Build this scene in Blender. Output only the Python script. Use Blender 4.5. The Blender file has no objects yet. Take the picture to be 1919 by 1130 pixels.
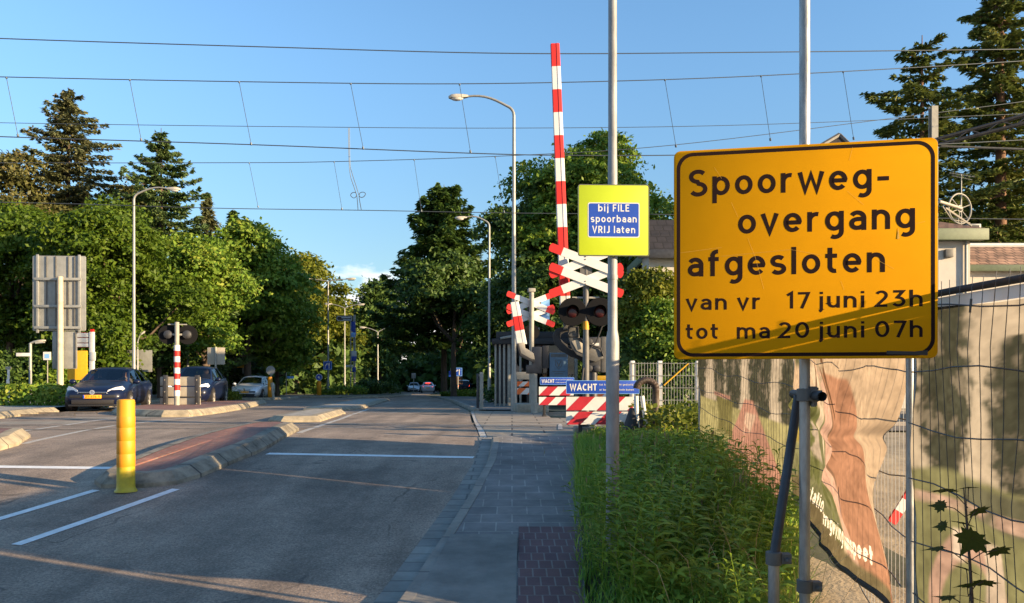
import bpy, bmesh, math, random
import numpy as np
from mathutils import Vector, Matrix, Euler, Quaternion
R = math.radians
sc = bpy.context.scene
C = sc.collection
# ------------------------------------------------------------------ camera, sky, sun, exposure
EYE = 1.6
FPX = 1478.0; HOR = 712.0
cd = bpy.data.cameras.new('camera'); cam = bpy.data.objects.new('camera', cd); C.objects.link(cam)
cam.location = (0, 0, EYE); cam.rotation_euler = (R(90), 0, 0)
cd.sensor_width = 36; cd.lens = 36*FPX/1919; cd.shift_y = (HOR-565)/1919
cd.clip_start = .05; cd.clip_end = 3000
sc.camera = cam
SUN_EL = R(12.0); SAZ = Vector((.925, -.38, 0)).normalized()
SDIR = Vector((SAZ.x*math.cos(SUN_EL), SAZ.y*math.cos(SUN_EL), math.sin(SUN_EL)))
w = bpy.data.worlds.new('World'); sc.world = w; w.use_nodes = True
nt = w.node_tree; nt.nodes.clear()
def wn(t, **k):
    n = nt.nodes.new(t)
    for a, b in k.items(): setattr(n, a, b)
    return n
sky = wn('ShaderNodeTexSky', sky_type='NISHITA', sun_disc=False, sun_elevation=SUN_EL, sun_rotation=math.atan2(SAZ.x, SAZ.y))
sky.air_density = 1.0; sky.dust_density = .3; sky.ozone_density = 2.2
hsv = wn('ShaderNodeHueSaturation'); hsv.inputs['Saturation'].default_value = 1.12; hsv.inputs['Value'].default_value = 1.55
bg = wn('ShaderNodeBackground'); bg.inputs['Strength'].default_value = .07
tc = wn('ShaderNodeTexCoord')
sep = wn('ShaderNodeSeparateXYZ')
nz = wn('ShaderNodeTexNoise'); nz.inputs['Scale'].default_value = 9.0; nz.inputs['Detail'].default_value = 7; nz.inputs['Roughness'].default_value = .55
mp = wn('ShaderNodeMapping'); mp.inputs['Scale'].default_value = (1, 1, 2.2); mp.inputs['Location'].default_value = (7.21, 4.0, 8.42)
el = wn('ShaderNodeMapRange'); el.inputs[1].default_value = .165; el.inputs[2].default_value = .10; el.inputs[3].default_value = -.3; el.inputs[4].default_value = .27
ad = wn('ShaderNodeMath', operation='ADD')
cr = wn('ShaderNodeMapRange'); cr.inputs[1].default_value = .60; cr.inputs[2].default_value = .76; cr.inputs[3].default_value = 0; cr.inputs[4].default_value = .85
mx = wn('ShaderNodeMix', data_type='RGBA'); mx.inputs[7].default_value = (8.2, 7.6, 7.6, 1)
out = wn('ShaderNodeOutputWorld')
L = nt.links.new
L(sky.outputs[0], hsv.inputs['Color']); L(tc.outputs['Generated'], sep.inputs[0]); L(tc.outputs['Generated'], mp.inputs[0]); L(mp.outputs[0], nz.inputs['Vector'])
L(sep.outputs[2], el.inputs[0]); L(nz.outputs[0], ad.inputs[0]); L(el.outputs[0], ad.inputs[1]); L(ad.outputs[0], cr.inputs[0])
gd = wn('ShaderNodeMapRange'); gd.inputs[1].default_value = 0; gd.inputs[2].default_value = .45; gd.inputs[3].default_value = .54; gd.inputs[4].default_value = 1.0; gd.interpolation_type = 'SMOOTHSTEP'
gm = wn('ShaderNodeVectorMath', operation='SCALE'); L(sep.outputs[2], gd.inputs[0]); L(hsv.outputs[0], gm.inputs[0]); L(gd.outputs[0], gm.inputs[3])
L(cr.outputs[0], mx.inputs[0]); L(gm.outputs[0], mx.inputs[6]); L(mx.outputs[2], bg.inputs[0]); L(bg.outputs[0], out.inputs[0])
sd = bpy.data.lights.new('sun', 'SUN'); sd.energy = 4.6; sd.angle = R(.5); sd.color = (1, .74, .44)
so = bpy.data.objects.new('sun', sd); C.objects.link(so); so.rotation_mode = 'QUATERNION'; so.rotation_quaternion = SDIR.to_track_quat('Z', 'Y')
so.location = (30, -10, 20)
sc.view_settings.view_transform = 'Standard'; sc.view_settings.look = 'None'; sc.view_settings.gamma = 1
sc.view_settings.exposure = 1.6

# ------------------------------------------------------------------ helpers
GP = [(-60, -.1), (0, 0), (4, .0), (5.6, .04), (7, .13), (8, .22), (9, .32), (10, .42), (11, .50), (12, .56), (13, .60), (15, .63), (22, .62), (26, .58), (40, .48), (52, .38), (80, .1), (119, -.25), (200, -.6), (400, -.8), (3000, -1.5)]
GX = np.array([a for a, b in GP]); GZ = np.array([b for a, b in GP])
def g(y): return float(np.interp(y, GX, GZ))
def W(u, v, D): return Vector(((u-959.5)/FPX*D, D, EYE-(v-HOR)/FPX*D))
def X(u, D): return (u-959.5)/FPX*D
def ZZ(v, D): return EYE-(v-HOR)/FPX*D
YS = np.concatenate([np.linspace(2, 60, 8000), np.linspace(60, 400, 8000)])
def G(u, v, up=0):
    k = (v-HOR)/FPX; d = EYE-np.interp(YS, GX, GZ)-up-k*YS
    y = float(YS[int(np.argmax(d <= 0))]); return (X(u, y), y)

class MB:
    def __init__(s): s.v = []; s.f = []; s.m = []
    def add(s, vs, fs, mi=0):
        o = len(s.v); s.v += [tuple(a) for a in vs]
        for f in fs: s.f.append(tuple(i+o for i in f)); s.m.append(mi)
        return s
    def box(s, x0, x1, y0, y1, z0, z1, mi=0, M=None):
        vs = [(x0,y0,z0),(x1,y0,z0),(x1,y1,z0),(x0,y1,z0),(x0,y0,z1),(x1,y0,z1),(x1,y1,z1),(x0,y1,z1)]
        if M is not None: vs = [M @ Vector(a) for a in vs]
        return s.add(vs, [(0,3,2,1),(4,5,6,7),(0,1,5,4),(1,2,6,5),(2,3,7,6),(3,0,4,7)], mi)
    def tube(s, pts, r, n=10, mi=0, caps=True):
        pts = [Vector(p) for p in pts]; k = len(pts)
        rs = r if isinstance(r, (list, tuple)) else [r]*k
        vs = []; fs = []; a = None
        for i, p in enumerate(pts):
            d = (pts[min(i+1, k-1)]-pts[max(i-1, 0)]).normalized()
            if a is None:
                a = d.orthogonal().normalized()
            a = (a-d*a.dot(d)).normalized(); b = d.cross(a)
            for j in range(n):
                t = 2*math.pi*j/n; vs.append(p+(a*math.cos(t)+b*math.sin(t))*rs[i])
        for i in range(k-1):
            for j in range(n):
                q = (j+1) % n; fs.append((i*n+j, i*n+q, (i+1)*n+q, (i+1)*n+j))
        if caps: fs.append(tuple(range(n-1, -1, -1))); fs.append(tuple((k-1)*n+j for j in range(n)))
        return s.add(vs, fs, mi)
    def cyl(s, p0, p1, r0, r1=None, n=14, mi=0, caps=True):
        return s.tube([p0, p1], [r0, r0 if r1 is None else r1], n, mi, caps)
    def lathe(s, prof, n=16, mi=0, c=(0,0,0), M=None):       # prof: (r,z) list
        vs = []; fs = []; k = len(prof)
        for r, z in prof:
            for j in range(n):
                t = 2*math.pi*j/n; p = Vector((c[0]+r*math.cos(t), c[1]+r*math.sin(t), c[2]+z)); vs.append(M @ p if M is not None else p)
        for i in range(k-1):
            for j in range(n):
                q = (j+1) % n; fs.append((i*n+j, i*n+q, (i+1)*n+q, (i+1)*n+j))
        fs.append(tuple(range(n-1, -1, -1))); fs.append(tuple((k-1)*n+j for j in range(n)))
        return s.add(vs, fs, mi)
    def prism(s, poly, y0, y1, mi=0, M=None):               # poly: (x,z), counter-clockwise seen from -y
        n = len(poly)
        vs = [Vector((x, y0, z)) for x, z in poly]+[Vector((x, y1, z)) for x, z in poly]
        if M is not None: vs = [M @ a for a in vs]
        fs = [tuple(range(n)), tuple(range(2*n-1, n-1, -1))]+[(i, i+n, (i+1) % n+n, (i+1) % n) for i in range(n)]
        return s.add(vs, fs, mi)
    def ball(s, c, r, mi=0, n=12, k=8):
        r = (r, r, r) if isinstance(r, (int, float)) else r
        vs = []; fs = []
        for i in range(k+1):
            a = math.pi*i/k-math.pi/2
            for j in range(n):
                t = 2*math.pi*j/n; vs.append((c[0]+r[0]*math.cos(a)*math.cos(t), c[1]+r[1]*math.cos(a)*math.sin(t), c[2]+r[2]*math.sin(a)))
        for i in range(k):
            for j in range(n):
                q = (j+1) % n; fs.append((i*n+j, i*n+q, (i+1)*n+q, (i+1)*n+j))
        return s.add(vs, fs, mi)
    def split(s):
        par = list(range(len(s.v)))
        def f(a):
            while par[a] != a: par[a] = par[par[a]]; a = par[a]
            return a
        for q in s.f:
            for k in q[1:]: par[f(k)] = f(q[0])
        G_ = {}
        for q, m in zip(s.f, s.m): G_.setdefault(f(q[0]), []).append((q, m))
        out = []
        for L_ in G_.values():
            ids = sorted({i for q, m in L_ for i in q}); mp_ = {a: b for b, a in enumerate(ids)}; o = MB(); o.v = [s.v[i] for i in ids]; o.f = [tuple(mp_[i] for i in q) for q, m in L_]; o.m = [m for q, m in L_]; out.append(o)
        return out
    def each(s, name, mats, parent=None, smooth=None, bevel=0): return [o.build(name, mats, parent, smooth, bevel) for o in s.split()]
    def build(s, name, mats, parent=None, smooth=None, bevel=0, loc=None):
        me = bpy.data.meshes.new(name); me.from_pydata(s.v, [], s.f)
        if not isinstance(mats, (list, tuple)): mats = [mats]
        for m in mats: me.materials.append(m)
        if len(mats) > 1: me.polygons.foreach_set('material_index', s.m)
        if bevel:
            bm = bmesh.new(); bm.from_mesh(me)
            ed = [e for e in bm.edges if len(e.link_faces) == 2 and e.calc_face_angle(0) > .5]
            bmesh.ops.bevel(bm, geom=ed, offset=bevel, segments=2, affect='EDGES', clamp_overlap=True, profile=.5)
            bm.to_mesh(me); bm.free(); smooth = smooth or 40
        me.update()
        if smooth is not None:
            me.polygons.foreach_set('use_smooth', [True]*len(me.polygons)); me.set_sharp_from_angle(angle=R(smooth))
        o = bpy.data.objects.new(name, me); C.objects.link(o)
        if parent is not None: o.parent = parent
        if loc is not None: o.location = loc
        return o
def tag(o, label, cat, group=None, kind=None):
    o['label'] = label; o['category'] = cat
    if group: o['group'] = group
    if kind: o['kind'] = kind
    return o
def thing(name, label, cat, loc=(0,0,0), rz=0, group=None):
    o = bpy.data.objects.new(name, None); C.objects.link(o); o.location = loc; o.rotation_euler = (0, 0, rz); o.empty_display_size = .2
    return tag(o, label, cat, group)
def kids(o): return [c for c in C.objects if c.parent == o]
def dup(o, loc=None, rz=None, label=None, scale=None, parent=None):
    c = o.copy(); C.objects.link(c)
    if parent is not None: c.parent = parent
    for k in kids(o): dup(k, parent=c)
    if loc is not None: c.location = loc
    if rz is not None: c.rotation_euler = (0, 0, rz)
    if scale is not None: c.scale = scale if isinstance(scale, (tuple, list)) else (scale,)*3
    if label: c['label'] = label
    return c
def struct(o): o['kind'] = 'structure'; return o
def rrect(x0, x1, z0, z1, r, n=5):
    p = []
    for cx, cz, a0 in ((x1-r, z0+r, -90), (x1-r, z1-r, 0), (x0+r, z1-r, 90), (x0+r, z0+r, 180)):
        for i in range(n+1):
            a = R(a0+90*i/n); p.append((cx+r*math.cos(a), cz+r*math.sin(a)))
    return p
def ring(mb, pa, pb, y, mi=0):                             # flat ring between two loops of equal count
    n = len(pa); vs = [(x, y, z) for x, z in pa]+[(x, y, z) for x, z in pb]
    return mb.add(vs, [(i, (i+1) % n, (i+1) % n+n, i+n) for i in range(n)], mi)

# ------------------------------------------------------------------ materials
def mat(name, col, rough=.6, metal=0, var=.0, scale=8, bump=0, bscale=60, spec=.5, coat=0, emit=None, stretch=None):
    m = bpy.data.materials.new(name); m.use_nodes = True; n = m.node_tree; b = n.nodes['Principled BSDF']
    b.inputs['Base Color'].default_value = (*col, 1); b.inputs['Roughness'].default_value = rough; b.inputs['Metallic'].default_value = metal
    b.inputs['Specular IOR Level'].default_value = spec
    if coat: b.inputs['Coat Weight'].default_value = coat; b.inputs['Coat Roughness'].default_value = .05
    t = n.nodes.new('ShaderNodeTexCoord'); src = t.outputs['Object']
    if stretch:
        mpn = n.nodes.new('ShaderNodeMapping'); mpn.inputs['Scale'].default_value = stretch; n.links.new(src, mpn.inputs[0]); src = mpn.outputs[0]
    if var:
        z = n.nodes.new('ShaderNodeTexNoise'); z.inputs['Scale'].default_value = scale; z.inputs['Detail'].default_value = 8; z.inputs['Roughness'].default_value = .65
        n.links.new(src, z.inputs['Vector'])
        r = n.nodes.new('ShaderNodeValToRGB'); e = r.color_ramp.elements
        e[0].position = .3; e[1].position = .7
        e[0].color = (*[c*(1-var) for c in col], 1); e[1].color = (*[min(1, c*(1+var)) for c in col], 1)
        n.links.new(z.outputs[0], r.inputs[0]); n.links.new(r.outputs[0], b.inputs['Base Color'])
    if bump:
        z2 = n.nodes.new('ShaderNodeTexNoise'); z2.inputs['Scale'].default_value = bscale; z2.inputs['Detail'].default_value = 5
        n.links.new(src, z2.inputs['Vector'])
        bp = n.nodes.new('ShaderNodeBump'); bp.inputs['Strength'].default_value = bump; bp.inputs['Distance'].default_value = .02
        n.links.new(z2.outputs[0], bp.inputs['Height']); n.links.new(bp.outputs[0], b.inputs['Normal'])
    if emit: b.inputs['Emission Color'].default_value = (*emit[0], 1); b.inputs['Emission Strength'].default_value = emit[1]
    return m
def leafmat(name, cols, trans=.35, rough=.55):
    m = bpy.data.materials.new(name); m.use_nodes = True; n = m.node_tree; n.nodes.clear()
    o = n.nodes.new('ShaderNodeOutputMaterial'); ge = n.nodes.new('ShaderNodeNewGeometry'); rp = n.nodes.new('ShaderNodeValToRGB')
    el = rp.color_ramp.elements
    while len(el) < len(cols): el.new(.5)
    for i, c in enumerate(cols): el[i].position = i/(len(cols)-1); el[i].color = (*c, 1)
    t = n.nodes.new('ShaderNodeTexCoord'); nz = n.nodes.new('ShaderNodeTexNoise'); nz.inputs['Scale'].default_value = .8; nz.inputs['Detail'].default_value = 2
    n.links.new(t.outputs['Object'], nz.inputs['Vector'])
    ad = n.nodes.new('ShaderNodeMath'); ad.operation = 'MULTIPLY_ADD'; ad.inputs[1].default_value = .55; 
    n.links.new(ge.outputs['Random Per Island'], ad.inputs[0])
    ml = n.nodes.new('ShaderNodeMath'); ml.operation = 'MULTIPLY_ADD'; ml.inputs[1].default_value = 1.3; ml.inputs[2].default_value = -.42
    n.links.new(nz.outputs[0], ml.inputs[0]); n.links.new(ml.outputs[0], ad.inputs[2]); n.links.new(ad.outputs[0], rp.inputs[0])
    p = n.nodes.new('ShaderNodeBsdfPrincipled'); p.inputs['Roughness'].default_value = rough; p.inputs['Specular IOR Level'].default_value = .25
    tr = n.nodes.new('ShaderNodeBsdfTranslucent'); ms = n.nodes.new('ShaderNodeMixShader'); ms.inputs[0].default_value = trans
    n.links.new(rp.outputs[0], p.inputs['Base Color']); n.links.new(rp.outputs[0], tr.inputs['Color'])
    n.links.new(p.outputs[0], ms.inputs[1]); n.links.new(tr.outputs[0], ms.inputs[2]); n.links.new(ms.outputs[0], o.inputs[0])
    return m
def brickmat(name, c1, c2, mortar, scale, bw, bh, rough=.8, ms=.01, var=.25, offset=.5, vary=2.0):
    m = bpy.data.materials.new(name); m.use_nodes = True; n = m.node_tree; b = n.nodes['Principled BSDF']; b.inputs['Roughness'].default_value = rough
    t = n.nodes.new('ShaderNodeTexCoord'); br = n.nodes.new('ShaderNodeTexBrick'); br.offset = offset
    br.inputs['Scale'].default_value = scale; br.inputs['Brick Width'].default_value = bw; br.inputs['Row Height'].default_value = bh; br.inputs['Mortar Size'].default_value = ms
    br.inputs['Color1'].default_value = (*c1, 1); br.inputs['Color2'].default_value = (*c2, 1); br.inputs['Mortar'].default_value = (*mortar, 1)
    n.links.new(t.outputs['Object'], br.inputs['Vector'])
    z = n.nodes.new('ShaderNodeTexNoise'); z.inputs['Scale'].default_value = vary; z.inputs['Detail'].default_value = 9; z.inputs['Roughness'].default_value = .7
    n.links.new(t.outputs['Object'], z.inputs['Vector'])
    r = n.nodes.new('ShaderNodeMapRange'); r.inputs[1].default_value = .3; r.inputs[2].default_value = .7; r.inputs[3].default_value = 1-var; r.inputs[4].default_value = 1+var
    n.links.new(z.outputs[0], r.inputs[0])
    mm = n.nodes.new('ShaderNodeVectorMath'); mm.operation = 'SCALE'; n.links.new(br.outputs[0], mm.inputs[0]); n.links.new(r.outputs[0], mm.inputs[3])
    n.links.new(mm.outputs[0], b.inputs['Base Color'])
    bp = n.nodes.new('ShaderNodeBump'); bp.inputs['Strength'].default_value = .5; bp.inputs['Distance'].default_value = .01; bp.invert = True
    n.links.new(br.outputs['Fac'], bp.inputs['Height']); n.links.new(bp.outputs[0], b.inputs['Normal'])
    return m
def asphaltmat(name, col):
    m = bpy.data.materials.new(name); m.use_nodes = True; n = m.node_tree; b = n.nodes['Principled BSDF']; b.inputs['Roughness'].default_value = .85
    N = n.nodes.new; l = n.links.new
    t = N('ShaderNodeTexCoord')
    def noise(s, d=6, r=.6, vec=None):
        z = N('ShaderNodeTexNoise'); z.inputs['Scale'].default_value = s; z.inputs['Detail'].default_value = d; z.inputs['Roughness'].default_value = r; l(vec or t.outputs['Object'], z.inputs['Vector']); return z.outputs[0]
    def mr(i, a, bb, c, d):
        q = N('ShaderNodeMapRange'); q.inputs[1].default_value = a; q.inputs[2].default_value = bb; q.inputs[3].default_value = c; q.inputs[4].default_value = d; l(i, q.inputs[0]); return q.outputs[0]
    mp2 = N('ShaderNodeMapping'); mp2.inputs['Scale'].default_value = (1.6, .22, 1); mp2.inputs['Rotation'].default_value = (0, 0, R(-5)); l(t.outputs['Object'], mp2.inputs[0])
    f1 = mr(noise(.9, 7, .7), .32, .68, .60, 1.32); f2 = mr(noise(1.3, 3, .5, mp2.outputs[0]), .35, .7, .72, 1.22)
    f3 = mr(noise(42, 4, .8), .3, .7, .42, 1.65)
    vo = N('ShaderNodeTexVoronoi'); vo.inputs['Scale'].default_value = 55; l(t.outputs['Object'], vo.inputs['Vector'])
    f4 = mr(vo.outputs['Distance'], .0, .45, 1.35, .92)
    # cracks: thin lines of a warped large voronoi, broken up by noise
    wv = N('ShaderNodeVectorMath'); wv.operation = 'ADD'; nc = N('ShaderNodeTexNoise'); nc.inputs['Scale'].default_value = 1.4; l(t.outputs['Object'], nc.inputs['Vector'])
    l(t.outputs['Object'], wv.inputs[0]); l(nc.outputs['Color'], wv.inputs[1])
    ve = N('ShaderNodeTexVoronoi'); ve.feature = 'DISTANCE_TO_EDGE'; ve.inputs['Scale'].default_value = .42; l(wv.outputs[0], ve.inputs['Vector'])
    ck = mr(ve.outputs['Distance'], .004, .012, 1, 0); br = mr(noise(1.1, 4), .50, .58, 0, .42)
    cm = N('ShaderNodeMath'); cm.operation = 'MULTIPLY'; l(ck, cm.inputs[0]); l(br, cm.inputs[1])
    inv = N('ShaderNodeMath'); inv.operation = 'SUBTRACT'; inv.inputs[0].default_value = 1; l(cm.outputs[0], inv.inputs[1])
    # oil stains and a rubbed patch, each with a place and size of its own
    facs = [f1, f2, f3, f4, inv.outputs[0]]
    for (sx_, sy_, rx_, ry_, amt) in ((-2.0, 9.6, .75, 1.5, .45), (-1.9, 7.4, .5, .8, .30), (-2.6, 12.6, .5, 1.2, .25), (-1.6, 6.3, .35, .5, .25)):
        sp = N('ShaderNodeMapping'); sp.vector_type = 'POINT'; sp.inputs['Location'].default_value = (-sx_/rx_, -sy_/ry_, 0); sp.inputs['Scale'].default_value = (1/rx_, 1/ry_, 0); l(t.outputs['Object'], sp.inputs[0])
        wz = N('ShaderNodeVectorMath'); wz.operation = 'LENGTH'; l(sp.outputs[0], wz.inputs[0]); nn_ = noise(4, 6, .75)
        am = N('ShaderNodeMath'); am.operation = 'MULTIPLY_ADD'; am.inputs[1].default_value = 1.6; l(nn_, am.inputs[0]); l(wz.outputs['Value'], am.inputs[2])
        facs.append(mr(am.outputs[0], .9, 1.9, 1-amt, 1))
    cur = None
    for f in facs:
        if cur is None: cur = f
        else:
            q = N('ShaderNodeMath'); q.operation = 'MULTIPLY'; l(cur, q.inputs[0]); l(f, q.inputs[1]); cur = q.outputs[0]
    s = N('ShaderNodeVectorMath'); s.operation = 'SCALE'; s.inputs[0].default_value = col; l(cur, s.inputs[3]); l(s.outputs[0], b.inputs['Base Color'])
    bp = N('ShaderNodeBump'); bp.inputs['Strength'].default_value = .35; bp.inputs['Distance'].default_value = .006; l(vo.outputs['Distance'], bp.inputs['Height']); l(bp.outputs[0], b.inputs['Normal'])
    return m
def glassmat(name, col=(.02,.03,.04), alpha=.55):
    m = bpy.data.materials.new(name); m.use_nodes = True; n = m.node_tree; n.nodes.clear()
    o = n.nodes.new('ShaderNodeOutputMaterial'); gl = n.nodes.new('ShaderNodeBsdfGlossy'); gl.inputs['Roughness'].default_value = .03; gl.inputs['Color'].default_value = (.9, .95, 1, 1)
    tr = n.nodes.new('ShaderNodeBsdfTransparent'); tr.inputs['Color'].default_value = (alpha, alpha*1.02, alpha*1.05, 1)
    fr = n.nodes.new('ShaderNodeFresnel'); fr.inputs['IOR'].default_value = 1.5; ms = n.nodes.new('ShaderNodeMixShader')
    n.links.new(fr.outputs[0], ms.inputs[0]); n.links.new(tr.outputs[0], ms.inputs[1]); n.links.new(gl.outputs[0], ms.inputs[2]); n.links.new(ms.outputs[0], o.inputs[0])
    return m
M = {}
M['asphalt'] = asphaltmat('asphalt', (.255, .195, .145))
M['earth'] = mat('earth', (.10, .095, .05), .95, var=.6, scale=.7, bump=.4, bscale=12)
M['sand'] = mat('sand', (.36, .27, .16), .95, var=.35, scale=3, bump=.5, bscale=30)
M['concrete'] = mat('concrete', (.27, .25, .20), .85, var=.28, scale=5, bump=.25, bscale=50)
M['kerb'] = brickmat('kerb', (.27, .245, .20), (.22, .20, .17), (.10, .095, .085), 1, 40, 1.0, ms=.012, var=.35)
M['wornconcrete'] = mat('worn_concrete', (.30, .28, .24), .9, var=.45, scale=4, bump=.4, bscale=40)
M['gutter'] = brickmat('gutter', (.25, .235, .20), (.19, .18, .16), (.12, .115, .10), 1, 1.0, .24, ms=.012, var=.35)
M['tile'] = brickmat('tile', (.185, .172, .155), (.145, .135, .125), (.27, .25, .215), 1, .30, .30, ms=.007, var=.55, offset=.5, vary=1.3)
M['slab'] = mat('slab', (.20, .19, .165), .85, var=.35, scale=2.2, bump=.2, bscale=90)
M['redbrick'] = brickmat('red_paver', (.15, .075, .07), (.115, .06, .062), (.20, .17, .15), 1, .105, .21, ms=.006, var=.3, offset=.5)
M['redtop'] = brickmat('red_island_paver', (.235, .10, .075), (.17, .08, .062), (.20, .14, .11), 1, .21, .105, ms=.008, var=.3)
M['crossslab'] = brickmat('crossing_slab', (.30, .26, .20), (.25, .215, .17), (.07, .06, .05), 1, 1.2, .72, ms=.018, var=.3)
M['white_paint'] = mat('white_road_paint', (.72, .72, .70), .7, var=.16, scale=14)
M['worn_paint'] = mat('worn_road_paint', (.42, .40, .36), .8, var=.4, scale=18)
M['rail'] = mat('rail_steel', (.32, .28, .25), .35, .9, var=.3, scale=8)
M['dark'] = mat('dark_rubber', (.022, .022, .024), .7, var=.25, scale=12)
M['black'] = mat('black_paint', (.018, .016, .016), .5)
M['signback'] = mat('black_backing', (.008, .008, .009), .9, spec=.15)
M['yellow'] = mat('yellow_sign_sheet', (.56, .255, .003), .75, var=.06, scale=3, spec=.04)
M['yellowedge'] = mat('yellow_rim', (.62, .34, .015), .4, var=.1, scale=8)
M['scratch'] = mat('scratch', (.68, .38, .05), .5)
M['brown_ink'] = mat('dark_lettering', (.016, .006, .005), .8, spec=.15)
M['fluo'] = mat('fluorescent_yellow_green', (.40, .50, .004), .5, var=.04, scale=5)
M['blue'] = mat('sign_blue', (.008, .055, .36), .45, var=.08, scale=4)
M['bluelit'] = mat('pale_blue', (.20, .42, .75), .4)
M['white'] = mat('white_sheet', (.62, .61, .58), .45, var=.08, scale=6)
M['red'] = mat('red_sheet', (.52, .012, .008), .6, var=.10, scale=5)
M['darkred'] = mat('dark_red_sheet', (.42, .018, .03), .45, var=.15, scale=5)
M['orange'] = mat('orange_sheet', (.80, .16, .03), .5, var=.1)
M['galv'] = mat('galvanised_steel', (.25, .255, .25), .6, .3, var=.35, scale=9, bump=.08, bscale=40, stretch=(1, 1, .35))
M['tube'] = mat('scaffold_tube', (.30, .30, .29), .48, .7, var=.45, scale=14, bump=.1, bscale=60, stretch=(1, 1, .3))
M['greypost'] = mat('grey_post', (.27, .26, .22), .6, var=.2, scale=7)
M['creampole'] = mat('cream_pole', (.44, .37, .27), .6, var=.15, scale=5)
M['alu'] = mat('aluminium_back', (.26, .265, .25), .55, .25, var=.14, scale=5)
M['alucream'] = mat('cream_board', (.36, .32, .25), .6, var=.15, scale=4)
M['darkmetal'] = mat('dark_metal', (.045, .046, .05), .5, .3, var=.3, scale=9)
M['midmetal'] = mat('mid_grey_metal', (.10, .098, .092), .6, .1, var=.25, scale=8)
M['lens'] = mat('red_lens', (.030, .002, .003), .35)
M['wire'] = mat('wire', (.07, .085, .10), .5, .6)
M['flexyellow'] = mat('yellow_plastic', (.55, .26, .005), .6, var=.06, scale=6)
M['flexband'] = mat('yellow_reflective_band', (.57, .235, .005), .55, var=.05, scale=20)
M['flexfoot'] = mat('greenish_yellow_foot', (.42, .32, .012), .5, var=.2, scale=9)  # bollard foot: greener and more mottled than the tube above
M['brown'] = mat('brown_sign', (.06, .03, .018), .5)
M['pipe'] = mat('brown_pipe', (.055, .035, .024), .6, var=.35, scale=20)
M['lampgrey'] = mat('lamp_grey', (.26, .26, .24), .45, .2, var=.15, scale=7)
M['lampglass'] = mat('lamp_glass', (.55, .55, .52), .2)
M['lamphead'] = mat('lamp_housing', (.42, .39, .32), .5, var=.12)
M['wallwhite'] = mat('white_render', (.50, .46, .40), .9, var=.08, scale=2, bump=.1)
M['fascia'] = mat('green_fascia', (.12, .15, .085), .6, var=.15)
M['rooftile'] = brickmat('roof_tile', (.21, .115, .075), (.16, .09, .06), (.05, .03, .02), 1, .34, .30, var=.4, ms=.03)
M['roofdark'] = brickmat('dark_roof_tile', (.026, .022, .024), (.018, .016, .018), (.012, .01, .01), 1, .34, .30, var=.4, ms=.03)
M['window'] = glassmat('window_glass', alpha=.25)
M['bark'] = mat('bark', (.085, .06, .042), .95, var=.5, scale=6, bump=.8, bscale=20, stretch=(1, 1, .25))
M['barkpine'] = mat('pine_bark', (.16, .09, .055), .95, var=.5, scale=6, bump=.8, bscale=20, stretch=(1, 1, .25))
LF = {
 'bright': leafmat('leaf_bright', [(0.0321, 0.0629, 0.0068), (0.0596, 0.1112, 0.0086), (0.0963, 0.1547, 0.0116), (0.1375, 0.1836, 0.0194)], .38),
 'oak': leafmat('leaf_oak', [(0.0574, 0.1114, 0.0162), (0.1034, 0.1924, 0.0203), (0.1722, 0.2531, 0.0284), (0.2756, 0.3038, 0.0446)], .32),
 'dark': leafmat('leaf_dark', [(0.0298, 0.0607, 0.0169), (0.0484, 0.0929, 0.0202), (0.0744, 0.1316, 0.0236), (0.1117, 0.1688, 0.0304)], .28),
 'spruce': leafmat('needle_spruce', [(0.046, 0.084, 0.0354), (0.0766, 0.1326, 0.0442), (0.1226, 0.1812, 0.0575), (0.1915, 0.221, 0.0751)], .15),
 'fir': leafmat('needle_fir', [(0.055, 0.0823, 0.0239), (0.0942, 0.1271, 0.0299), (0.1491, 0.1794, 0.0389), (0.2355, 0.2317, 0.0598)], .25),
 'grey': leafmat('needle_grey', [(0.063, 0.077, 0.0336), (0.098, 0.112, 0.0476), (0.14, 0.147, 0.0644), (0.182, 0.161, 0.077)], .15),
 'pine': leafmat('needle_pine', [(.045,.055,.014), (.075,.08,.020), (.105,.10,.03), (.15,.115,.04)], .15),
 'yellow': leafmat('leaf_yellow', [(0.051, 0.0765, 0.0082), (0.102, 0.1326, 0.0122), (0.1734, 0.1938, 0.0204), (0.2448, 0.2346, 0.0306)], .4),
 'weed': leafmat('leaf_weed', [(0.0891, 0.1534, 0.0191), (0.1781, 0.2813, 0.032), (0.3115, 0.4315, 0.0448), (0.534, 0.5434, 0.0959)], .35),
 'grass': leafmat('grass_blade', [(0.0777, 0.1711, 0.0276), (0.1484, 0.2898, 0.0386), (0.2651, 0.4002, 0.0607), (0.6007, 0.5244, 0.1656)], .35),
 'maple': leafmat('leaf_maple', [(.022,.05,.008), (.035,.07,.010), (.055,.07,.014), (.08,.06,.016)], .45),
}
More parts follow.
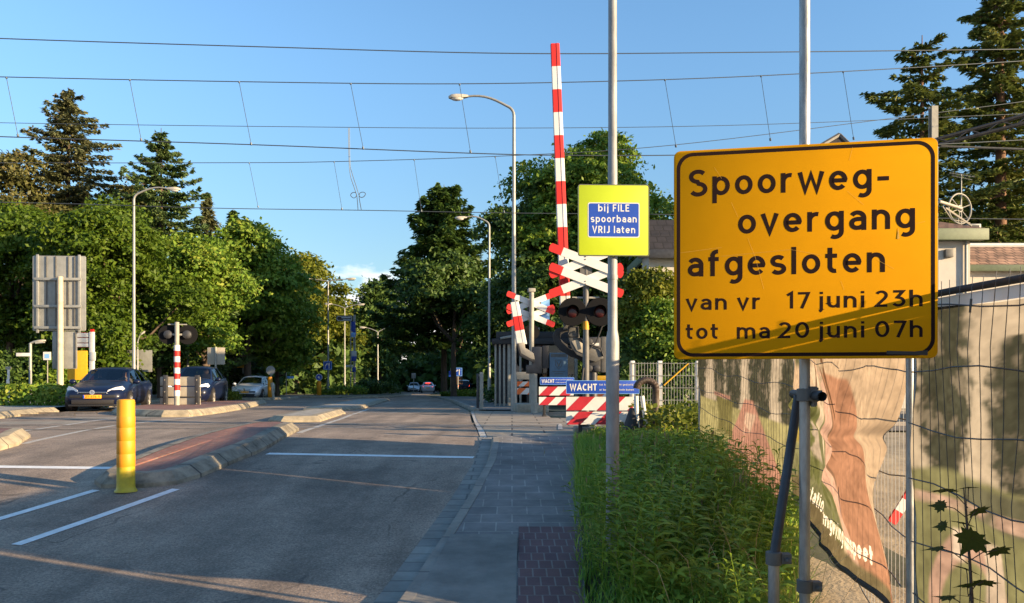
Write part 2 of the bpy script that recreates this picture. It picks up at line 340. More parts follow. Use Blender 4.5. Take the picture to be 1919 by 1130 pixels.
# ------------------------------------------------------------------ stroke lettering
def arc(cx, cy, rx, ry, a0, a1, n=14):
    return [(cx+rx*math.cos(R(a0+(a1-a0)*i/n)), cy+ry*math.sin(R(a0+(a1-a0)*i/n))) for i in range(n+1)]
h_ = .085; XH = .72; XC = XH-h_
O_ = arc(.31, .36, .225, .275, 90, 450, 24)
GL = {
 'o': (.62, [O_]), 'p': (.62, [O_, [(h_, XH), (h_, -.28)]]), 'b': (.62, [O_, [(h_, 1), (h_, 0)]]), 'd': (.62, [O_, [(.62-h_, 1), (.62-h_, 0)]]),
 'g': (.62, [O_, [(.535, XH), (.535, -.02)]+arc(.33, -.02, .205, .20, 0, -125, 10)[1:]]),
 'a': (.56, [arc(.27, .44, .205, .195, 150, 0, 12)+[(.475, 0)], [(.47, .40), (.27, .40)]+arc(.25, .24, .165, .155, 90, 270, 10)+[(.34, .09), (.47, .17)]]),
 'e': (.62, [[(.09, .36), (.52, .36)]+arc(.31, .36, .225, .275, 8, 318, 22)]),
 'c': (.55, [arc(.31, .36, .225, .275, 48, 312, 18)]),
 'r': (.42, [[(h_, XH), (h_, 0)], [(h_, .40)]+arc(.31, .40, .225, .235, 160, 75, 8)]),
 'n': (.59, [[(h_, XH), (h_, 0)], [(h_, .40)]+arc(.295, .42, .21, .215, 170, 0, 10)+[(.505, 0)]]),
 'm': (.95, [[(h_, XH), (h_, 0)], [(h_, .40)]+arc(.28, .44, .195, .195, 170, 0, 10)+[(.475, 0)], [(.475, .40)]+arc(.67, .44, .195, .195, 170, 0, 10)+[(.865, 0)]]),
 'u': (.59, [[(h_, XH), (h_, .30)]+arc(.295, .30, .21, .215, 180, 350, 10), [(.505, XH), (.505, 0)]]),
 'h': (.59, [[(h_, 1), (h_, 0)], [(h_, .40)]+arc(.295, .42, .21, .215, 170, 0, 10)+[(.505, 0)]]),
 'v': (.58, [[(.06, XH), (.29, .03), (.52, XH)]]), 'w': (.86, [[(.06, XH), (.24, .03), (.43, .62), (.62, .03), (.80, XH)]]),
 's': (.52, [arc(.26, .50, .185, .145, 35, 270, 12)[:-1]+arc(.26, .21, .19, .140, 90, -150, 12)]),
 'S': (.66, [arc(.33, .735, .245, .19, 35, 265, 12)+arc(.33, .27, .25, .20, 85, -150, 14)]),
 'l': (.20, [[(.10, 1), (.10, 0)]]), 't': (.40, [[(.15, .93), (.15, .24)]+arc(.31, .245, .16, .16, 190, 285, 6), [(.0, XC), (.38, XC)]]),
 'f': (.40, [[(.15, 0), (.15, .76)]+arc(.31, .755, .16, .16, 170, 80, 6), [(.0, XC), (.36, XC)]]),
 'i': (.20, [[(.10, XH), (.10, 0)], [(.10, .98), (.10, .84)]]), 'j': (.26, [[(.16, XH), (.16, -.06)]+arc(.02, -.06, .14, .15, 0, -70, 6), [(.16, .98), (.16, .84)]]),
 'k': (.54, [[(h_, 1), (h_, 0)], [(.49, .69), (.13, .32)], [(.24, .42), (.50, .02)]]),
 '-': (.42, [[(.03, .36), (.39, .36)]]), '.': (.18, [[(.09, 0), (.09, .15)]]), ':': (.18, [[(.09, 0), (.09, .15)], [(.09, .45), (.09, .60)]]),
 '1': (.36, [[(.03, .80), (.24, .95), (.24, 0)]]), '7': (.56, [[(.03, .915), (.51, .915), (.20, 0)]]),
 '2': (.60, [arc(.29, .70, .215, .215, 155, -20, 12)+[(.44, .52), (.08, .085), (.55, .085)]]),
 '3': (.60, [[(.06, .915), (.48, .915), (.24, .56)]+arc(.28, .315, .235, .23, 85, -150, 14)]),
 '0': (.66, [arc(.33, .5, .245, .415, 90, 450, 24)]), '4': (.62, [[(.43, 0), (.43, .98), (.05, .26), (.60, .26)]]),
 '6': (.60, [arc(.30, .30, .215, .215, 90, 450, 18), [(.40, .97), (.12, .44)]]), '8': (.6, [arc(.3, .73, .19, .185, 90, 450, 16), arc(.3, .28, .22, .2, 90, 450, 16)]),
 '5': (.58, [[(.50, .915), (.12, .915), (.10, .53)]+arc(.28, .32, .225, .235, 120, -150, 14)]),
 'F': (.52, [[(h_, 0), (h_, .915), (.50, .915)], [(h_, .49), (.44, .49)]]), 'E': (.54, [[(.52, .085), (h_, .085), (h_, .915), (.52, .915)], [(h_, .5), (.46, .5)]]),
 'I': (.2, [[(.1, 1), (.1, 0)]]), 'L': (.5, [[(h_, 1), (h_, .085), (.48, .085)]]), 'V': (.68, [[(.06, 1), (.34, .03), (.62, 1)]]), 'J': (.46, [[(.36, 1), (.36, .25)]+arc(.20, .25, .16, .165, 0, -140, 8)]),
 'R': (.62, [[(h_, 0), (h_, .915), (.30, .915)]+arc(.30, .69, .21, .225, 90, -90, 10)+[(h_, .465)], [(.30, .465), (.56, 0)]]),
 'W': (.98, [[(.06, 1), (.27, .04), (.49, .9), (.71, .04), (.92, 1)]]), 'A': (.70, [[(.05, 0), (.35, .97), (.65, 0)], [(.14, .29), (.56, .29)]]),
 'C': (.64, [arc(.36, .5, .27, .415, 50, 310, 20)]), 'H': (.66, [[(h_, 1), (h_, 0)], [(.575, 1), (.575, 0)], [(h_, .5), (.575, .5)]]), 'T': (.58, [[(.0, .915), (.58, .915)], [(.29, .91), (.29, 0)]]),
 'Z': (.58, [[(.04, .915), (.52, .915), (.06, .085), (.55, .085)]]), 'N': (.66, [[(h_, 0), (h_, 1), (.575, 0), (.575, 1)]]), 'M': (.8, [[(h_, 0), (h_, 1), (.4, .3), (.715, 1), (.715, 0)]]),
 'y': (.58, [[(.06, XH), (.30, .05)], [(.52, XH), (.2, -.28)]]), 'z': (.5, [[(.04, XC), (.44, XC), (.06, .085), (.46, .085)]]),
 'P': (.6, [[(h_, 0), (h_, .915), (.30, .915)]+arc(.30, .67, .21, .245, 90, -90, 10)+[(h_, .425)]]), 'B': (.6, [arc(.28, .7, .2, .215, 90, -90, 8)+[(h_, .485), (h_, .915), (.28, .915)], [(h_, .47), (.3, .47)]+arc(.3, .28, .21, .2, 90, -90, 8)+[(h_, .08), (h_, .5)]]),
}
def textw(t, gap=.16, space=.42):
    w = 0
    for ch in t: w += space if ch == ' ' else GL[ch][0]+gap
    return w-gap
def ribbons(t, stroke=.17, gap=.16, space=.42):
    out = []; x = 0
    for ch in t:
        if ch == ' ': x += space; continue
        for pl in GL[ch][1]:
            p = [(a+x, b) for a, b in pl]; closed = math.hypot(p[0][0]-p[-1][0], p[0][1]-p[-1][1]) < 1e-4 and len(p) > 4
            if closed: p = p[:-1]
            n = len(p); lr = []
            for i in range(n):
                a = p[(i-1) % n] if closed or i > 0 else None; b = p[(i+1) % n] if closed or i < n-1 else None
                def nrm(q, s):
                    d = (s[0]-q[0], s[1]-q[1]); l = math.hypot(*d) or 1; return (-d[1]/l, d[0]/l)
                if a is None: m = nrm(p[i], b)
                elif b is None: m = nrm(a, p[i])
                else:
                    n1 = nrm(a, p[i]); n2 = nrm(p[i], b); m = (n1[0]+n2[0], n1[1]+n2[1]); l = math.hypot(*m) or 1; m = (m[0]/l, m[1]/l)
                    c = max(.45, m[0]*n1[0]+m[1]*n1[1]); m = (m[0]/c, m[1]/c)
                lr.append(((p[i][0]+m[0]*stroke/2, p[i][1]+m[1]*stroke/2), (p[i][0]-m[0]*stroke/2, p[i][1]-m[1]*stroke/2)))
            out.append((lr, closed))
        x += GL[ch][0]+gap
    return out
def put_text(mb, t, x, z, h, y, width=None, align='l', stroke=.17, gap=.16, space=.42, mi=0, fn=None):
    """h: cap height; writes in the plane y (towards -y); width squeezes it to fit; fn maps (x,z,lift) to a point"""
    wd = textw(t, gap, space); sx = h if width is None else width/wd
    if align == 'c': x -= wd*sx/2
    for k, (lr, closed) in enumerate(ribbons(t, stroke, gap, space)):
        lift = .00012*(k % 3); vs = []
        for l, r in lr:
            for q in (l, r):
                px, pz = x+q[0]*sx, z+q[1]*h
                vs.append(fn(px, pz, lift) if fn else (px, y-lift, pz))
        n = len(lr); fs = [(2*i, 2*i+1, 2*i+3, 2*i+2) for i in range(n-1)]
        if closed: fs.append((2*n-2, 2*n-1, 1, 0))
        mb.add(vs, fs, mi)
def rotz_to(nx, ny): return math.atan2(nx, -ny)           # rotation so that local -y looks along (nx,ny)
# ================================================================== THE SETTING
def curve(pts):                                            # polyline (x,y) -> x at y
    ys = [p[1] for p in pts]; xs = [p[0] for p in pts]
    return lambda y: float(np.interp(y, ys, xs))
def strip(name, fl, fr, y0, y1, off, m, step=.5, nx=6, parent=None, zf=None):
    n = max(2, int((y1-y0)/step)+1); mb = MB(); vs = []; fs = []
    for i in range(n):
        y = y0+(y1-y0)*i/(n-1); a, b = fl(y), fr(y)
        for j in range(nx+1):
            x = a+(b-a)*j/nx; vs.append((x, y, g(y)+off+(zf(x, y) if zf else 0)))
    for i in range(n-1):
        for j in range(nx): k = i*(nx+1)+j; fs.append((k, k+1, k+nx+2, k+nx+1))
    mb.add(vs, fs); return mb.build(name, m, parent, 60)
def cst(v): return lambda y: v
# ground: one sheet to the horizon
mb = MB(); ys = list(np.concatenate([np.arange(-60, 0, 4), np.arange(0, 60, .5), np.arange(60, 200, 5), np.arange(200, 1300, 100)])); xs = [-900, -400, -150, -60, -30, -15, -8, -4, -2, 0, 1, 2, 3, 4, 6, 10, 20, 40, 90, 200, 500, 900]
vs = [(x, y, g(y)-.05-(0.0 if y < 300 else .2)) for y in ys for x in xs]; k = len(xs)
mb.add(vs, [(i*k+j, i*k+j+1, (i+1)*k+j+1, (i+1)*k+j) for i in range(len(ys)-1) for j in range(k-1)]); struct(mb.build('ground', M['earth'], None, 60))
KR = curve([(-1.4, -8), (-1.15, 2), (-.84, 5.5), (-.73, 6.8), (-.53, 8.8), (-.39, 10.6), (-.38, 12.5), (-.50, 14.5), (-.83, 18.5), (-1.31, 26), (-3.25, 42), (-7.85, 73), (-11, 119), (-20, 250)])
LK = curve([(-14, -10), (-13, 10), (-12.9, 20), (-14.2, 25), (-19, 45), (-24, 75), (-30, 119), (-34, 250)])
PRt = curve([(.3, -8), (.35, 2), (.51, 5.5), (.65, 7.4), (.9, 10.6), (1.2, 14.7), (2.2, 18)])
struct(strip('road', LK, lambda y: KR(y)-.12, -8, 250, 0, M['asphalt'], .5, 12))
# gutter, kerb and pavement on the right
struct(strip('gutter', lambda y: KR(y)-.13, lambda y: KR(y)+.06, 0, 13.6, .006, M['gutter'], .25, 1))
def kerbline(name, f, y0, y1, wd, h, m, side=1, step=.3, slope=.03):
    n = int((y1-y0)/step)+1; mb = MB(); vs = []; fs = []
    for i in range(n):
        y = y0+(y1-y0)*i/(n-1); x = f(y); z = g(y)
        for dx, dz in ((0, -.06), (0, h*.3), (slope*side, h), (wd*side, h), (wd*side, -.06)): vs.append((x+dx, y, z+dz))
    for i in range(n-1):
        for j in range(4): q = (i*5+j, i*5+j+1, (i+1)*5+j+1, (i+1)*5+j); fs.append(q if side < 0 else q[::-1])
    fs.append((0, 1, 2, 3, 4)); fs.append(tuple((n-1)*5+j for j in (4, 3, 2, 1, 0)))
    mb.add(vs, fs); return struct(mb.build(name, m, None, 35))
kerbline('kerb', lambda y: KR(y)+.06, 0, 12.9, .12, .075, M['kerb'])
PL = lambda y: KR(y)+.165
struct(strip('pavement', PL, PRt, 0, 13.1, .07, M['tile'], .3, 4))
struct(strip('pavement_slab', lambda y: PL(y)+.005, lambda y: .03+.012*(y-5.5), 3, 7.0, .074, M['slab'], .3, 2, zf=lambda x, y: .028*max(0, (y-6.0))))
struct(strip('red_paving', lambda y: .04+.012*(y-5.5), lambda y: PRt(y)-.02, 3, 7.35, .074, M['redbrick'], .3, 2))
struct(strip('pavement', lambda y: KR(y)+.25, lambda y: KR(y)+2.6, 25.6, 60, .05, M['tile'], 1, 3))
kerbline('kerb', lambda y: KR(y)+.05, 25.6, 60, .16, .09, M['kerb'])
# verge and sandy ground beyond the fence
struct(strip('verge', PRt, cst(3.2), -6, 13.6, .03, M['earth'], .4, 5, zf=lambda x, y: .03*math.sin(x*3+y*1.7)))
struct(strip('sand', lambda y: min(2.6, max(1.75, .365*y)), cst(9), -2, 14, .025, M['sand'], .5, 6, zf=lambda x, y: .05*math.sin(x*1.3+y*.9)+.02*math.sin(x*5)))
# railway: crossing panels, rails, ballast either side
TA = R(6.2)
def tr(s, t, z=0, c=17.0): # s along track to the right, t across (away)
    return (s*math.cos(TA)-t*math.sin(TA), c+s*math.sin(TA)+t*math.cos(TA), z)
def tz(y): return g(min(max(y, 13), 26))
for cy in (17.0, 23.4):
    mb = MB()
    for a, b, zz in ((-11.6, -9.6, .004),):
        n = 12; P = []
        for i in range(n+1):
            s = a+(b-a)*i/n
            for t in (-2.6, 2.6):
                p = tr(s, t, 0, cy); P.append((p[0], p[1], g(p[1])+zz+.002))
        mb.add(P, [(2*i, 2*i+2, 2*i+3, 2*i+1) for i in range(n)])
    struct(mb.build('crossing_slab', M['crossslab'], None))
    for t in (-.7175, .7175):
        mb = MB(); n = 60
        for i in range(n):
            s0 = -60+120*i/n; s1 = s0+2
            if cy > 20 and -13 < s0 < -7.5: continue
            p0 = tr(s0, t, 0, cy); p1 = tr(s1, t, 0, cy); z0 = tz(p0[1]); z1 = tz(p1[1]); inroad = -13 < s0 < 1.2
            top = .014 if inroad else .06
            a = Vector((-math.sin(TA), math.cos(TA), 0))
            for (u0, u1, zt, mi) in ((-.035, .035, top, 0), (.035, .095, .0125, 1)):
                if mi == 1 and not inroad: continue
                q = [Vector((p0[0], p0[1], z0+zt))+a*u0, Vector((p1[0], p1[1], z1+zt))+a*u0, Vector((p1[0], p1[1], z1+zt))+a*u1, Vector((p0[0], p0[1], z0+zt))+a*u1]
                qb = [v-Vector((0, 0, .12)) for v in q]
                mb.add(q+qb, [(0, 1, 2, 3), (0, 4, 5, 1), (1, 5, 6, 2), (2, 6, 7, 3), (3, 7, 4, 0)], mi)
        struct(mb.build('rail', [M['rail'], M['dark']], None))
M['ballast'] = mat('ballast', (.17, .14, .11), .95, var=.6, scale=22, bump=.9, bscale=25)
for a, b in ((2.35, 60), (-60, -13.2)):
    mb = MB(); n = 30; P = []
    for i in range(n+1):
        s = a+(b-a)*i/n
        for t in (-2.4, 9.2):
            p = tr(s, t); P.append((p[0], p[1], tz(p[1])-.02))
    mb.add(P, [(2*i, 2*i+2, 2*i+3, 2*i+1) for i in range(n)]); struct(mb.build('ballast', M['ballast'], None))
struct(strip('crossing_pavement', lambda y: KR(y)+.02, lambda y: PRt(min(y, 16))+(.3 if y < 20 else -.6), 13.12, 25.6, .009, M['crossslab'], .3, 3))
struct(strip('verge', lambda y: -30+0*y, lambda y: -14.2-.03*(y-76), 76.5, 130, .03, M['earth'], 3, 4))
# painted markings
def mark(pts, wd, m, off=.005, name='road_marking'):
    mb = MB(); P = []
    dense = []
    for (a, b) in zip(pts[:-1], pts[1:]):
        n = max(2, int(math.dist(a, b)/.4))
        for i in range(n): dense.append((a[0]+(b[0]-a[0])*i/n, a[1]+(b[1]-a[1])*i/n))
    dense.append(pts[-1]); k = len(dense)
    for i in range(k):
        a = dense[max(i-1, 0)]; b = dense[min(i+1, k-1)]; d = Vector((b[0]-a[0], b[1]-a[1])).normalized(); n = Vector((-d.y, d.x))*wd/2
        x, y = dense[i]
        for s in (1, -1): P.append((x+n.x*s, y+n.y*s, g(y+n.y*s)+off))
    mb.add(P, [(2*i, 2*i+1, 2*i+3, 2*i+2) for i in range(k-1)]); return struct(mb.build(name, m, None))
mark([G(30, 1022), G(330, 917)], .11, M['white_paint'])
mark([G(-60, 990), G(180, 919)], .11, M['white_paint'])
mark([(-3.55, 11.45), (-.54, 11.1)], .16, M['white_paint'])
mark([(-11.5, 10.7), (-5.15, 10.3)], .16, M['white_paint'])
mark([(-.42, 12.6), (-.83, 18.5), (-1.25, 25)], .12, M['worn_paint'])
mark([G(45, 832), G(220, 797), G(372, 781)], .12, M['worn_paint'])
mark([G(-60, 822), G(60, 806), G(190, 787), G(240, 781)], .12, M['worn_paint'])
mark([G(560, 812), G(640, 785), G(690, 767)], .12, M['worn_paint'])
mark([(-.35, 16.2), (1.05, 17.2), (.93, 15.2)], .09, M['worn_paint'], .016)
mark([(-.5, 13.25), (1.3, 13.55)], .10, M['worn_paint'], .016)
mark([G(-60, 768), (-12, 36)], .14, M['worn_paint'])
mark([(-9.6, 38.0), (-3.2, 37.2)], .3, M['worn_paint'])
mark([(-15, 42.0), (-8.6, 39.5)], .2, M['worn_paint'])
# islands with sloping kerbs
def island(name, pts, h, wd, top, kerbm, ins=.17):
    n = len(pts); cx = sum(p[0] for p in pts)/n; cy = sum(p[1] for p in pts)/n
    # densify
    D = []
    for i in range(n):
        a, b = pts[i], pts[(i+1) % n]; k = max(1, int(math.dist(a, b)/.5))
        for j in range(k): D.append((a[0]+(b[0]-a[0])*j/k, a[1]+(b[1]-a[1])*j/k))
    for _ in range(0):
        D = [((D[i-1][0]+2*D[i][0]+D[(i+1) % len(D)][0])/4, (D[i-1][1]+2*D[i][1]+D[(i+1) % len(D)][1])/4) for i in range(len(D))]
    k = len(D); nrm = []
    ar = sum(D[i][0]*D[(i+1) % k][1]-D[(i+1) % k][0]*D[i][1] for i in range(k)); sg = 1 if ar > 0 else -1
    for i in range(k):
        a, b = D[i-1], D[(i+1) % k]; d = Vector((b[0]-a[0], b[1]-a[1])).normalized(); nrm.append(Vector((-d.y, d.x))*sg)
    rings = []
    for off, hh in ((0, -.05), (.005, h*.30), (ins*.78, h*.97), (ins, h), (ins+.11, h+.003)):
        rings.append([(D[i][0]+nrm[i].x*off, D[i][1]+nrm[i].y*off, g(D[i][1])+hh) for i in range(k)])
    mb = MB(); mb.add([v for r in rings for v in r], [(a*k+i, a*k+(i+1) % k, (a+1)*k+(i+1) % k, (a+1)*k+i) for a in range(len(rings)-1) for i in range(k)])
    o = mb.build(name, kerbm, None, 18); o.data.flip_normals() if sg < 0 else None
    struct(o)
    r = rings[-1]; mb = MB(); q = [(v[0], v[1], v[2]-.003) for v in r]; mb.add(q+[(cx, cy, g(cy)+h)], [(i, (i+1) % k, k) for i in range(k)]); t = mb.build(name+'_top', top, None); struct(t)
M['islandkerb'] = brickmat('island_kerb', (.30, .255, .175), (.24, .205, .145), (.09, .075, .05), 1, 30, .75, ms=.014, var=.45, vary=4)
I1 = [(-4.78, 9.17), (-4.3, 9.2), (-3.98, 9.36), (-3.84, 9.75), (-3.70, 11.4), (-3.72, 12.2), (-4.08, 15.1), (-4.4, 15.45), (-4.95, 15.4), (-5.12, 14.9), (-5.10, 12.5), (-5.05, 10), (-4.98, 9.4)]
I2 = [(-4.45, 18.3), (-4.85, 23.0), (-5.2, 23.6), (-6.0, 23.5), (-6.05, 22.6), (-5.75, 18.6), (-5.3, 18.1)]
I3 = [(-5.6, 25.9), (-5.35, 28.5), (-6.9, 44.5), (-7.6, 45), (-8.4, 42), (-7.0, 26.4)]
M['stainshadekerb'] = brickmat('stained_shaded_kerb', (.20, .175, .13), (.15, .135, .105), (.05, .045, .04), 1, 30, .75, ms=.014, var=.75, vary=3)  # near island kerb: tyre dirt and shade both darkened into its colour
island('median_kerb', I1, .165, 1, M['redtop'], M['stainshadekerb'])
island('median_kerb', I2, .14, 1, M['wornconcrete'], M['islandkerb'])
island('median_kerb', I3, .11, 1, M['wornconcrete'], M['islandkerb'])
island('median_kerb', [(-7.62, 11.7), (-7.7, 12.3), (-8.3, 13.6), (-9.6, 13.8), (-9.6, 12.3), (-8.8, 11.2), (-8.2, 11)], .17, 1, M['redtop'], M['islandkerb'])
island('median_kerb', [(-11.9, 23.4), (-11.2, 22.3), (-10.3, 21.3), (-9.2, 20.7), (-8.55, 20.9), (-8.5, 22.2), (-9.6, 28.5), (-11.2, 36), (-12.6, 36), (-12.9, 28), (-12.4, 25)], .18, 1, M['redtop'], M['islandkerb'])
island('median_kerb', [(-17, 46), (-14.5, 45.5), (-13.6, 47), (-14, 52), (-17.5, 53)], .14, 1, M['earth'], M['islandkerb'])
island('median_kerb', [(-14.8, 55), (-9.2, 54.5), (-8.6, 58), (-9.4, 74), (-13, 76), (-16, 70)], .16, 1, M['earth'], M['islandkerb'])
kerbline('kerb', lambda y: LK(y), 14, 24.5, .5, .16, M['islandkerb'], side=-1, slope=.16)
struct(strip('pavement', lambda y: LK(y)-7, lambda y: LK(y)-.5, 10, 70, .13, M['wornconcrete'], 1, 4))
kerbline('kerb', lambda y: LK(y), 26.5, 70, .3, .13, M['islandkerb'], side=-1, slope=.1)
struct(strip('verge', lambda y: KR(y)+2.6, lambda y: KR(y)+30, 25.8, 130, -.01, M['earth'], 2, 6))
# tar-filled tracks and skid stains: thin dark strips
M['tar'] = mat('bitumen_patch', (.030, .030, .033), .75, var=.4, scale=14)
rnd = random.Random(5)
# ================================================================== NEAR OBJECTS
# ---- big yellow text sign on its scaffold posts
xl, xr = X(1263, 3.72), X(1758, 3.50); SW = math.hypot(xr-xl, .22); SH = 390/FPX*3.72
sgn = thing('text_sign', 'large yellow board with black lettering and border, clamped to a steel tube', 'road sign', (xl, 3.72, ZZ(673.5, 3.72)), math.atan2(-.22, xr-xl))
o = MB().prism(rrect(0, SW, 0, SH, .03), .0, .028).build('panel', M['yellow'], sgn, bevel=.004)
mb = MB(); ring(mb, rrect(.0125, SW-.0125, .012, SH-.012, .075, 8), rrect(.029, SW-.029, .0285, SH-.0285, .060, 8), -.0004); mb.build('border', M['brown_ink'], sgn)
mb = MB()
def sx(px): q = (px-80)/1220; return q/(.941+.059*q)*SW
def line(words, base, cap, st, gap=.16):
    for t, a, b in words: put_text(mb, t, sx(a), SH*(1-base), cap*SH, -.0004, sx(b)-sx(a), stroke=st, gap=gap)
line([('Spoorweg-', 148, 1078)], .222, .128, .155)
line([('overgang', 375, 1195)], .409, .128, .155)
line([('afgesloten', 143, 1056)], .605, .128, .155)
line([('van', 135, 325), ('vr', 372, 482), ('17', 600, 706), ('juni', 745, 962), ('23h', 1008, 1230)], .765, .077, .150)
line([('tot', 135, 285), ('ma', 370, 524), ('20', 562, 706), ('juni', 745, 962), ('07h', 1008, 1230)], .904, .077, .150)
mb.build('lettering', M['brown_ink'], sgn)
mb = MB(); mb.prism([(sx(1062), .019), (sx(1180), .015), (sx(1252), .013), (sx(1252), .036), (sx(1190), .030), (sx(1062), .034)], -.0012, -.0006); mb.build('sticker', M['black'], sgn)
mb = MB(); rnd = random.Random(4)
for (a, b, c, d) in ((345, 330, 375, 400), (420, 500, 455, 590), (455, 590, 495, 740), (110, 560, 300, 540), (300, 582, 620, 560), (620, 560, 760, 590), (905, 100, 890, 160), (880, 300, 955, 365), (850, 710, 865, 750), (265, 160, 300, 215), (1195, 460, 1240, 452), (1020, 620, 1095, 660)):
    x0, z0, x1, z1 = sx(a), SH*(1-(b-75)/990), sx(c), SH*(1-(d-75)/990); L_ = math.hypot(x1-x0, z1-z0); nx, nz_ = -(z1-z0)/L_*.0009, (x1-x0)/L_*.0009
    mb.add([(x0, -.0009, z0), (x1, -.0009, z1), (x1+nx, -.0009, z1+nz_), (x0+nx, -.0009, z0+nz_)], [(0, 1, 2, 3)])
mb.prism([(sx(1110), SH*.545), (sx(1122), SH*.545), (sx(1116), SH*.595)], -.0012, -.0009); mb.each('scratch', M['scratch'], sgn)
mb = MB()
for z in (SH*.22, SH*.8): mb.box(.05, SW-.05, .029, .05, z-.02, z+.02)
mb.each('back_rail', M['alu'], sgn)
P0 = Vector((X(1508, 3.72), 3.72, 0))
st = thing('sign_post', 'tall scaffold tube post with clamps and slanting brace holding up the yellow board', 'post', (P0.x, 3.72, -.05))
MB().cyl((0, 0, 0), (0, 0, 4.6), .0245, n=16).build('upright_tube', M['tube'], st, 50)
def clamp(par, z, x=0, y=0, s=1):
    mb = MB(); mb.lathe([(.031*s, -.03), (.036*s, -.028), (.036*s, .028), (.031*s, .03)], 16, c=(x, y, z)); mb.box(x+.03*s, x+.075*s, y-.022, y+.022, z-.022, z+.022); mb.cyl((x+.055*s, y-.05, z), (x+.055*s, y+.03, z), .008, n=8); mb.lathe([(.014, 0), (.014, .012)], 6, c=(x+.055*s, y-.035, z-.006))
    return mb.build('clamp', M['midmetal'], par, 40)
clamp(st, ZZ(1098, 3.72)+.05, 0, 0); clamp(st, ZZ(740, 3.72)+.05)
mb = MB(); zt = ZZ(742, 3.72)+.05; c = X(1541, 3.6)-P0.x
mb.tube([(c+.0, .25, zt+.005), (c, -.12, zt)], .022, 16, caps=False); mb.tube([(c, -.12, zt), (c, .24, zt)], .018, 16, caps=False)
mb.build('tube_stub', M['darkmetal'], st, 50)
mb = MB(); mb.lathe([(.024, -.012), (.031, -.01), (.031, .01), (.024, .012)], 14, c=(0, 0, 0), M=Matrix.Translation((c, -.02, zt)) @ Matrix.Rotation(R(90), 4, 'X')); mb.box(c-.02, c+.012, -.03, 0, zt+.025, zt+.045); mb.box(c-.012, c+.012, -.03, 0, zt-.045, zt-.025)
mb.cyl((c+.022, -.015, zt+.034), (c-.05, -.015, zt+.034), .006, n=8); mb.cyl((c-.002, -.02, zt-.05), (c-.002, -.02, zt-.036), .013, n=8); mb.build('clamp', M['midmetal'], st, 40)
a = W(1496, 742, 3.9); b = W(1450, 1046, 3.62); off = Vector((P0.x, 3.72, -.05))
MB().cyl(a-off, b-off, .0225, n=14).build('brace_tube', M['darkmetal'], st, 50)
mb = MB(); q = b-off; mb.cyl(q+Vector((0, 0, .01)), (q.x, q.y, 0), .0255, n=14); mb.build('stub_tube', M['tube'], st, 50)
clamp(st, q.z, q.x, q.y, 1.0)
# ---- yellow-green notice on the tall galvanised pole
D1 = 6.65; px = X(1148, D1)
gp = thing('lamp_mast', 'tall galvanised pole rising from the weeds in front of the red and white barricades', 'pole', (px, D1, g(D1)))
z0 = g(D1)
MB().lathe([(.056, 0), (.056, ZZ(642, D1)-z0), (.053, ZZ(632, D1)-z0), (.0415, ZZ(618, D1)-z0), (.040, ZZ(300, D1)-z0), (.037, ZZ(298, D1)-z0), (.036, 6.4)], 20).build('shaft', M['galv'], gp, 40)
mb = MB(); mb.lathe([(.045, -.02), (.046, .0), (.045, .02)], 18, c=(0, 0, ZZ(520, D1)-z0)); mb.build('band', M['galv'], gp, 40)
hs = .2985
ns = thing('notice_sign', 'square fluorescent yellow-green board with a blue notice about queues in its middle', 'road sign', (px, D1-.075, ZZ(416, D1)), R(2))
MB().prism(rrect(-hs, hs, -hs, hs, .02), 0, .022).build('panel', M['fluo'], ns, bevel=.003)
mb = MB(); ring(mb, rrect(-hs+.001, hs-.001, -hs+.001, hs-.001, .02), rrect(-hs+.007, hs-.007, -hs+.007, hs-.007, .016), -.001); mb.build('rim', M['midmetal'], ns)
mb = MB(); mb.prism(rrect(-.217, .217, -.145, .147, .018), -.0012, -.0004); mb.build('white_edge', M['white'], ns)
MB().prism(rrect(-.209, .209, -.137, .139, .013), -.0022, -.0014).build('blue_plate', M['blue'], ns)
mb = MB()
for t, z, wd in (('bij FILE', .072, .262), ('spoorbaan', -.018, .385), ('VRIJ laten', -.108, .36)): put_text(mb, t, -wd/2, z, .060, -.0026, wd, stroke=.150, gap=.17, space=.40)
mb.build('lettering', M['white'], ns)
mb = MB()
for z in (-.18, .18): mb.box(-.25, .25, .023, .04, z-.015, z+.015); mb.lathe([(.042, -.012), (.046, -.01), (.046, .01), (.042, .012)], 16, c=(0, .078, z))
mb.each('bracket', M['galv'], ns)
# ---- yellow bollard
bx, by = G(236, 921)
bo = thing('bollard', 'tall yellow reflective plastic bollard standing in front of the red paved island nose', 'bollard', (bx, by, g(by)))
bh = (921-748)/FPX*by
MB().lathe([(.125, 0), (.122, .012), (.105, .03), (.098, .06), (.096, .28)], 24).build('foot', M['flexfoot'], bo, 40)
MB().lathe([(.096, .28), (.096, bh-.035), (.092, bh-.012), (.080, bh-.002), (.03, bh)], 24).build('tube', M['flexyellow'], bo, 40)
for i, (a, b) in enumerate(((.29, .43), (.435, .58), (.585, .73), (.735, .86))): MB().lathe([(.0965, a), (.0985, a+.004), (.0985, b-.006), (.0965, b)], 24).build('reflective_band', M['flexband'], bo, 40)

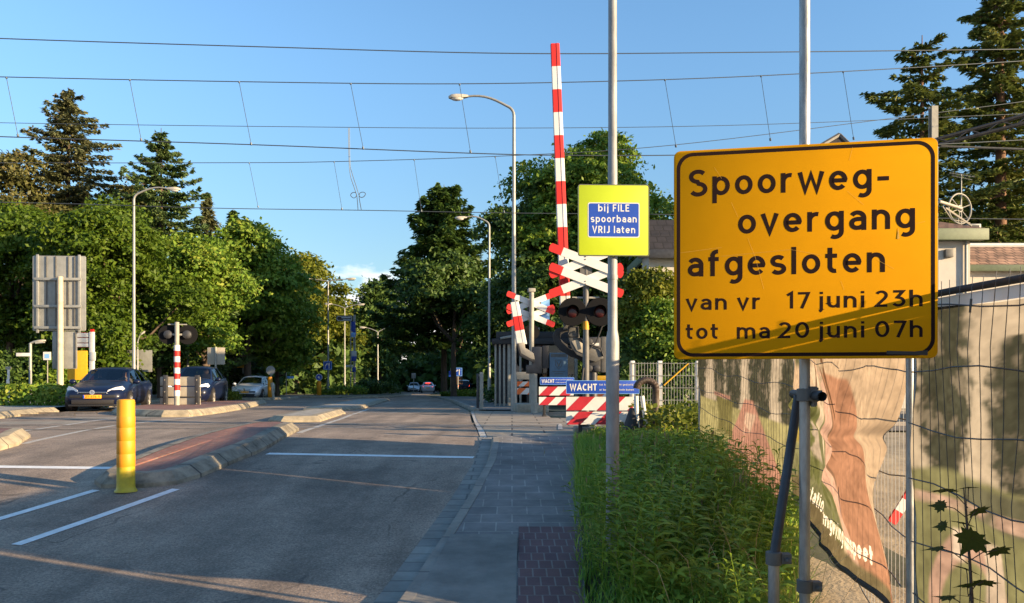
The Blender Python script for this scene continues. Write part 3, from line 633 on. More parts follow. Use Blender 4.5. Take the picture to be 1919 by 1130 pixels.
# ---- construction fence with printed mesh banners
def fbm(nx, ny, sx_, sy_, seed, oct=5):
    r = np.random.RandomState(seed); out = np.zeros((ny, nx)); amp = 1; tot = 0
    yy, xx = np.mgrid[0:ny, 0:nx]
    for o_ in range(oct):
        gx = max(2, int(sx_*2**o_)+2); gy = max(2, int(sy_*2**o_)+2); G_ = r.rand(gy+1, gx+1)
        fx = xx/(nx-1)*(gx-1); fy = yy/(ny-1)*(gy-1); ix = np.minimum(fx.astype(int), gx-1); iy = np.minimum(fy.astype(int), gy-1); tx = fx-ix; ty = fy-iy
        tx = tx*tx*(3-2*tx); ty = ty*ty*(3-2*ty)
        out += amp*((G_[iy, ix]*(1-tx)+G_[iy, ix+1]*tx)*(1-ty)+(G_[iy+1, ix]*(1-tx)+G_[iy+1, ix+1]*tx)*ty); tot += amp; amp *= .55
    return out/tot
def blend(a, b, m): return a*(1-m[..., None])+np.array(b)*m[..., None] if np.ndim(b) == 1 else a*(1-m[..., None])+b*m[..., None]
def ss(x, a, b): t = np.clip((x-a)/(b-a), 0, 1); return t*t*(3-2*t)
def picture(kind, nx, ny):
    t, s = np.mgrid[0:1:ny*1j, 0:1:nx*1j]; n1 = fbm(nx, ny, 6, 6, 1+kind); n2 = fbm(nx, ny, 26, 9, 20+kind, 4); n3 = fbm(nx, ny, 14, 3, 40+kind)
    im = np.ones((ny, nx, 3))*np.array((.54, .47, .37)); im *= (.88+.24*n1[..., None])
    def tree(c, wd, t0, t1, col):
        nonlocal im
        prof = wd*(np.sin(np.clip((t-t0)/(t1-t0), 0, 1)*np.pi)**.35)*(.75+.5*n3)
        m = ss(prof-np.abs(s-c)+.05*(hf-.5), -.012, .02)*((t > t0) & (t < t1))*(.62+.38*ss(n2*.6+hf*.5, .34, .54))
        im = blend(im, np.array(col)*(.35+.6*n2[..., None]+.9*hf[..., None]), m)
    green = np.array((.21, .22, .10)); dk = np.array((.10, .105, .07)); pink = np.array((.48, .31, .25)); hf = fbm(nx, ny, 60, 40, 60+kind, 3)
    if kind == 0:      # near panel: tall grey-green trees, lawn, round path
        for c, wd, t0, t1 in ((.085, .080, .54, 1.12), (.245, .060, .54, .92), (.36, .08, .52, 1.1), (.62, .10, .52, 1.1), (.90, .12, .5, 1.1)): tree(c, wd, t0, t1, (.05, .056, .04))
        h = .54; low = ss(h-t+.05*n1, 0, .02)
        im = blend(im, green*(.7+.7*n2[..., None]), low)
        im = blend(im, dk*(.8+.8*n2[..., None]), ss(.055-np.abs(t-.52+.1*s), 0, .02)*ss(s, .10, .14)*.9)
        im = blend(im, np.array((.46, .32, .26))*(.7+.6*hf[..., None]), ss(.022-np.abs(t-.475), 0, .01)*ss(n1, .35, .5))
        ri = np.abs(np.hypot((s-.13)*2.6, (t-.18))-.20); im = blend(im, pink*(.9+.3*n1[..., None]), ss(.05-ri, 0, .02)*ss(t, .14, .2))
        im = blend(im, np.array((.66, .42, .28))*(.9+.3*n1[..., None]), ss(.10-np.abs(t-.09-.1*s), 0, .02)*ss(s, .4, .5))
        im = blend(im, np.array((.56, .47, .38))*(.9+.2*n1[..., None]), ss(.028-np.abs(s-.185), 0, .006)*ss(t, .17, .19)*ss(.42-t, 0, .02))
        for k in range(5):
            c = .1+.2*k; im = blend(im, (.70, .60, .50), ss(.015-np.abs(s-c), 0, .006)*ss(t, .32, .34)*ss(.42-t, 0, .02))
    elif kind == 1:    # loose panel: sandy facade, orange slanting figure, shrubs
        im = np.ones((ny, nx, 3))*np.array((.64, .47, .31))*(.9+.2*n1[..., None])
        lawn = ss(.60-t-2.0*np.maximum(0, s-.40)+.12*(n3-.5), 0, .05); im = blend(im, green*(.55+1.0*n2[..., None]), lawn)
        im = blend(im, np.array((.15, .17, .05))*(.6+n2[..., None]), lawn*ss(n3, .48, .56))
        im = blend(im, np.array((.46, .36, .05)), lawn*ss(.08-np.abs(s-.04), 0, .04)*ss(.12-np.abs(t-.42), 0, .05))
        dg = s-.70+.55*(t-.5); im = blend(im, np.array((.52, .25, .14))*(.85+.3*n1[..., None]), ss(.16-np.abs(dg+.02), 0, .015)*ss(.78-t, 0, .02))
        im = blend(im, np.array((.72, .44, .33)), ss(.05-np.abs(dg+.22), 0, .01)*ss(.8-t, 0, .03))
        im = blend(im, np.array((.70, .58, .42)), ss(.045-np.abs(dg+.33), 0, .01)*ss(.80-t, 0, .03)*ss(t, .3, .34))
        im = blend(im, np.array((.20, .10, .05)), ss(.014-np.abs(dg+.12+.02*np.sin(t*11)), 0, .006)*ss(t, .42, .46))
        im = blend(im, np.array((.22, .12, .07)), ss(.011-np.abs(s-.26-.15*(t-.75)), 0, .006)*ss(t, .60, .63))
        im = blend(im, np.array((.42, .33, .22)), ss(.05-np.abs(s-.36-.1*(t-.8)), 0, .01)*ss(t, .58, .6)*ss(hf, .4, .5))
        im = blend(im, np.array((.50, .42, .33)), ss(.06-np.abs(s-.20-.35*(.6-t)), 0, .01)*ss(t, .30, .33)*ss(.7-t, 0, .05)*ss(n1, .42, .5))
        im = blend(im, np.array((.30, .17, .10)), ss(.010-np.abs(dg+.165), 0, .004)*ss(t, .3, .33)*ss(.8-t, 0, .02))
        im = blend(im, np.array((.16, .16, .08)), ss(.16-np.abs(s-.07), 0, .05)*ss(t, .74, .8)*ss(n2, .38, .5))
        im = blend(im, np.array((.17, .14, .07))*(.6+n2[..., None]), ss(.10-t+.5*(.4-s)*.2+.03*n3, 0, .03))
    else:              # far panel: trunks, red carpet walk, lawn
        for c, wd, t0, t1 in ((.05, .06, .3, 1.1), (.27, .09, .34, 1.1), (.44, .10, .36, 1.08), (.72, .12, .40, 1.1), (.95, .06, .3, 1.1)): tree(c, wd, t0, t1, (.055, .06, .04))
        low = ss(.46-t, 0, .02); im = blend(im, np.array((.40, .38, .16))*(.7+.6*n2[..., None]), low)
        wk = .05+.62*np.clip(.52-t, 0, 1); im = blend(im, np.array((.50, .25, .19))*(.8+.4*n1[..., None]), ss(wk-np.abs(s-.62), 0, .02)*ss(.54-t, 0, .02))
        im = blend(im, np.array((.70, .50, .38)), ss(.05-np.abs(s-.62-.2*(t-.3)), 0, .02)*ss(.46-t, 0, .02)*ss(n1, .42, .5))
        im = blend(im, np.array((.20, .19, .06))*(.7+.6*n2[..., None]), ss(.12-np.abs(s-.33), 0, .02)*ss(.50-t, 0, .02)*ss(t, .22, .26))
        im = blend(im, np.array((.42, .22, .17)), ss(.12-np.abs(s-.30), 0, .02)*ss(.016-np.abs(t-.505), 0, .006))
        im = blend(im, np.array((.12, .14, .22)), ss(.02-np.abs(s-.20), 0, .005)*ss(t, .97, .975))
    im = im*(.70+.6*hf[..., None]); im = np.clip(im, 0, 1); im = im*.82+im.mean(2, keepdims=True)*.18; im *= .52*(1-.10*(n3[..., None] > .62))
    return np.clip(im, 0, 1)
mm = bpy.data.materials.new('printed_mesh_banner'); mm.use_nodes = True; n = mm.node_tree; n.nodes.clear()
o_ = n.nodes.new('ShaderNodeOutputMaterial'); at = n.nodes.new('ShaderNodeVertexColor'); at.layer_name = 'print'
df = n.nodes.new('ShaderNodeBsdfDiffuse'); tl = n.nodes.new('ShaderNodeBsdfTranslucent'); ms_ = n.nodes.new('ShaderNodeMixShader'); ms_.inputs[0].default_value = .62
n.links.new(at.outputs[0], df.inputs[0]); n.links.new(at.outputs[0], tl.inputs[0]); n.links.new(df.outputs[0], ms_.inputs[1]); n.links.new(tl.outputs[0], ms_.inputs[2]); n.links.new(ms_.outputs[0], o_.inputs[0])
M['banner'] = mm
M['fencewire'] = mat('fence_wire', (.10, .10, .10), .5, .5); M['fencewhite'] = mat('white_fence_wire', (.62, .62, .58), .5)
M['hem'] = mat('black_hem', (.03, .03, .03), .8); M['hemwhite'] = mat('white_hem', (.78, .76, .70), .8)
M['bannertext'] = leafmat('banner_lettering', [(.80, .77, .68), (.80, .77, .68)], .6)
def print_words(im, nx, ny, Ln, top, words, x, z, h, width):
    pz, px_ = np.mgrid[0:top:ny*1j, 0:Ln:nx*1j]; sx = width/textw(words, .17)
    for lr, closed in ribbons(words, .20, .17):
        k = len(lr)
        for i in range(k if closed else k-1):
            q = [lr[i][0], lr[i][1], lr[(i+1) % k][1], lr[(i+1) % k][0]]; q = [(x+a*sx, z+b*h) for a, b in q]; pos = np.ones(px_.shape, bool); neg = pos.copy()
            for (ax, az), (bx_, bz) in zip(q, q[1:]+q[:1]):
                cr_ = (bx_-ax)*(pz-az)-(bz-az)*(px_-ax); pos &= cr_ >= -1e-6; neg &= cr_ <= 1e-6
            im[pos | neg] = (.62, .58, .50)
def fence_panel(label, A, B, kind, seed, h=2.0, topgap=True, text=False):
    A = Vector(A); B = Vector(B); d = (B-A).to_2d(); Ln = d.length; rz = math.atan2(d.y, d.x)
    t = thing('fence_panel', label, 'fence panel', (A.x, A.y, A.z), rz, 'mesh panels of the building site fence')
    rise = B.z-A.z
    for x in (0.0, Ln): MB().cyl((x, 0, rise*x/Ln-.06), (x, 0, h+rise*x/Ln), .021, n=12).build('post', M['tube'], t, 50)
    rng = random.Random(seed)
    def rip(x, z):
        return .035*math.sin(x*2.3+seed)*math.sin(z*2.1+1.2*seed)+.022*math.sin(x*7+z*3.1+seed*2)+.012*math.sin(z*9+x*2.1)
    # wire mesh: verticals at the back, horizontals pressed against the print
    mb = MB(); k = int(Ln/.075)
    for i in range(1, k):
        x = Ln*i/k; yv = .03 if text else -.05; mb.tube([(x+.006*math.sin(i*2.1+q*1.7), yv+(0 if text else rip(x, h*q/6)*.6), .10+(h-.07)*q/6+rise*x/Ln) for q in range(7)], .0018, 4)
    o = mb.build('vertical_wires', M['fencewhite'] if text else M['fencewire'], t)
    mb = MB()
    for j, z in enumerate((.18, .47, .76, 1.05, 1.34, 1.63, 1.92)):
        mb.tube([(Ln*i/16, -.03+rip(Ln*i/16, z)*.6, z+rise*i/16+.022*math.sin(i*1.1+j*2+seed)-.03*math.sin(math.pi*i/16)) for i in range(17)], .0038, 5)
    mb.build('horizontal_wires', M['fencewire'], t)
    nx, ny = (640, 260) if text else (190, 190); im = picture(kind, nx, ny); top = h-.09
    if text: print_words(im, nx, ny, Ln, top, 'www.stationsomgeving Nunspeet', .50, .17, .135, Ln*.68)
    def surf(s, q):
        if text:
            # loose right edge swung away from its post, bottom hem pulled up and out
            re = 1-.14*math.exp(-((q-.92)/.5)**2*2)*0-.012-.075*math.exp(-((q-.36)/.13)**2)-.03*(q < .12)*(.12-q)/.12
            x = s*Ln*re+.012; fold = .035*(s**3)*math.sin(q*7+1)+.03*math.sin(s*16+q*4)*(.3+s)*(1-q*.6)-.045*math.exp(-((s-.62-.30*(q-.55)+.05*math.sin(q*9))/.035)**2)*(q < .95)-.04*math.exp(-((q-.50-.28*(s-.35)**2)/.028)**2)-.012*math.exp(-((s-.88+.25*(1-q))/.03)**2)
            z = (.20+.10*(1-s)+.05*math.sin(s*9))*(1-q)+top*q
            y = -.045+rip(x, z)*.8+fold-.03*s*s*(1-q)
        else:
            x = .01+s*(Ln-.02); z = .14*(1-q)+top*q+.012*math.sin(s*23)*(1-q if q < .5 else q)*.6; y = -.012+rip(x, z)*.8
        return Vector((x, y, z+rise*x/Ln))
    mb = MB(); vs = [surf(i/(nx-1), j/(ny-1)) for j in range(ny) for i in range(nx)]
    mb.add(vs, [(j*nx+i, j*nx+i+1, (j+1)*nx+i+1, (j+1)*nx+i) for j in range(ny-1) for i in range(nx-1)])
    b = mb.build('banner', M['banner'], t, 180)
    ca = b.data.color_attributes.new('print', 'FLOAT_COLOR', 'POINT'); buf = np.ones((ny*nx, 4), np.float32); buf[:, :3] = im.reshape(-1, 3); ca.data.foreach_set('color', buf.ravel())
    mb = MB(); mb.tube([surf(i/20, .0)+Vector((0, .005, -.01)) for i in range(21)], .022 if text else .012, 8); mb.build('bottom_hem', M['hem'], t, 60)
    # stretched hem on top: white strip with gaps, black tube over it, eyelets
    mb = MB(); pts = [(Ln*i/24, -.01+rip(Ln*i/24, h)*.3, h-.045+rise*i/24) for i in range(25)]; P = []
    for p in pts: P += [(p[0], p[1], p[2]-.045), (p[0], p[1], p[2]+.010)]
    mb.add(P, [(2*i, 2*i+2, 2*i+3, 2*i+1) for i in range(24)]); mb.build('top_hem', M['hemwhite'], t)
    MB().tube([(p[0], p[1]-.01, p[2]+.03) for p in pts], .017, 8).build('top_tube', M['hem'], t, 60)
    mb = MB()
    for i in range(9):
        s = (i+.5)/9; v = surf(s, .985); mb.tube([v+Vector((0, -.012, -.01)), v+Vector((.01, -.012, .05))], .005, 5)
    mb.each('tie', M['hem'], t)
    return t
gz = lambda y: g(y)+.03
FA = (2.02, .75, gz(.75)); FB = (2.085, 4.1, gz(4.1)); FC = (2.745, 7.55, gz(7.4)); FD = (2.62, 11.0, gz(11.0)-.08)
fence_panel('nearest fence panel, its banner printed with tall grey-green trees above a round path', (2.085, 4.05, gz(4.1)), (2.02, .6, 0), 0, 1)
fence_panel('middle fence panel whose sand-coloured banner hangs loose beside its right post', FC, (2.10, 4.16, gz(4.1)), 1, 2, text=True)
fence_panel('farthest fence panel, its banner printed with tree trunks and a red walk', FD, (2.745, 7.62, gz(7.4)), 2, 3)
# leftover plank behind the gap
t = thing('warning_plank', 'red and white plank leaning behind the gap in the fence', 'plank', (X(1672, 5.3), 5.3, ZZ(980, 5.3)), 0)
mb = MB(); Mx = Matrix.Rotation(R(-58), 4, 'Y')
for i in range(4): mb.box(i*.09, i*.09+.09, 0, .02, -.03, .03, i % 2, Mx)
mb.build('plank', [M['red'], M['white']], t)
# ================================================================== LEVEL CROSSING
def cross_signal(name, label, D, u, scale=1.0, back=False, yaw=0):
    base = g(D)+.0; t = thing(name, label, 'crossing signal', (X(u, D), D, base), yaw, 'crossing signals with red and white crosses')
    zc = ZZ(508, 14.5)-g(14.5)      # height of the cross centre over the ground at the near one
    return t, zc
def cross_parts(t, zc, s=1.0, nposts=True):
    # two stacked St Andrew's crosses: four slats with pointed red ends
    def slat(z, a, y):
        L_, w_ = .70*s, .078*s; Mx = Matrix.Translation((0, y, z)) @ Matrix.Rotation(a, 4, 'Y')
        wh = MB(); wh.prism([(-.47*s, -w_), (.47*s, -w_), (.47*s, w_), (-.47*s, w_)], -.012, .012, 0, Mx)
        o = wh.build('cross_slat', M['white'], t)
        for sg in (-1, 1):
            rd = MB()
            p = [(.47*s, -w_), (L_-.012, -w_), (L_+.012, -w_*.72), (L_+.022, 0), (L_+.012, w_*.72), (L_-.012, w_), (.47*s, w_)]
            if sg < 0: p = [(-x, z_) for x, z_ in p][::-1]
            rd.prism(p, -.0125, .0125, 0, Mx)
            rd.build('red_end', M['red'], o)
    A_ = R(21)
    for dz in (.178*s, -.178*s):
        slat(zc+dz, A_, -.085); slat(zc+dz, -A_, -.058)
    mb = MB(); mb.box(-.11, .11, -.045, -.02, zc-.3*s, zc+.3*s); 
    for z in (-.25, -.2, .2, .25): mb.cyl((-.02, -.105, zc+z*s), (-.02, -.095, zc+z*s), .012, n=8)
    mb.build('cross_bracket', M['midmetal'], t)
def lamps(t, zl, dx, r, s=1):
    for x in (-dx, dx):
        lp = MB(); lp.lathe([(r*.98, 0), (r, .01), (r, .022), (r*.97, .03), (0.02, .03)], 26, M=Matrix.Translation((x, -.03, zl)) @ Matrix.Rotation(R(90), 4, 'X'))
        o = lp.build('backing_disc', M['signback'], t, 40)
        hd = MB(); n = 18; rr = r*.46; vs = []
        for i in range(n+1):
            a = R(-35+250*i/n); c, s_ = math.cos(a), math.sin(a)
            for (q, yy) in ((rr, -.06), (rr*1.0, -.06-.20*max(0.15, .35+.65*s_)), (rr*.95, -.06-.20*max(.15, .35+.65*s_)), (rr*.95, -.06)): vs.append((x+q*c, yy, zl+q*s_))
        hd.add(vs, [(4*i+a, 4*i+(a+1) % 4, 4*i+4+(a+1) % 4, 4*i+4+a) for i in range(n) for a in range(4)]); hd.build('hood', M['signback'], o, 40)
        le = MB(); le.ball((x, -.062, zl), (rr*.88, .03, rr*.88), n=16, k=8); le.build('lens', M['lens'], o, 60)
        bk = MB(); bk.lathe([(r*.45, 0), (r*.42, .10), (r*.2, .14)], 16, M=Matrix.Translation((x, -.03, zl)) @ Matrix.Rotation(R(-90), 4, 'X')); bk.build('lamp_case', M['darkmetal'], o, 40)
    mb = MB(); mb.tube([(-dx, .03, zl+r*1.02), (dx, .03, zl+r*1.02)], .022, 8); mb.box(-dx, dx, .02, .06, zl-.03, zl+.03); mb.build('lamp_bar', M['greypost'], t, 40)
D2 = 14.5
sg1 = thing('crossing_signal', 'crossing signal with doubled red and white cross above two black lamps facing us', 'crossing signal', (X(1098, D2), D2, g(D2)), 0, 'crossing signals with red and white crosses')
zc = ZZ(508, D2)-g(D2); zl = ZZ(585, D2)-g(D2)
cross_parts(sg1, zc); lamps(sg1, zl, .25, .262)
mb = MB(); mb.lathe([(.06, .0), (.06, ZZ(640, D2)-g(D2)), (.052, ZZ(625, D2)-g(D2)), (.052, zc+.42)], 14); mb.box(-.045, .045, -.02, .05, zl+.2, zc-.1); mb.build('post', M['midmetal'], sg1, 40)
MB().lathe([(.057, ZZ(618, D2)-g(D2)), (.057, ZZ(602, D2)-g(D2))], 14).build('yellow_band', M['flexyellow'], sg1, 40)
MB().box(-.22, .22, -.22, .22, 0, .12).build('foot', M['concrete'], sg1, bevel=.02)
mb = MB()
mb.tube([(.06, .05, ZZ(655, D2)-g(D2)), (.2, .05, ZZ(640, D2)-g(D2)), (.3, .02, ZZ(612, D2)-g(D2)), (.42, .02, ZZ(604, D2)-g(D2)), (.5, .02, ZZ(640, D2)-g(D2))], .014, 7)
mb.tube([(-.05, -.05, .1), (-.1, -.1, .8), (-.05, -.06, 1.2)], .02, 7); mb.build('cable', M['dark'], sg1, 60)
# near barrier: raised striped arm on its drive
def barrier(label, u0, D, vt, vb, u_t, u_b, bands, wt, wb, first_red=True, full=True, s=1.0):
    x0 = X(u0, D); z0 = g(D); t = thing('crossing_barrier', label, 'barrier', (x0, D, z0), 0, 'barriers of the level crossing')
    pb = Vector((X(u_b, D)-x0, 0, ZZ(vb, D)-z0)); pt = Vector((X(u_t, D)-x0, 0.0, ZZ(vt, D)-z0)); d = pt-pb
    an = math.atan2(d.x, d.z); L_ = d.length; cols = [MB(), MB()]
    Mx = Matrix.Translation(pb) @ Matrix.Rotation(an, 4, 'Y')
    for i in range(bands):
        a, b = L_*(1-(i+1)/bands), L_*(1-i/bands); wa = wt+(wb-wt)*(1-a/L_); w2 = wt+(wb-wt)*(1-b/L_)
        prof = lambda w, z: [(-w*.5, -.02, z), (-w*.42, -.05, z), (w*.10, -.05, z), (w*.16, -.058, z), (w*.42, -.05, z), (w*.5, -.02, z), (w*.5, .03, z), (-w*.5, .03, z)]
        vs = [Mx @ Vector(p) for p in prof(wa, a)+prof(w2, b)]; fs = [(j, (j+1) % 8, (j+1) % 8+8, j+8) for j in range(8)]+[tuple(range(7, -1, -1)), tuple(range(8, 16))]
        cols[(i+(0 if first_red else 1)) % 2].add(vs, fs)
    full_ = MB(); prof2 = [(-.42, -.02), (-.38, -.044), (.38, -.044), (.42, -.02), (.42, .026), (-.42, .026)]
    full_.add([Mx @ Vector((a*w_, b_, z_)) for z_, w_ in ((.01, wb), (L_-.01, wt)) for a, b_ in prof2], [(j, (j+1) % 6, (j+1) % 6+6, j+6) for j in range(6)]+[tuple(range(5, -1, -1)), tuple(range(6, 12))])
    arm = full_.build('arm', M['white'], t)
    cols[1].each('white_band', M['white'], arm); cols[0].each('red_band', M['red'], arm)
    return t, pb
b1, pb = barrier('raised red and white barrier arm, the tall one left of the yellow-green notice', 1098, 14.9, 83, 598, 1040, 1060, 12, .17, .20)
D3 = 14.9
def px2(u, v): return (X(u, D3)-X(1098, D3), ZZ(v, D3)-g(D3))
def plate(mb, pts, y0, y1, mi=0):
    p = [px2(*q) for q in pts]; ar = sum(p[i][0]*p[(i+1) % len(p)][1]-p[(i+1) % len(p)][0]*p[i][1] for i in range(len(p)))
    mb.prism(p if ar > 0 else p[::-1], y0, y1, mi)
mb = MB()   # dark far lever with its hook-shaped counterweight
plate(mb, [(1036, 628), (1042, 616), (1052, 613), (1066, 613), (1072, 620), (1060, 622), (1052, 626), (1050, 634), (1058, 642), (1080, 655), (1098, 668), (1092, 676), (1070, 668), (1050, 656), (1040, 645)], .06, .12)
mb.build('far_lever', M['dark'], b1, bevel=.01)
mb = MB()
plate(mb, [(1064, 614), (1083, 614), (1085, 633), (1098, 645), (1120, 655), (1127, 662), (1130, 672), (1124, 674), (1114, 679), (1100, 674), (1080, 665), (1070, 652), (1065, 635)], -.12, -.07)
mb.build('near_lever', M['midmetal'], b1, bevel=.012)
mb = MB(); plate(mb, [(1070, 640), (1080, 637), (1092, 645), (1096, 658), (1092, 663), (1080, 658)], -.135, -.121); mb.build('reflector_disc', M['alucream'], b1, bevel=.006)
mb = MB(); mb.tube([(px2(1084, 634)[0], -.14, px2(1084, 634)[1]), (px2(1100, 645)[0], -.14, px2(1100, 645)[1]), (px2(1124, 653)[0], -.14, px2(1124, 653)[1]), (px2(1129, 668)[0], -.14, px2(1129, 668)[1])], .018, 8)
mb.tube([(px2(1064, 613)[0], -.13, px2(1064, 613)[1]), (px2(1083, 613)[0], -.13, px2(1083, 613)[1]), (px2(1083, 632)[0], -.13, px2(1083, 632)[1]), (px2(1064, 632)[0], -.13, px2(1064, 632)[1]), (px2(1064, 613)[0], -.13, px2(1064, 613)[1])], .012, 6)
mb.build('lever_rim', M['dark'], b1, 40)
mb = MB()
plate(mb, [(1066, 580), (1054, 580), (1056, 618), (1070, 618)], -.05, .05); mb.build('arm_socket', M['midmetal'], b1, bevel=.01)
mb = MB(); plate(mb, [(1100, 632), (1125, 632), (1125, 697), (1100, 697)], -.06, .14); mb.build('drive_case', M['darkmetal'], b1, bevel=.02)
mb = MB(); plate(mb, [(1126, 631), (1140, 631), (1140, 698), (1126, 698)], -.04, .2); mb.build('relay_case', M['midmetal'], b1, bevel=.015)
mb = MB()
for u, v in ((1104, 640), (1104, 690), (1118, 690)): mb.lathe([(.06, 0), (.06, .02), (.03, .03)], 12, M=Matrix.Translation((px2(u, v)[0], -.06, px2(u, v)[1])) @ Matrix.Rotation(R(90), 4, 'X'))
mb.each('bolt_cover', M['darkmetal'], b1, 40)
mb = MB(); plate(mb, [(1110, 643), (1122, 643), (1122, 648), (1110, 648)], -.065, -.0605); mb.build('type_plate', M['white'], b1)
mb = MB(); mb.cyl((px2(1112, 697)[0], .05, px2(1112, 697)[1]), (px2(1112, 0)[0], .05, 0), .08, .09, 14); mb.build('pedestal', M['darkmetal'], b1, 40)
# notice boards and striped planks of the temporary closures
def wacht_board(label, u0, u1, v0, v1, D, rest=True):
    wd = (u1-u0)/FPX*D; ht = (v1-v0)/FPX*D
    t = thing('warning_board', label, 'notice board', (X((u0+u1)/2, D), D, ZZ(v1, D)), R(-1), 'blue WACHT boards at the crossing')
    MB().prism(rrect(-wd/2, wd/2, 0, ht, .018), 0, .02).build('panel', M['blue'], t, bevel=.003)
    mb = MB(); ring(mb, rrect(-wd/2, wd/2, 0, ht, .018), rrect(-wd/2+.007, wd/2-.007, .007, ht-.007, .014), -.0015); mb.build('rim', M['bluelit'], t)
    mb = MB(); h = ht*.50
    put_text(mb, 'WACHT', -wd/2+wd*.05, ht*.25, h, -.0022, wd*.37, stroke=.20, gap=.14)
    put_text(mb, 'tot het rode licht gedoofd is', -wd/2+wd*.455, ht*.62, ht*.15, -.0022, wd*.50, stroke=.15, gap=.16)
    put_text(mb, 'er kan nog een trein komen', -wd/2+wd*.455, ht*.24, ht*.15, -.0022, wd*.47, stroke=.15, gap=.16)
    mb.build('lettering', M['white'], t); return t
wacht_board('larger blue WACHT board, fixed over the front red and white barricade', 1061, 1198, 713, 738, 14.0)
wacht_board('smaller blue WACHT board, half hidden behind the front one', 1012, 1076, 707, 721, 20.9)
def barricade(label, u0, u1, rows, D, leg_us, vb, c1, c2, slope=.9, tall=None, first=0):
    wd = (u1-u0)/FPX*D; t = thing('barricade', label, 'barricade', (X(u0, D), D, g(D)), R(-1), 'striped barricades at the crossing')
    zb = lambda v: ZZ(v, D)-g(D)
    for v0, v1 in rows:
        a, b = zb(v1), zb(v0); h = b-a; sw = h*1.12; W_ = MB(); Rr = MB()
        W_.box(0, wd, 0, .03, a, b); o = W_.build('plank', M[c2], t)
        i = -2
        while i*2*sw < wd+h:
            x = i*2*sw+first*sw; p = [(x, a+.0), (x+sw, a), (x+sw+h*slope*1.1, b), (x+h*slope*1.1, b)]
            q = []                                     # clip to plank
            def clipx(poly, lim, keep):
                outp = []
                for k in range(len(poly)):
                    A, B = poly[k], poly[(k+1) % len(poly)]; ia = keep(A[0], lim); ib = keep(B[0], lim)
                    if ia: outp.append(A)
                    if ia != ib: f = (lim-A[0])/(B[0]-A[0]); outp.append((lim, A[1]+(B[1]-A[1])*f))
                return outp
            p = clipx(p, 0.002, lambda a_, l: a_ >= l)
            if len(p) > 2: p = clipx(p, wd-.002, lambda a_, l: a_ <= l)
            if len(p) > 2: Rr.prism(p, -.003, -.0005)
            i += 1
        Rr.build('stripes', M[c1], o)
    mb = MB()
    for u in leg_us:
        x = X(u, D)-X(u0, D); top = zb(rows[0][0])+(tall or 0); mb.box(x-.035, x+.035, .035, .09, -.04, top); mb.box(x-.06, x+.06, -.12, .25, -.04, .05)
    mb.each('leg', M['dark'], t, bevel=.006); return t
barricade('front red and white barricade of two planks under the larger blue board', 1061, 1186, ((743.5, 769), (771.5, 795.5)), 14.1, (1088, 1150), 808, 'darkred', 'white', tall=.25)
barricade('second red and white barricade, farther back to the left under the smaller blue board', 1010, 1075, ((724, 741), (744, 759)), 21.0, (1020, 1066), 778, 'darkred', 'white', tall=.2)
t = barricade('orange and white barricade with a pale top plank, beside the crossing signal seen from behind', 961, 993, ((715, 724), (727, 739)), 26.3, (964, 989), 760, 'orange', 'white', tall=.3)
MB().box(-.03, .56, -.01, .03, ZZ(711, 26.3)-g(26.3), ZZ(697, 26.3)-g(26.3)).build('top_plank', M['alucream'], t, bevel=.006)
t = barricade('small orange and white barricade glimpsed above the larger blue board', 1113, 1142, ((722, 731), (735, 746)), 22.0, (1118, 1138), 770, 'orange', 'white', tall=.3)
MB().box(0, .40, -.01, .03, ZZ(713, 22)-g(22), ZZ(704, 22)-g(22)).build('warning_lamp_bar', M['yellowedge'], t, bevel=.006)
# far signal seen from behind, with its cross
D4 = 24.6
sg2 = thing('crossing_signal', 'crossing signal seen from behind, with pale capped post before its red and white cross', 'crossing signal', (X(994, D4), D4, g(D4)), R(8), 'crossing signals with red and white crosses')
zc2 = ZZ(580, D4)-g(D4)
cross_parts(sg2, zc2, 1.12)
mb = MB(); mb.lathe([(.075, 0), (.075, ZZ(548, D4)-g(D4)), (.07, ZZ(546, D4)-g(D4))], 14, c=(0, -.22, 0)); mb.build('post', M['greypost'], sg2, 40)
mb = MB(); mb.box(-.11, .11, -.33, -.11, ZZ(549, D4)-g(D4), ZZ(542, D4)-g(D4)); mb.build('cap', M['greypost'], sg2, bevel=.02)
mb = MB(); mb.box(-.03, .03, -.16, -.02, zc2-.3, zc2+.3); mb.build('arm_bracket', M['greypost'], sg2)
z_ = ZZ(622, D4)-g(D4)
mb = MB(); mb.lathe([(.24, 0), (.24, .03), (.1, .06)], 20, M=Matrix.Translation((.05, .05, z_)) @ Matrix.Rotation(R(90), 4, 'X')); mb.build('backing_disc', M['signback'], sg2, 40)
mb = MB(); mb.prism(rrect(.35, .62, zc2-.30, zc2+.42, .03), .06, .09); mb.build('blue_plate', M['bluelit'], sg2)
MB().box(-.5, .5, -.5, .4, 0, .28).build('foot', M['concrete'], sg2, bevel=.05)
b2, pb2 = barrier('short visible barrier arm of red and white bands crossing behind the left signal', 990, 23.6, 566, 646, 964, 978, 3, .25, .31, first_red=False)
D5 = 23.6
def plate2(mb, pts, y0, y1):
    p = [(X(u, D5)-X(990, D5), ZZ(v, D5)-g(D5)) for u, v in pts]; ar = sum(p[i][0]*p[(i+1) % len(p)][1]-p[(i+1) % len(p)][0]*p[i][1] for i in range(len(p))); mb.prism(p if ar > 0 else p[::-1], y0, y1)
mb = MB(); plate2(mb, [(970, 643), (983, 642), (984, 652), (1000, 662), (1002, 674), (990, 672), (976, 664)], -.1, -.04); mb.build('near_lever', M['alucream'], b2, bevel=.015)
mb = MB(); plate2(mb, [(968, 645), (972, 644), (977, 662), (1002, 676), (1000, 680), (974, 668)], -.12, -.02); mb.build('lever_rim', M['dark'], b2, bevel=.01)
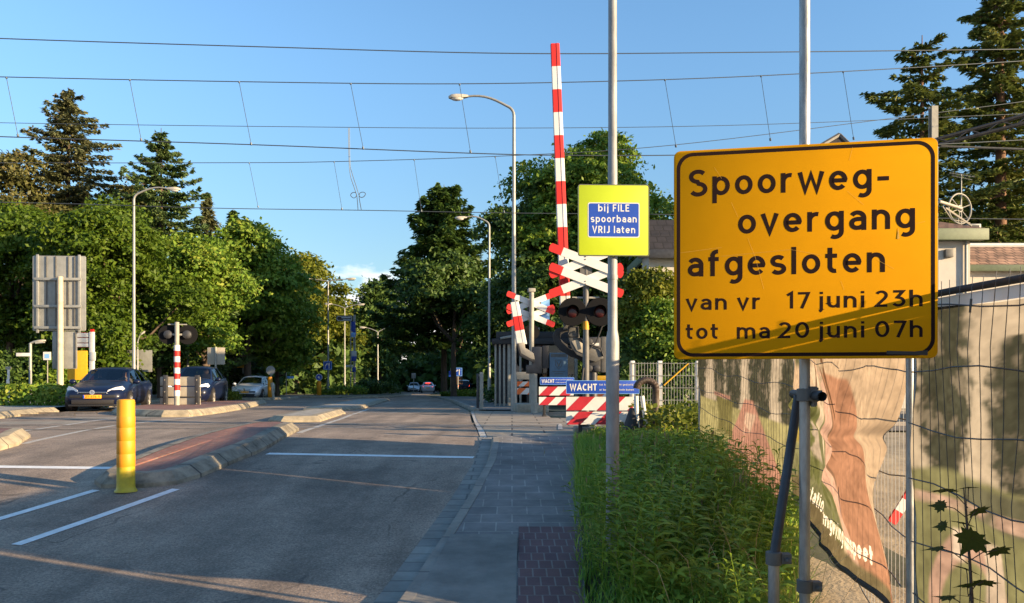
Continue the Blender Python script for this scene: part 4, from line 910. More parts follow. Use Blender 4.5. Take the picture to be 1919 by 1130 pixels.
mb = MB(); plate2(mb, [(997, 650), (1015, 650), (1015, 700), (986, 700), (986, 684), (997, 684)], -.05, .2); mb.build('drive_case', M['darkmetal'], b2, bevel=.02)
mb = MB(); plate2(mb, [(1016, 648), (1028, 648), (1028, 690), (1016, 690)], -.05, .2); mb.build('relay_case', M['dark'], b2, bevel=.02)
mb = MB(); x_ = X(1001, D5)-X(990, D5); mb.cyl((x_, .06, 0), (x_, .06, ZZ(698, D5)-g(D5)), .1, .1, 12); mb.build('pedestal', M['greypost'], b2, 40)
# left signal (seen from behind) with the striped post
D6 = 26.5
sg3 = thing('crossing_signal', 'two round crossing lamps seen from behind on a red and white banded post', 'crossing signal', (X(333, D6), D6, g(D6)+.15), R(190), 'crossing signals with red and white crosses')
zl3 = ZZ(627, D6)-g(D6)-.15
lamps(sg3, zl3, .30, .33)
ztop = ZZ(604, D6)-g(D6)-.15; zs0 = ZZ(742, D6)-g(D6)-.15; zs1 = ZZ(647, D6)-g(D6)-.15
mb = MB(); mb.lathe([(.09, -.05), (.09, zs0), (.075, zs0+.01), (.075, ztop-.01), (.07, ztop)], 14, c=(0, .1, 0)); mb.build('post', M['greypost'], sg3, 40)
for i in range(9):
    a = zs0+(zs1-zs0)*i/9; b = zs0+(zs1-zs0)*(i+1)/9; MB().lathe([(.098, a), (.098, b)], 14, c=(0, .1, 0)).build('post_band', M['white' if i % 2 == 0 else 'red'], sg3, 40)
D7 = 27.3
t = thing('board_barrier', 'three pale boards bolted to two dark posts on the left island', 'barrier', (X(300, D7), D7, g(D7)+.13), R(-3))
zb = lambda v: ZZ(v, D7)-g(D7)-.13
for a, b in ((723, 706), (743, 725), (762, 746)): MB().prism(rrect(0, X(377, D7)-X(300, D7), zb(a), zb(b), .03), 0, .035).build('board', M['alucream'], t, bevel=.006)
for u in (312, 373): MB().box(X(u, D7)-X(300, D7)-.07, X(u, D7)-X(300, D7)+.07, -.12, -.002, -.1, zb(703)).build('post', M['darkmetal'], t, bevel=.012)
mb = MB()
for u in (312, 373):
    for v in (712, 734, 756): mb.cyl((X(u, D7)-X(300, D7), -.13, zb(v)), (X(u, D7)-X(300, D7), -.12, zb(v)), .02, n=8)
mb.each('bolt', M['alucream'], t)
# pillar box on the far right side of the crossing
D8 = 26.2
t = thing('pedestrian_gate_post', 'grey double post at the end of the pavement, left of the striped barricades', 'post', (X(899, D8), D8, g(D8)+.05), 0)
MB().box(-.11, -.03, -.02, .2, 0, ZZ(703, D8)-g(D8)).build('dark_post', M['darkmetal'], t, bevel=.01)
MB().box(0, .12, -.06, .06, 0, ZZ(700, D8)-g(D8)).build('pale_post', M['greypost'], t, bevel=.012)
mb = MB(); mb.box(-.10, .1, .0, .03, ZZ(708, D8)-g(D8), ZZ(704, D8)-g(D8)); mb.box(-.22, .2, -.25, .25, -.06, .02); mb.build('bracket', M['greypost'], t)
# conduits, rubber cone and bent pipe beside the front barricade
D9 = 12.6
t = thing('bent_pipe', 'brown ribbed pipe bent like a hook over the end of the larger blue board', 'pipe', (X(1229, D9), D9, g(D9)), 0)
x0 = X(1229, D9); pts = [(0, 0, 0), (0, 0, ZZ(735, D9)-g(D9))]
for i in range(11):
    a = R(180*i/10); pts.append((X(1211, D9)-x0+.155*math.cos(a), -.0, ZZ(729, D9)-g(D9)+.14*math.sin(a)))
mb = MB(); dn = []
for i in range(len(pts)-1):
    for k in range(6): dn.append(tuple(pts[i][j]+(pts[i+1][j]-pts[i][j])*k/6 for j in range(3)))
mb.tube(dn, [.054+.006*(i % 2) for i in range(len(dn))], 12); mb.build('pipe_body', M['pipe'], t, 60)
t = thing('cable_conduit', 'white leaning cable pipes rising out of black rubber sleeves by the front barricade', 'pipes', (X(1195, D9), D9, g(D9)), 0)
x0 = X(1195, D9); P = lambda u, v, y=0: (X(u, D9)-x0, y, ZZ(v, D9)-g(D9))
for a, b in (((1216, 818), (1203, 742)), ((1196, 815), (1192, 742))): MB().tube([P(*a), P((a[0]+b[0])/2-1, (a[1]+b[1])/2), P(*b)], .038, 10).build('white_pipe', M['white'], t, 40)
for a, b, r in (((1183, 822), (1188, 765), .16), ((1206, 820), (1202, 770), .1)): MB().tube([P(*a, .05), P((a[0]+b[0])/2, (a[1]+b[1])/2, .05), P(*b, .05)], [r, r*.75, r*.4], 12).build('rubber_sleeve', M['dark'], t, 40)
# white bar fence on a low concrete wall
D10 = 14.9; x0 = X(1180, D10); zg = g(D10)
t = thing('bar_fence', 'white welded bar fence with a slanting yellow stick, behind the weeds at the track', 'fence', (x0, D10, zg), R(2))
zf = lambda v: ZZ(v, D10)-zg
mb = MB(); k = 44
for i in range(k): mb.cyl((i*.0565, 0, zf(768)), (i*.0565, 0, zf(679)), .0042, n=6)
for v in (681, 704, 727, 750):
    for dy in (-.007, .007): mb.cyl((-.02, dy, zf(v)), (k*.0565, dy, zf(v)), .0055, n=6)
mb.build('bars', M['alu'], t)
for u in (1238, 1310, 1186): MB().box(X(u, D10)-x0-.04, X(u, D10)-x0+.04, .01, .07, 0, zf(676)).build('fence_post', M['white'], t, bevel=.006)
mb = MB(); mb.tube([(X(1244, D10)-x0, -.02, zf(722)), (X(1290, D10)-x0, -.03, zf(681))], .014, 8); mb.build('stick', M['yellowedge'], t, 40)
M['panelwall'] = brickmat('concrete_panel', (.34, .32, .28), (.30, .28, .25), (.10, .09, .08), 1, .165, 3, ms=.006, var=.25)
t = thing('low_wall', 'low grey wall of upright concrete planks under the white bar fence', 'wall', (X(1235, D10+.15), D10+.15, g(D10)), R(2))
mb = MB()
for i in range(14): mb.box(i*.165, i*.165+.155, 0, .08, -.1, zf(767)-.02*(i % 3 == 1))
mb.build('planks', M['concrete'], t, bevel=.006)
MB().lathe([(.15, -.1), (.15, zf(768)), (.12, zf(765))], 14, c=(.12, -.16, 0)).build('round_post', M['white'], t, 40)
# ================================================================== OVERHEAD LINE
def wire(name, label, pts, r, drops=None, parent=None, cat='overhead wire'):
    """pts: (u,v,D); smooth catenary through them"""
    P = [W(*p) for p in pts]; cv = []
    for i in range(len(P)-1):
        p0 = P[max(i-1, 0)]; p1 = P[i]; p2 = P[i+1]; p3 = P[min(i+2, len(P)-1)]
        for k in range(8):
            s = k/8; cv.append(.5*((2*p1)+(p2-p0)*s+(2*p0-5*p1+4*p2-p3)*s*s+(3*p1-p0-3*p2+p3)*s**3))
    cv.append(P[-1]); o = Vector(P[0]); mb = MB(); mb.tube([c-o for c in cv], r, 6)
    ob = mb.build(name, M['wire'], parent); ob.location = o
    if parent is None: tag(ob, label, cat)
    return ob
def td(u, c): # depth of a wire above a track whose centre line crosses x=0 at depth c
    k = (u-959.5)/FPX; return c/(1-k*math.tan(TA))
def catenary(label, c, mess, cont, drops):
    t = thing('overhead_line', label, 'overhead line', (0, c, g(c)), 0, 'overhead lines of the railway'); off = t.location
    for nm, pts, r in (('messenger_wire', mess, .0095), ('contact_wire', cont, .0105)):
        ob = wire(nm, '', [(u, v, td(u, c)) for u, v in pts], r, parent=t); ob.location = ob.location-off
    for (u0, v0, u1, v1) in drops:
        a = W(u0, v0, td(u0, c))-off; b = W(u1, v1, td(u1, c))-off; mb = MB(); mb.tube([a, b], .006, 5); mb.tube([a, a+(b-a)*.02], .02, 6); mb.tube([b, b-(b-a)*.04], .022, 6); mb.build('dropper', M['wire'], t)
catenary('nearer pair of overhead wires with six droppers, high across the street', 17.0, [(-300, 136), (0, 144), (450, 153), (860, 157), (1250, 149), (1580, 134), (1919, 114), (2300, 90)], [(-300, 244), (0, 256), (470, 271), (880, 287), (1060, 291), (1300, 290), (1600, 278), (1919, 262), (2300, 240)],
  [(12, 145, 34, 256), (243, 149, 265, 264), (448, 153, 471, 272), (657, 156, 681, 280), (861, 157, 882, 287), (1246, 149, 1267, 276), (1426, 142, 1444, 264), (1580, 134, 1600, 262)])
catenary('farther pair of overhead wires with droppers, lower behind the nearer ones', 23.4, [(-300, 302), (0, 305), (400, 305), (620, 303), (950, 292), (1260, 272), (1700, 218), (1919, 190), (2200, 150)], [(-300, 374), (100, 381), (400, 390), (680, 394), (950, 399), (1260, 402), (1700, 408), (2200, 414)],
  [(467, 305, 484, 389), (626, 303, 641, 393), (776, 299, 790, 397), (928, 294, 945, 399)])
wire('feeder_wire', 'topmost single wire, running straight across the sky above the striped arm', [(u, v, td(u, 16)) for u, v in ((-300, 58), (0, 72), (500, 88), (960, 100), (1400, 98), (1919, 92), (2300, 86))], .010)
wire('feeder_wire', 'thin single wire between the two overhead lines, from which a looped lead hangs', [(u, v, td(u, 22)) for u, v in ((-300, 222), (0, 230), (500, 237), (960, 240), (1400, 234), (1919, 213), (2300, 196))], .008)
t = thing('jumper_lead', 'looped pair of leads hanging from a thin wire down to the lower overhead line', 'cable', W(654, 237, td(654, 23)), 0); off = t.location
for sg, us in ((-1, [(653, 240), (654, 300), (657, 330), (664, 352), (668, 366), (663, 371), (657, 366), (661, 361), (668, 364), (671, 393)]), (1, [(655, 240), (656, 305), (660, 325), (668, 350), (674, 368), (681, 369), (685, 363), (679, 360), (673, 366), (677, 393)])):
    ob = wire('lead', '', [(u, v, td(u, 23.2)) for u, v in us], .010, parent=t); ob.location = ob.location-off
# mast and bracket of the overhead line, tension wheel
D11 = 20.9
t = thing('line_mast', 'grey railway mast behind the yellow board corner, its bracket arm reaching right', 'mast', (X(1749, D11), D11, g(D11)), 0)
mb = MB(); zt = ZZ(200, D11)-g(D11)
for a, b, c_, d_ in ((-.085, .085, -.09, -.075), (-.085, .085, .075, .09), (-.006, .006, -.075, .075)): mb.box(a, b, c_, d_, 0, zt)
mb.build('column', M['greypost'], t)
mb = MB(); a = Vector((.05, 0, ZZ(262, D11)-g(D11))); b = Vector((X(2050, D11)-X(1749, D11), -1.2, ZZ(193, D11)-g(D11)))
n_ = 12
for dz in (.0, -.26):
    for dy in (-.1, .1): mb.tube([a+Vector((0, dy, dz*.6)), b+Vector((0, dy, dz))], .035, 6)
for i in range(n_):
    p = a+(b-a)*(i/n_); q = a+(b-a)*((i+1)/n_); mb.tube([p+Vector((0, -.1, -.2 if i % 2 else 0)), q+Vector((0, -.1, 0 if i % 2 else -.22))], .018, 5)
mb.build('bracket_arm', M['darkmetal'], t)
mb = MB(); mb.tube([(.1, -.05, ZZ(275, D11)-g(D11)), (X(2000, D11)-X(1749, D11), -.6, ZZ(296, D11)-g(D11))], .03, 8); mb.build('strut', M['midmetal'], t)
D12 = 20.6; c = W(1799, 391, D12)
t = thing('tension_wheel', 'pale spoked wheel of the line tensioner above the house eaves, right of the board', 'wheel', c, R(20))
mb = MB(); r = 28/FPX*D12; mb.tube([(r*math.cos(R(a)), 0, r*math.sin(R(a))) for a in range(0, 361, 12)], .022, 7, caps=False); mb.tube([(.08*math.cos(R(a)), 0, .08*math.sin(R(a))) for a in range(0, 361, 30)], .02, 6)
for a in range(20, 380, 60): mb.tube([(.07*math.cos(R(a)), 0, .07*math.sin(R(a))), (r*math.cos(R(a)), 0, r*math.sin(R(a)))], .012, 5)
mb.build('spoked_rim', M['greypost'], t, 50)
mb = MB(); mb.tube([(-.75, -.03, .12), (.0, -.03, .0)], .045, 8); mb.tube([(-.5, 0, -.02), (.4, 0, -.42)], .03, 6); mb.tube([(-.6, 0, .02), (-.3, 0, -.3), (.35, 0, -.35)], .014, 5); mb.build('lever', M['alucream'], t, 50)
# ================================================================== STREET LAMPS AND SIGNS
def street_lamp(label, u, vb, D, vt, arms, rt=.045, rb=.085, base=None, group='street lamps along the road', hd=1.0):
    z0 = g(D) if base is None else base
    t = thing('street_lamp', label, 'street lamp', (X(u, D), D, z0), 0, group)
    H = ZZ(vt, D)-z0; k = FPX/D
    first = True
    mb = MB(); sh = arms[0][1] if arms else 0
    mb.lathe([(rb*1.35, 0), (rb*1.35, H*.14), (rb, H*.15), (rt, H)], 12); mb.build('pole', M['lampgrey'], t, 40)
    for (ue, ve, bend) in arms:           # arm end in pixels
        dx = X(ue, D)-X(u, D); zt = ZZ(ve, D)-z0; pts = [Vector((0, 0, H-.05))]
        for i in range(1, 9):
            s = i/8; pts.append(Vector((dx*s, 0, H+(zt-H)*math.sin(s*math.pi/2)*bend+(zt-H)*s*(1-bend))))
        MB().tube(pts, [rt*.9-(rt*.3)*i/8 for i in range(9)], 8).build('arm', M['lampgrey'], t, 50)
        d = 1 if dx > 0 else -1; L_ = .75*hd; a = math.atan2(pts[-1].z-pts[-2].z, abs(pts[-1].x-pts[-2].x))*.6
        Mx = Matrix.Translation(pts[-1]) @ Matrix.Rotation(-a*d, 4, 'Y') @ Matrix.Scale(d, 4, (1, 0, 0)) @ Matrix.Scale(hd, 4)
        prof = [(-.15, .045, .05), (.0, .09, .07), (.25, .14, .09), (.5, .13, .085), (.62, .05, .05)]
        mb = MB(); vs = []; n = 10
        for x, wy, hz in prof:
            for j in range(n):
                q = 2*math.pi*j/n; vs.append(Mx @ Vector((x, wy*math.cos(q), .02+hz*max(-.55, math.sin(q)))))
        fs = [(i*n+j, i*n+(j+1) % n, (i+1)*n+(j+1) % n, (i+1)*n+j) for i in range(len(prof)-1) for j in range(n)]+[tuple(range(n-1, -1, -1)), tuple(4*n+j for j in range(n))]
        o = mb.add(vs, fs).build('lamp_head', M['lamphead'], t, 50)
        mb = MB(); vs = []
        for x, wy, hz in prof[1:4]:
            for j in range(7): q = math.pi+math.pi*j/6; vs.append(Mx @ Vector((x+.02, wy*.85*math.cos(q), -.02+.10*math.sin(q))))
        mb.add(vs, [(i*7+j, i*7+j+1, i*7+8+j, i*7+7+j) for i in range(2) for j in range(6)]); mb.build('lamp_glass', M['lampglass'], o, 50)
    return t
def bentlamp(label, u, D, vt, ue, ve, **k):     # pole that bends over in a smooth swan neck
    z0 = g(D); t = thing('street_lamp', label, 'street lamp', (X(u, D), D, z0), 0, 'street lamps along the road')
    dx = X(ue, D)-X(u, D); H = ZZ(vt, D)-z0; He = ZZ(ve, D)-z0; s = 1 if dx > 0 else -1; rr = .35
    MB().lathe([(.105, 0), (.105, 1.1), (.078, 1.2), (.05, H-rr)], 14).build('pole', M['lampgrey'], t, 40)
    pts = [Vector((0, 0, H-rr-.02))]+[Vector((s*rr*(1-math.cos(R(a))), 0, H-rr+rr*math.sin(R(a))*.93)) for a in (15, 30, 45, 58, 68)]
    p = pts[-1]; e = Vector((dx, 0, He-.02))
    for i in range(1, 9): q = i/8; c_ = p+(e-p)*q; c_.z += .16*math.sin(q*math.pi); pts.append(c_)
    MB().tube(pts, [.05-.018*i/(len(pts)-1) for i in range(len(pts))], 10).build('arm', M['lampgrey'], t, 60)
    Mx = Matrix.Translation(e-Vector((s*.08, 0, 0))) @ Matrix.Scale(s, 4, (1, 0, 0)) @ Matrix.Rotation(R(3), 4, 'Y')
    prof = [(-.12, .05, .05), (.02, .09, .08), (.25, .135, .10), (.42, .13, .09), (.52, .05, .045)]; n = 12; vs = []
    for x, wy, hz in prof:
        for j in range(n): q = 2*math.pi*j/n; vs.append(Mx @ Vector((x, wy*math.cos(q), .02+hz*max(-.5, math.sin(q)))))
    o = MB().add(vs, [(i*n+j, i*n+(j+1) % n, (i+1)*n+(j+1) % n, (i+1)*n+j) for i in range(4) for j in range(n)]+[tuple(range(n-1, -1, -1)), tuple(4*n+j for j in range(n))]).build('lamp_head', M['lamphead'], t, 50)
    mb = MB(); mb.ball((0, 0, 0), (1, 1, 1), n=12, k=6); mb.v = [tuple(Mx @ Vector((.24+a*.2, b*.105, -.035+c_*.07))) for a, b, c_ in mb.v]; mb.build('lamp_glass', M['lampglass'], o, 60)
    return t
bentlamp('tallest swan-neck street lamp, its head reaching left beside the striped barrier arm', 963, 25.6, 196, 866, 181)
bentlamp('swan-neck street lamp with its head reaching left, beside the dark tree right of the road', 917, 42, 412, 868, 408)
bentlamp('swan-neck street lamp on the left behind the dark hatchback, its head reaching right', 251, 36, 360, 320, 354)
street_lamp('double-armed street lamp with a blue arrow sign on its pole', 615, 725, 62, 527, [(652, 523, .8), (578, 523, .8)])
street_lamp('double-armed street lamp just right of the one bearing the blue arrow sign', 646, 726, 80, 577, [(620, 570, .8), (672, 571, .8)], rt=.05)
street_lamp('farthest double-armed street lamp before the dark trees', 708, 726, 84, 622, [(684, 614, .8), (730, 614, .8)], rt=.06)
street_lamp('dim street lamp with one arm in the shade right of the crossing lamps', 352, 720, 48, 604, [(376, 592, .8)], rt=.04)
street_lamp('thin street lamp standing in front of the grey sign back', 258, 700, 38, 640, [(264, 626, .5)], rt=.03, rb=.05, hd=.4)
street_lamp('slim leaning pole behind the white car', 455, 740, 60, 634, [], rt=.04)
street_lamp('low path lamp with a short cream head among the left shrubs', 57, 728, 35, 643, [(66, 641, .2)], rt=.06, rb=.06, hd=.75)
t = thing('path_sign', 'narrow white arm sign on the low path lamp, pointing left', 'sign', W(43, 664.5, 34.9), 0); MB().prism(rrect(-.31, .31, -.075, .075, .03), 0, .03).build('panel', M['white'], t, bevel=.004)
t = thing('path_marker', 'thin white marker post at the far left edge', 'post', (X(16, 35), 35, g(35)), 0)
MB().lathe([(.05, 0), (.05, 1.55)], 10).build('shaft', M['white'], t, 40); MB().box(-.12, .1, -.04, .04, 1.55, 1.68).build('head', M['greypost'], t, bevel=.01); MB().box(-.05, .07, -.09, -.05, .85, 1.1).build('box', M['white'], t, bevel=.01)
t = thing('information_sign', 'small pale blue square sign in front of the left shrubs', 'sign', W(88, 667, 33), 0); MB().prism(rrect(-.16, .16, -.17, .17, .02), 0, .02).build('panel', M['white'], t); mb = MB(); mb.prism(rrect(-.10, .10, -.10, .08, .02), -.004, -.001); mb.build('picture', M['bluelit'], t); MB().cyl((0, .04, -.17), (0, .04, g(33)-W(88, 667, 33).z), .02, n=8).build('post', M['greypost'], t)
# big sign back on the left
D = 30; x0 = X(117, D); z0 = g(D)
t = thing('direction_sign', 'big grey sign seen from behind with frame rails, on a cream pole at the left', 'road sign', (x0, D, z0), R(3))
zz = lambda v: ZZ(v, D)-z0; xx = lambda u: X(u, D)-x0
MB().prism(rrect(xx(61), xx(158), zz(620), zz(479), .06), .06, .10).build('panel', M['alu'], t, bevel=.006)
MB().prism(rrect(xx(97), xx(142), zz(691), zz(621), .04), .06, .09).build('lower_panel', M['alu'], t, bevel=.006)
mb = MB()
for u in (71, 147): mb.box(xx(u)-.045, xx(u)+.045, 0, .058, zz(624), zz(477))
mb.each('upright_rail', M['alu'], t, bevel=.006)
mb = MB()
for u in (87, 104, 127, 138): mb.box(xx(u)-.015, xx(u)+.015, .02, .058, zz(618), zz(480))
for u in (106, 140): mb.box(xx(u)-.015, xx(u)+.015, .02, .058, zz(689), zz(622))
mb.each('rib', M['midmetal'], t)
mb = MB()
for v in (523, 574, 614): mb.box(xx(66), xx(152), -.05, -.001, zz(v)-.05, zz(v)+.05)
mb.each('cross_rail', M['alu'], t, bevel=.006)
MB().lathe([(.14, -.05), (.115, 1.0), (.10, zz(519)-.02), (.08, zz(519))], 16, c=(0, -.16, 0)).build('pole', M['creampole'], t, 40)
# station pillar, yellow panel
D = 33; x0 = X(172, D); z0 = g(D)
t = thing('station_sign', 'red and white station pillar with three white strips on an arm', 'sign', (x0, D, z0), 0)
MB().box(-.08, .10, -.06, .06, 0, ZZ(622, D)-z0).build('pillar', M['white'], t, bevel=.01); MB().box(-.05, .08, -.05, .05, ZZ(622, D)-z0+.002, ZZ(617, D)-z0).build('cap', M['red'], t)
for a, b in ((632, 624), (642, 633.5), (650, 643.5)): o = MB().box(X(143, D)-x0, -.1, -.03, .03, ZZ(a, D)-z0, ZZ(b, D)-z0).build('strip', M['white'], t, bevel=.004); MB().box(X(142, D)-x0-.03, X(143, D)-x0+.02, -.034, -.0305, ZZ(a, D)-z0, ZZ(b, D)-z0).build('red_edge', M['red'], o)
MB().box(X(142, D)-x0, -.1, .04, .07, ZZ(651, D)-z0, ZZ(623, D)-z0).build('red_frame', M['red'], t); MB().box(-.02, .2, -.09, -.062, ZZ(676, D)-z0, ZZ(660, D)-z0).build('small_board', M['white'], t, bevel=.005)
D = 33.5; x0 = X(145, D); z0 = g(D)
t = thing('yellow_panel', 'large plain yellow board low behind the big sign pole, left of the dark hatchback', 'board', (x0, D, z0), 0)
MB().prism(rrect(X(126, D)-x0, X(163, D)-x0, ZZ(712, D)-z0, ZZ(657, D)-z0, .03), 0, .06).build('panel', M['yellowedge'], t, bevel=.01); mb = MB()
for u in (130, 160): mb.cyl((X(u, D)-x0, .1, 0), (X(u, D)-x0, .1, ZZ(660, D)-z0), .035, n=8)
mb.each('leg', M['darkmetal'], t)
def signpole(name, label, cat, u, D, vtop, r=.035, cm='greypost', group=None):
    t = thing(name, label, cat, (X(u, D), D, g(D)), 0, group); MB().cyl((0, .05, -.05), (0, .05, ZZ(vtop, D)-g(D)), r, n=10).build('pole', M[cm], t, 40); return t
def sgnrect(t, u0, u1, v0, v1, D, m, y=0, r=.03, name='panel', th=.02):
    ox, oz = t.location.x, t.location.z
    return MB().prism(rrect(X(u0, D)-ox, X(u1, D)-ox, ZZ(v1, D)-oz, ZZ(v0, D)-oz, r), y, y+th).build(name, M[m], t, bevel=.003)
D = 40; t = signpole('road_sign', 'grey blue sign back behind the dark hatchback, standing in shade', 'road sign', 265, D, 655, .05); sgnrect(t, 236, 285, 656, 697, D, 'alu')
D = 38; t = signpole('road_sign', 'pale square sign back on a thin pole above the second blue car', 'road sign', 403.5, D, 650, .05); sgnrect(t, 387, 420, 651, 683, D, 'alucream', y=.1); mb = MB()
D = 58; t = signpole('street_name_sign', 'yellow strip sign on a thin pole left of the white car', 'sign', 461, D, 683, .04); sgnrect(t, 437, 462, 683.5, 689, D, 'flexyellow')
# octagon sign back and yellow bollard by the white car
D = 47; t = signpole('stop_sign', 'grey octagonal sign back on a post by the white car', 'road sign', 507, D, 690, .04); mb = MB(); c = Vector((0, 0, ZZ(694, D)-g(D))); r = 9/FPX*D
mb.prism([(r*math.cos(R(22.5+45*i)), c.z+r*math.sin(R(22.5+45*i))) for i in range(8)], 0, .02); mb.build('panel', M['alu'], t)
def flex(label, u, D, v0, v1, r, sign=None):
    t = thing('marker_bollard', label, 'bollard', (X(u, D), D, g(D)+.1), 0); z = lambda v: ZZ(v, D)-g(D)-.1
    MB().lathe([(r*.6, -.1), (r*.6, z(v1)+.02), (r, z(v1)+.1), (r, z(v0)-.03), (r*.8, z(v0))], 14).build('tube', M['flexband'], t, 40); return t, z
flex('yellow marker bollard right of the white car', 506, 46.6, 706, 745, .14)
t = thing('wooden_stake', 'pale leaning wooden stake beside the yellow marker bollard', 'stake', (X(513, 46.2), 46.2, g(46)), 0); MB().tube([(0, 0, 0), (-.12, 0, 1.0)], .07, 8).build('stake_body', M['alucream'], t, 40)
t, z = flex('orange yellow marker bollard carrying a round blue arrow sign, before the low shrubs', 598, 57, 714, 742, .16)
r = 6.3/FPX*57; c = z(707)
mb = MB(); mb.lathe([(r, 0), (r, .03)], 24, M=Matrix.Translation((0, -.0, c)) @ Matrix.Rotation(R(90), 4, 'X')); o = mb.build('round_sign', M['white'], t, 40)
mb = MB(); mb.lathe([(r*.86, 0), (r*.86, .006)], 24, M=Matrix.Translation((0, -.031, c)) @ Matrix.Rotation(R(90), 4, 'X')); mb.build('blue_disc', M['blue'], o, 40)
mb = MB(); q = r*.45; mb.prism([(-q, c+q*.1), (-q*.1, c+q*.9), (-q*.1, c+.3*q), (q, c-.7*q), (q*.7, c-q), (-q*.35, c-q*.05), (-q, c-q*.1)][::-1], -.040, -.038); mb.prism(rrect(-q*.6, q*.3, c-q*.6, c+q*.6, .02), -.0395, -.0375); mb.build('arrow', M['white'], o)
def arrowsign(label, u, D, v0, v1, u0, u1, pole=None):
    t = thing('lane_sign', label, 'road sign', (X((u0+u1)/2, D), D-.15, ZZ(v1, D)), 0); wd = X(u1, D)-X(u0, D); ht = ZZ(v0, D)-ZZ(v1, D)
    MB().prism(rrect(-wd/2, wd/2, 0, ht, .05), 0, .03).build('panel', M['blue'], t); mb = MB(); ring(mb, rrect(-wd/2+.02, wd/2-.02, .02, ht-.02, .05), rrect(-wd/2+.06, wd/2-.06, .06, ht-.06, .03), -.002); mb.build('rim', M['bluelit'], t)
    mb = MB(); L_ = wd*.05
    mb.box(wd*.12, wd*.22, -.006, -.003, ht*.15, ht*.68); mb.prism([(wd*.05, ht*.66), (wd*.29, ht*.66), (wd*.17, ht*.85)], -.006, -.003)
    pts = [(-wd*.28, ht*.15), (-wd*.28, ht*.42), (-wd*.2, ht*.55), (-wd*.06, ht*.66)]
    for a, b in zip(pts[:-1], pts[1:]):
        d = Vector((b[0]-a[0], b[1]-a[1])).normalized(); n = Vector((-d.y, d.x))*wd*.045; mb.prism([(a[0]-n.x, a[1]-n.y), (b[0]-n.x, b[1]-n.y), (b[0]+n.x, b[1]+n.y), (a[0]+n.x, a[1]+n.y)], -.006, -.003)
    mb.prism([(-wd*.13, ht*.78), (-wd*.11, ht*.53), (wd*.06, ht*.74)], -.0062, -.0032); mb.build('arrows', M['white'], t); return t
arrowsign('blue lane arrow sign on the pole of the double-armed lamp', 615, 61.7, 677, 693, 606.5, 623)
t = arrowsign('blue lane arrow sign deep in the shade right of the road', 857, 80, 689, 705, 850, 866.5); MB().cyl((0, .06, -3), (0, .06, .8), .05, n=8).build('pole', M['greypost'], t)
# signposts in the background
D = 72; t = signpole('wayfinding_post', 'tall pole with stacked blue cycle and parking signs in front of the dark trees', 'signpost', 664, D, 590, .10)
for v0, v1, u0, u1, m in ((603, 622, 658, 667, 'blue'), (623, 632, 657, 667, 'bluelit'), (658, 668, 659, 669, 'white'), (668, 677, 659, 669, 'blue'), (688, 697, 661, 668, 'blue'), (620, 629, 662, 668, 'blue')): sgnrect(t, u0, u1, v0, v1, D, m, y=-.2-.01*(v0 % 5))
sgnrect(t, 648, 662, 684, 688, D, 'white', y=-.15)
D = 71; t = signpole('tourist_sign', 'brown pointed sign beside the tall pole of stacked blue signs', 'road sign', 657, D, 592, .05); ox, oz = t.location.x, t.location.z
p = [(X(629, D)-ox, ZZ(596.5, D)-oz), (X(632, D)-ox, ZZ(602, D)-oz), (X(661, D)-ox, ZZ(602, D)-oz), (X(661, D)-ox, ZZ(591, D)-oz), (X(632, D)-ox, ZZ(591, D)-oz)]
MB().prism(p, 0, .05).build('panel', M['brown'], t); c_ = (sum(a for a, b in p)/5, sum(b for a, b in p)/5); q = [(c_[0]+(a-c_[0])*.9, c_[1]+(b-c_[1])*.78) for a, b in p]; q2 = [(c_[0]+(a-c_[0])*.85, c_[1]+(b-c_[1])*.62) for a, b in p]; mb = MB(); ring(mb, q, q2, -.005); mb.box(X(640, D)-ox, X(657, D)-ox, -.008, -.004, ZZ(596, D)-oz, ZZ(594.5, D)-oz); mb.box(X(643, D)-ox, X(657, D)-ox, -.008, -.004, ZZ(599, D)-oz, ZZ(598, D)-oz); mb.build('lines', M['white'], t)
D = 85; t = signpole('wayfinding_post', 'brown stack of direction strips behind the shaded blue arrow sign', 'signpost', 858, D, 706, .06)
for k in range(4): sgnrect(t, 846, 867, 706+k*3.6, 709+k*3.6, D, 'brown', y=-.06)
D = 86; t = signpole('wayfinding_post', 'small white direction strip under a blue sign left of the shaded arrow sign', 'signpost', 845, D, 690, .06); sgnrect(t, 841, 850, 695, 706, D, 'blue', y=-.06); sgnrect(t, 845, 854, 712, 717, D, 'white', y=-.1)
D = 100; t = signpole('warning_sign', 'red-edged triangle above a round red-edged sign in the shade of the road', 'road sign', 832, D, 694, .05); ox, oz = t.location.x, t.location.z
def tri(s, y, m, nm, par): c = ZZ(702, D)-oz; MB().prism([(-.45*s, c-.26*s), (.45*s, c-.26*s), (0, c+.52*s)], y, y+.02).build(nm, M[m], par)
tri(1, 0, 'darkred', 'triangle', t); tri(.62, -.03, 'white', 'triangle_field', t)
for r, y, m, nm in ((.40, 0, 'darkred', 'round_plate'), (.28, -.03, 'white', 'round_field'), (.1, -.05, 'black', 'symbol')):
    mb = MB(); mb.lathe([(r, 0), (r, .02)], 18, M=Matrix.Translation((0, y, ZZ(709.5, D)-oz)) @ Matrix.Rotation(R(90), 4, 'X')); mb.build(nm, M[m], t, 40)
D = 95; t = signpole('road_sign', 'grey sign back on a pole by the grey car left of the road', 'road sign', 775, D, 700, .05); sgnrect(t, 771, 779, 699, 709, D, 'alu')
D = 75; t = signpole('street_name_sign', 'small blue strip sign in the shade left of the low shrubs', 'sign', 536, D, 698, .04); sgnrect(t, 538, 551, 705, 709.5, D, 'bluelit')
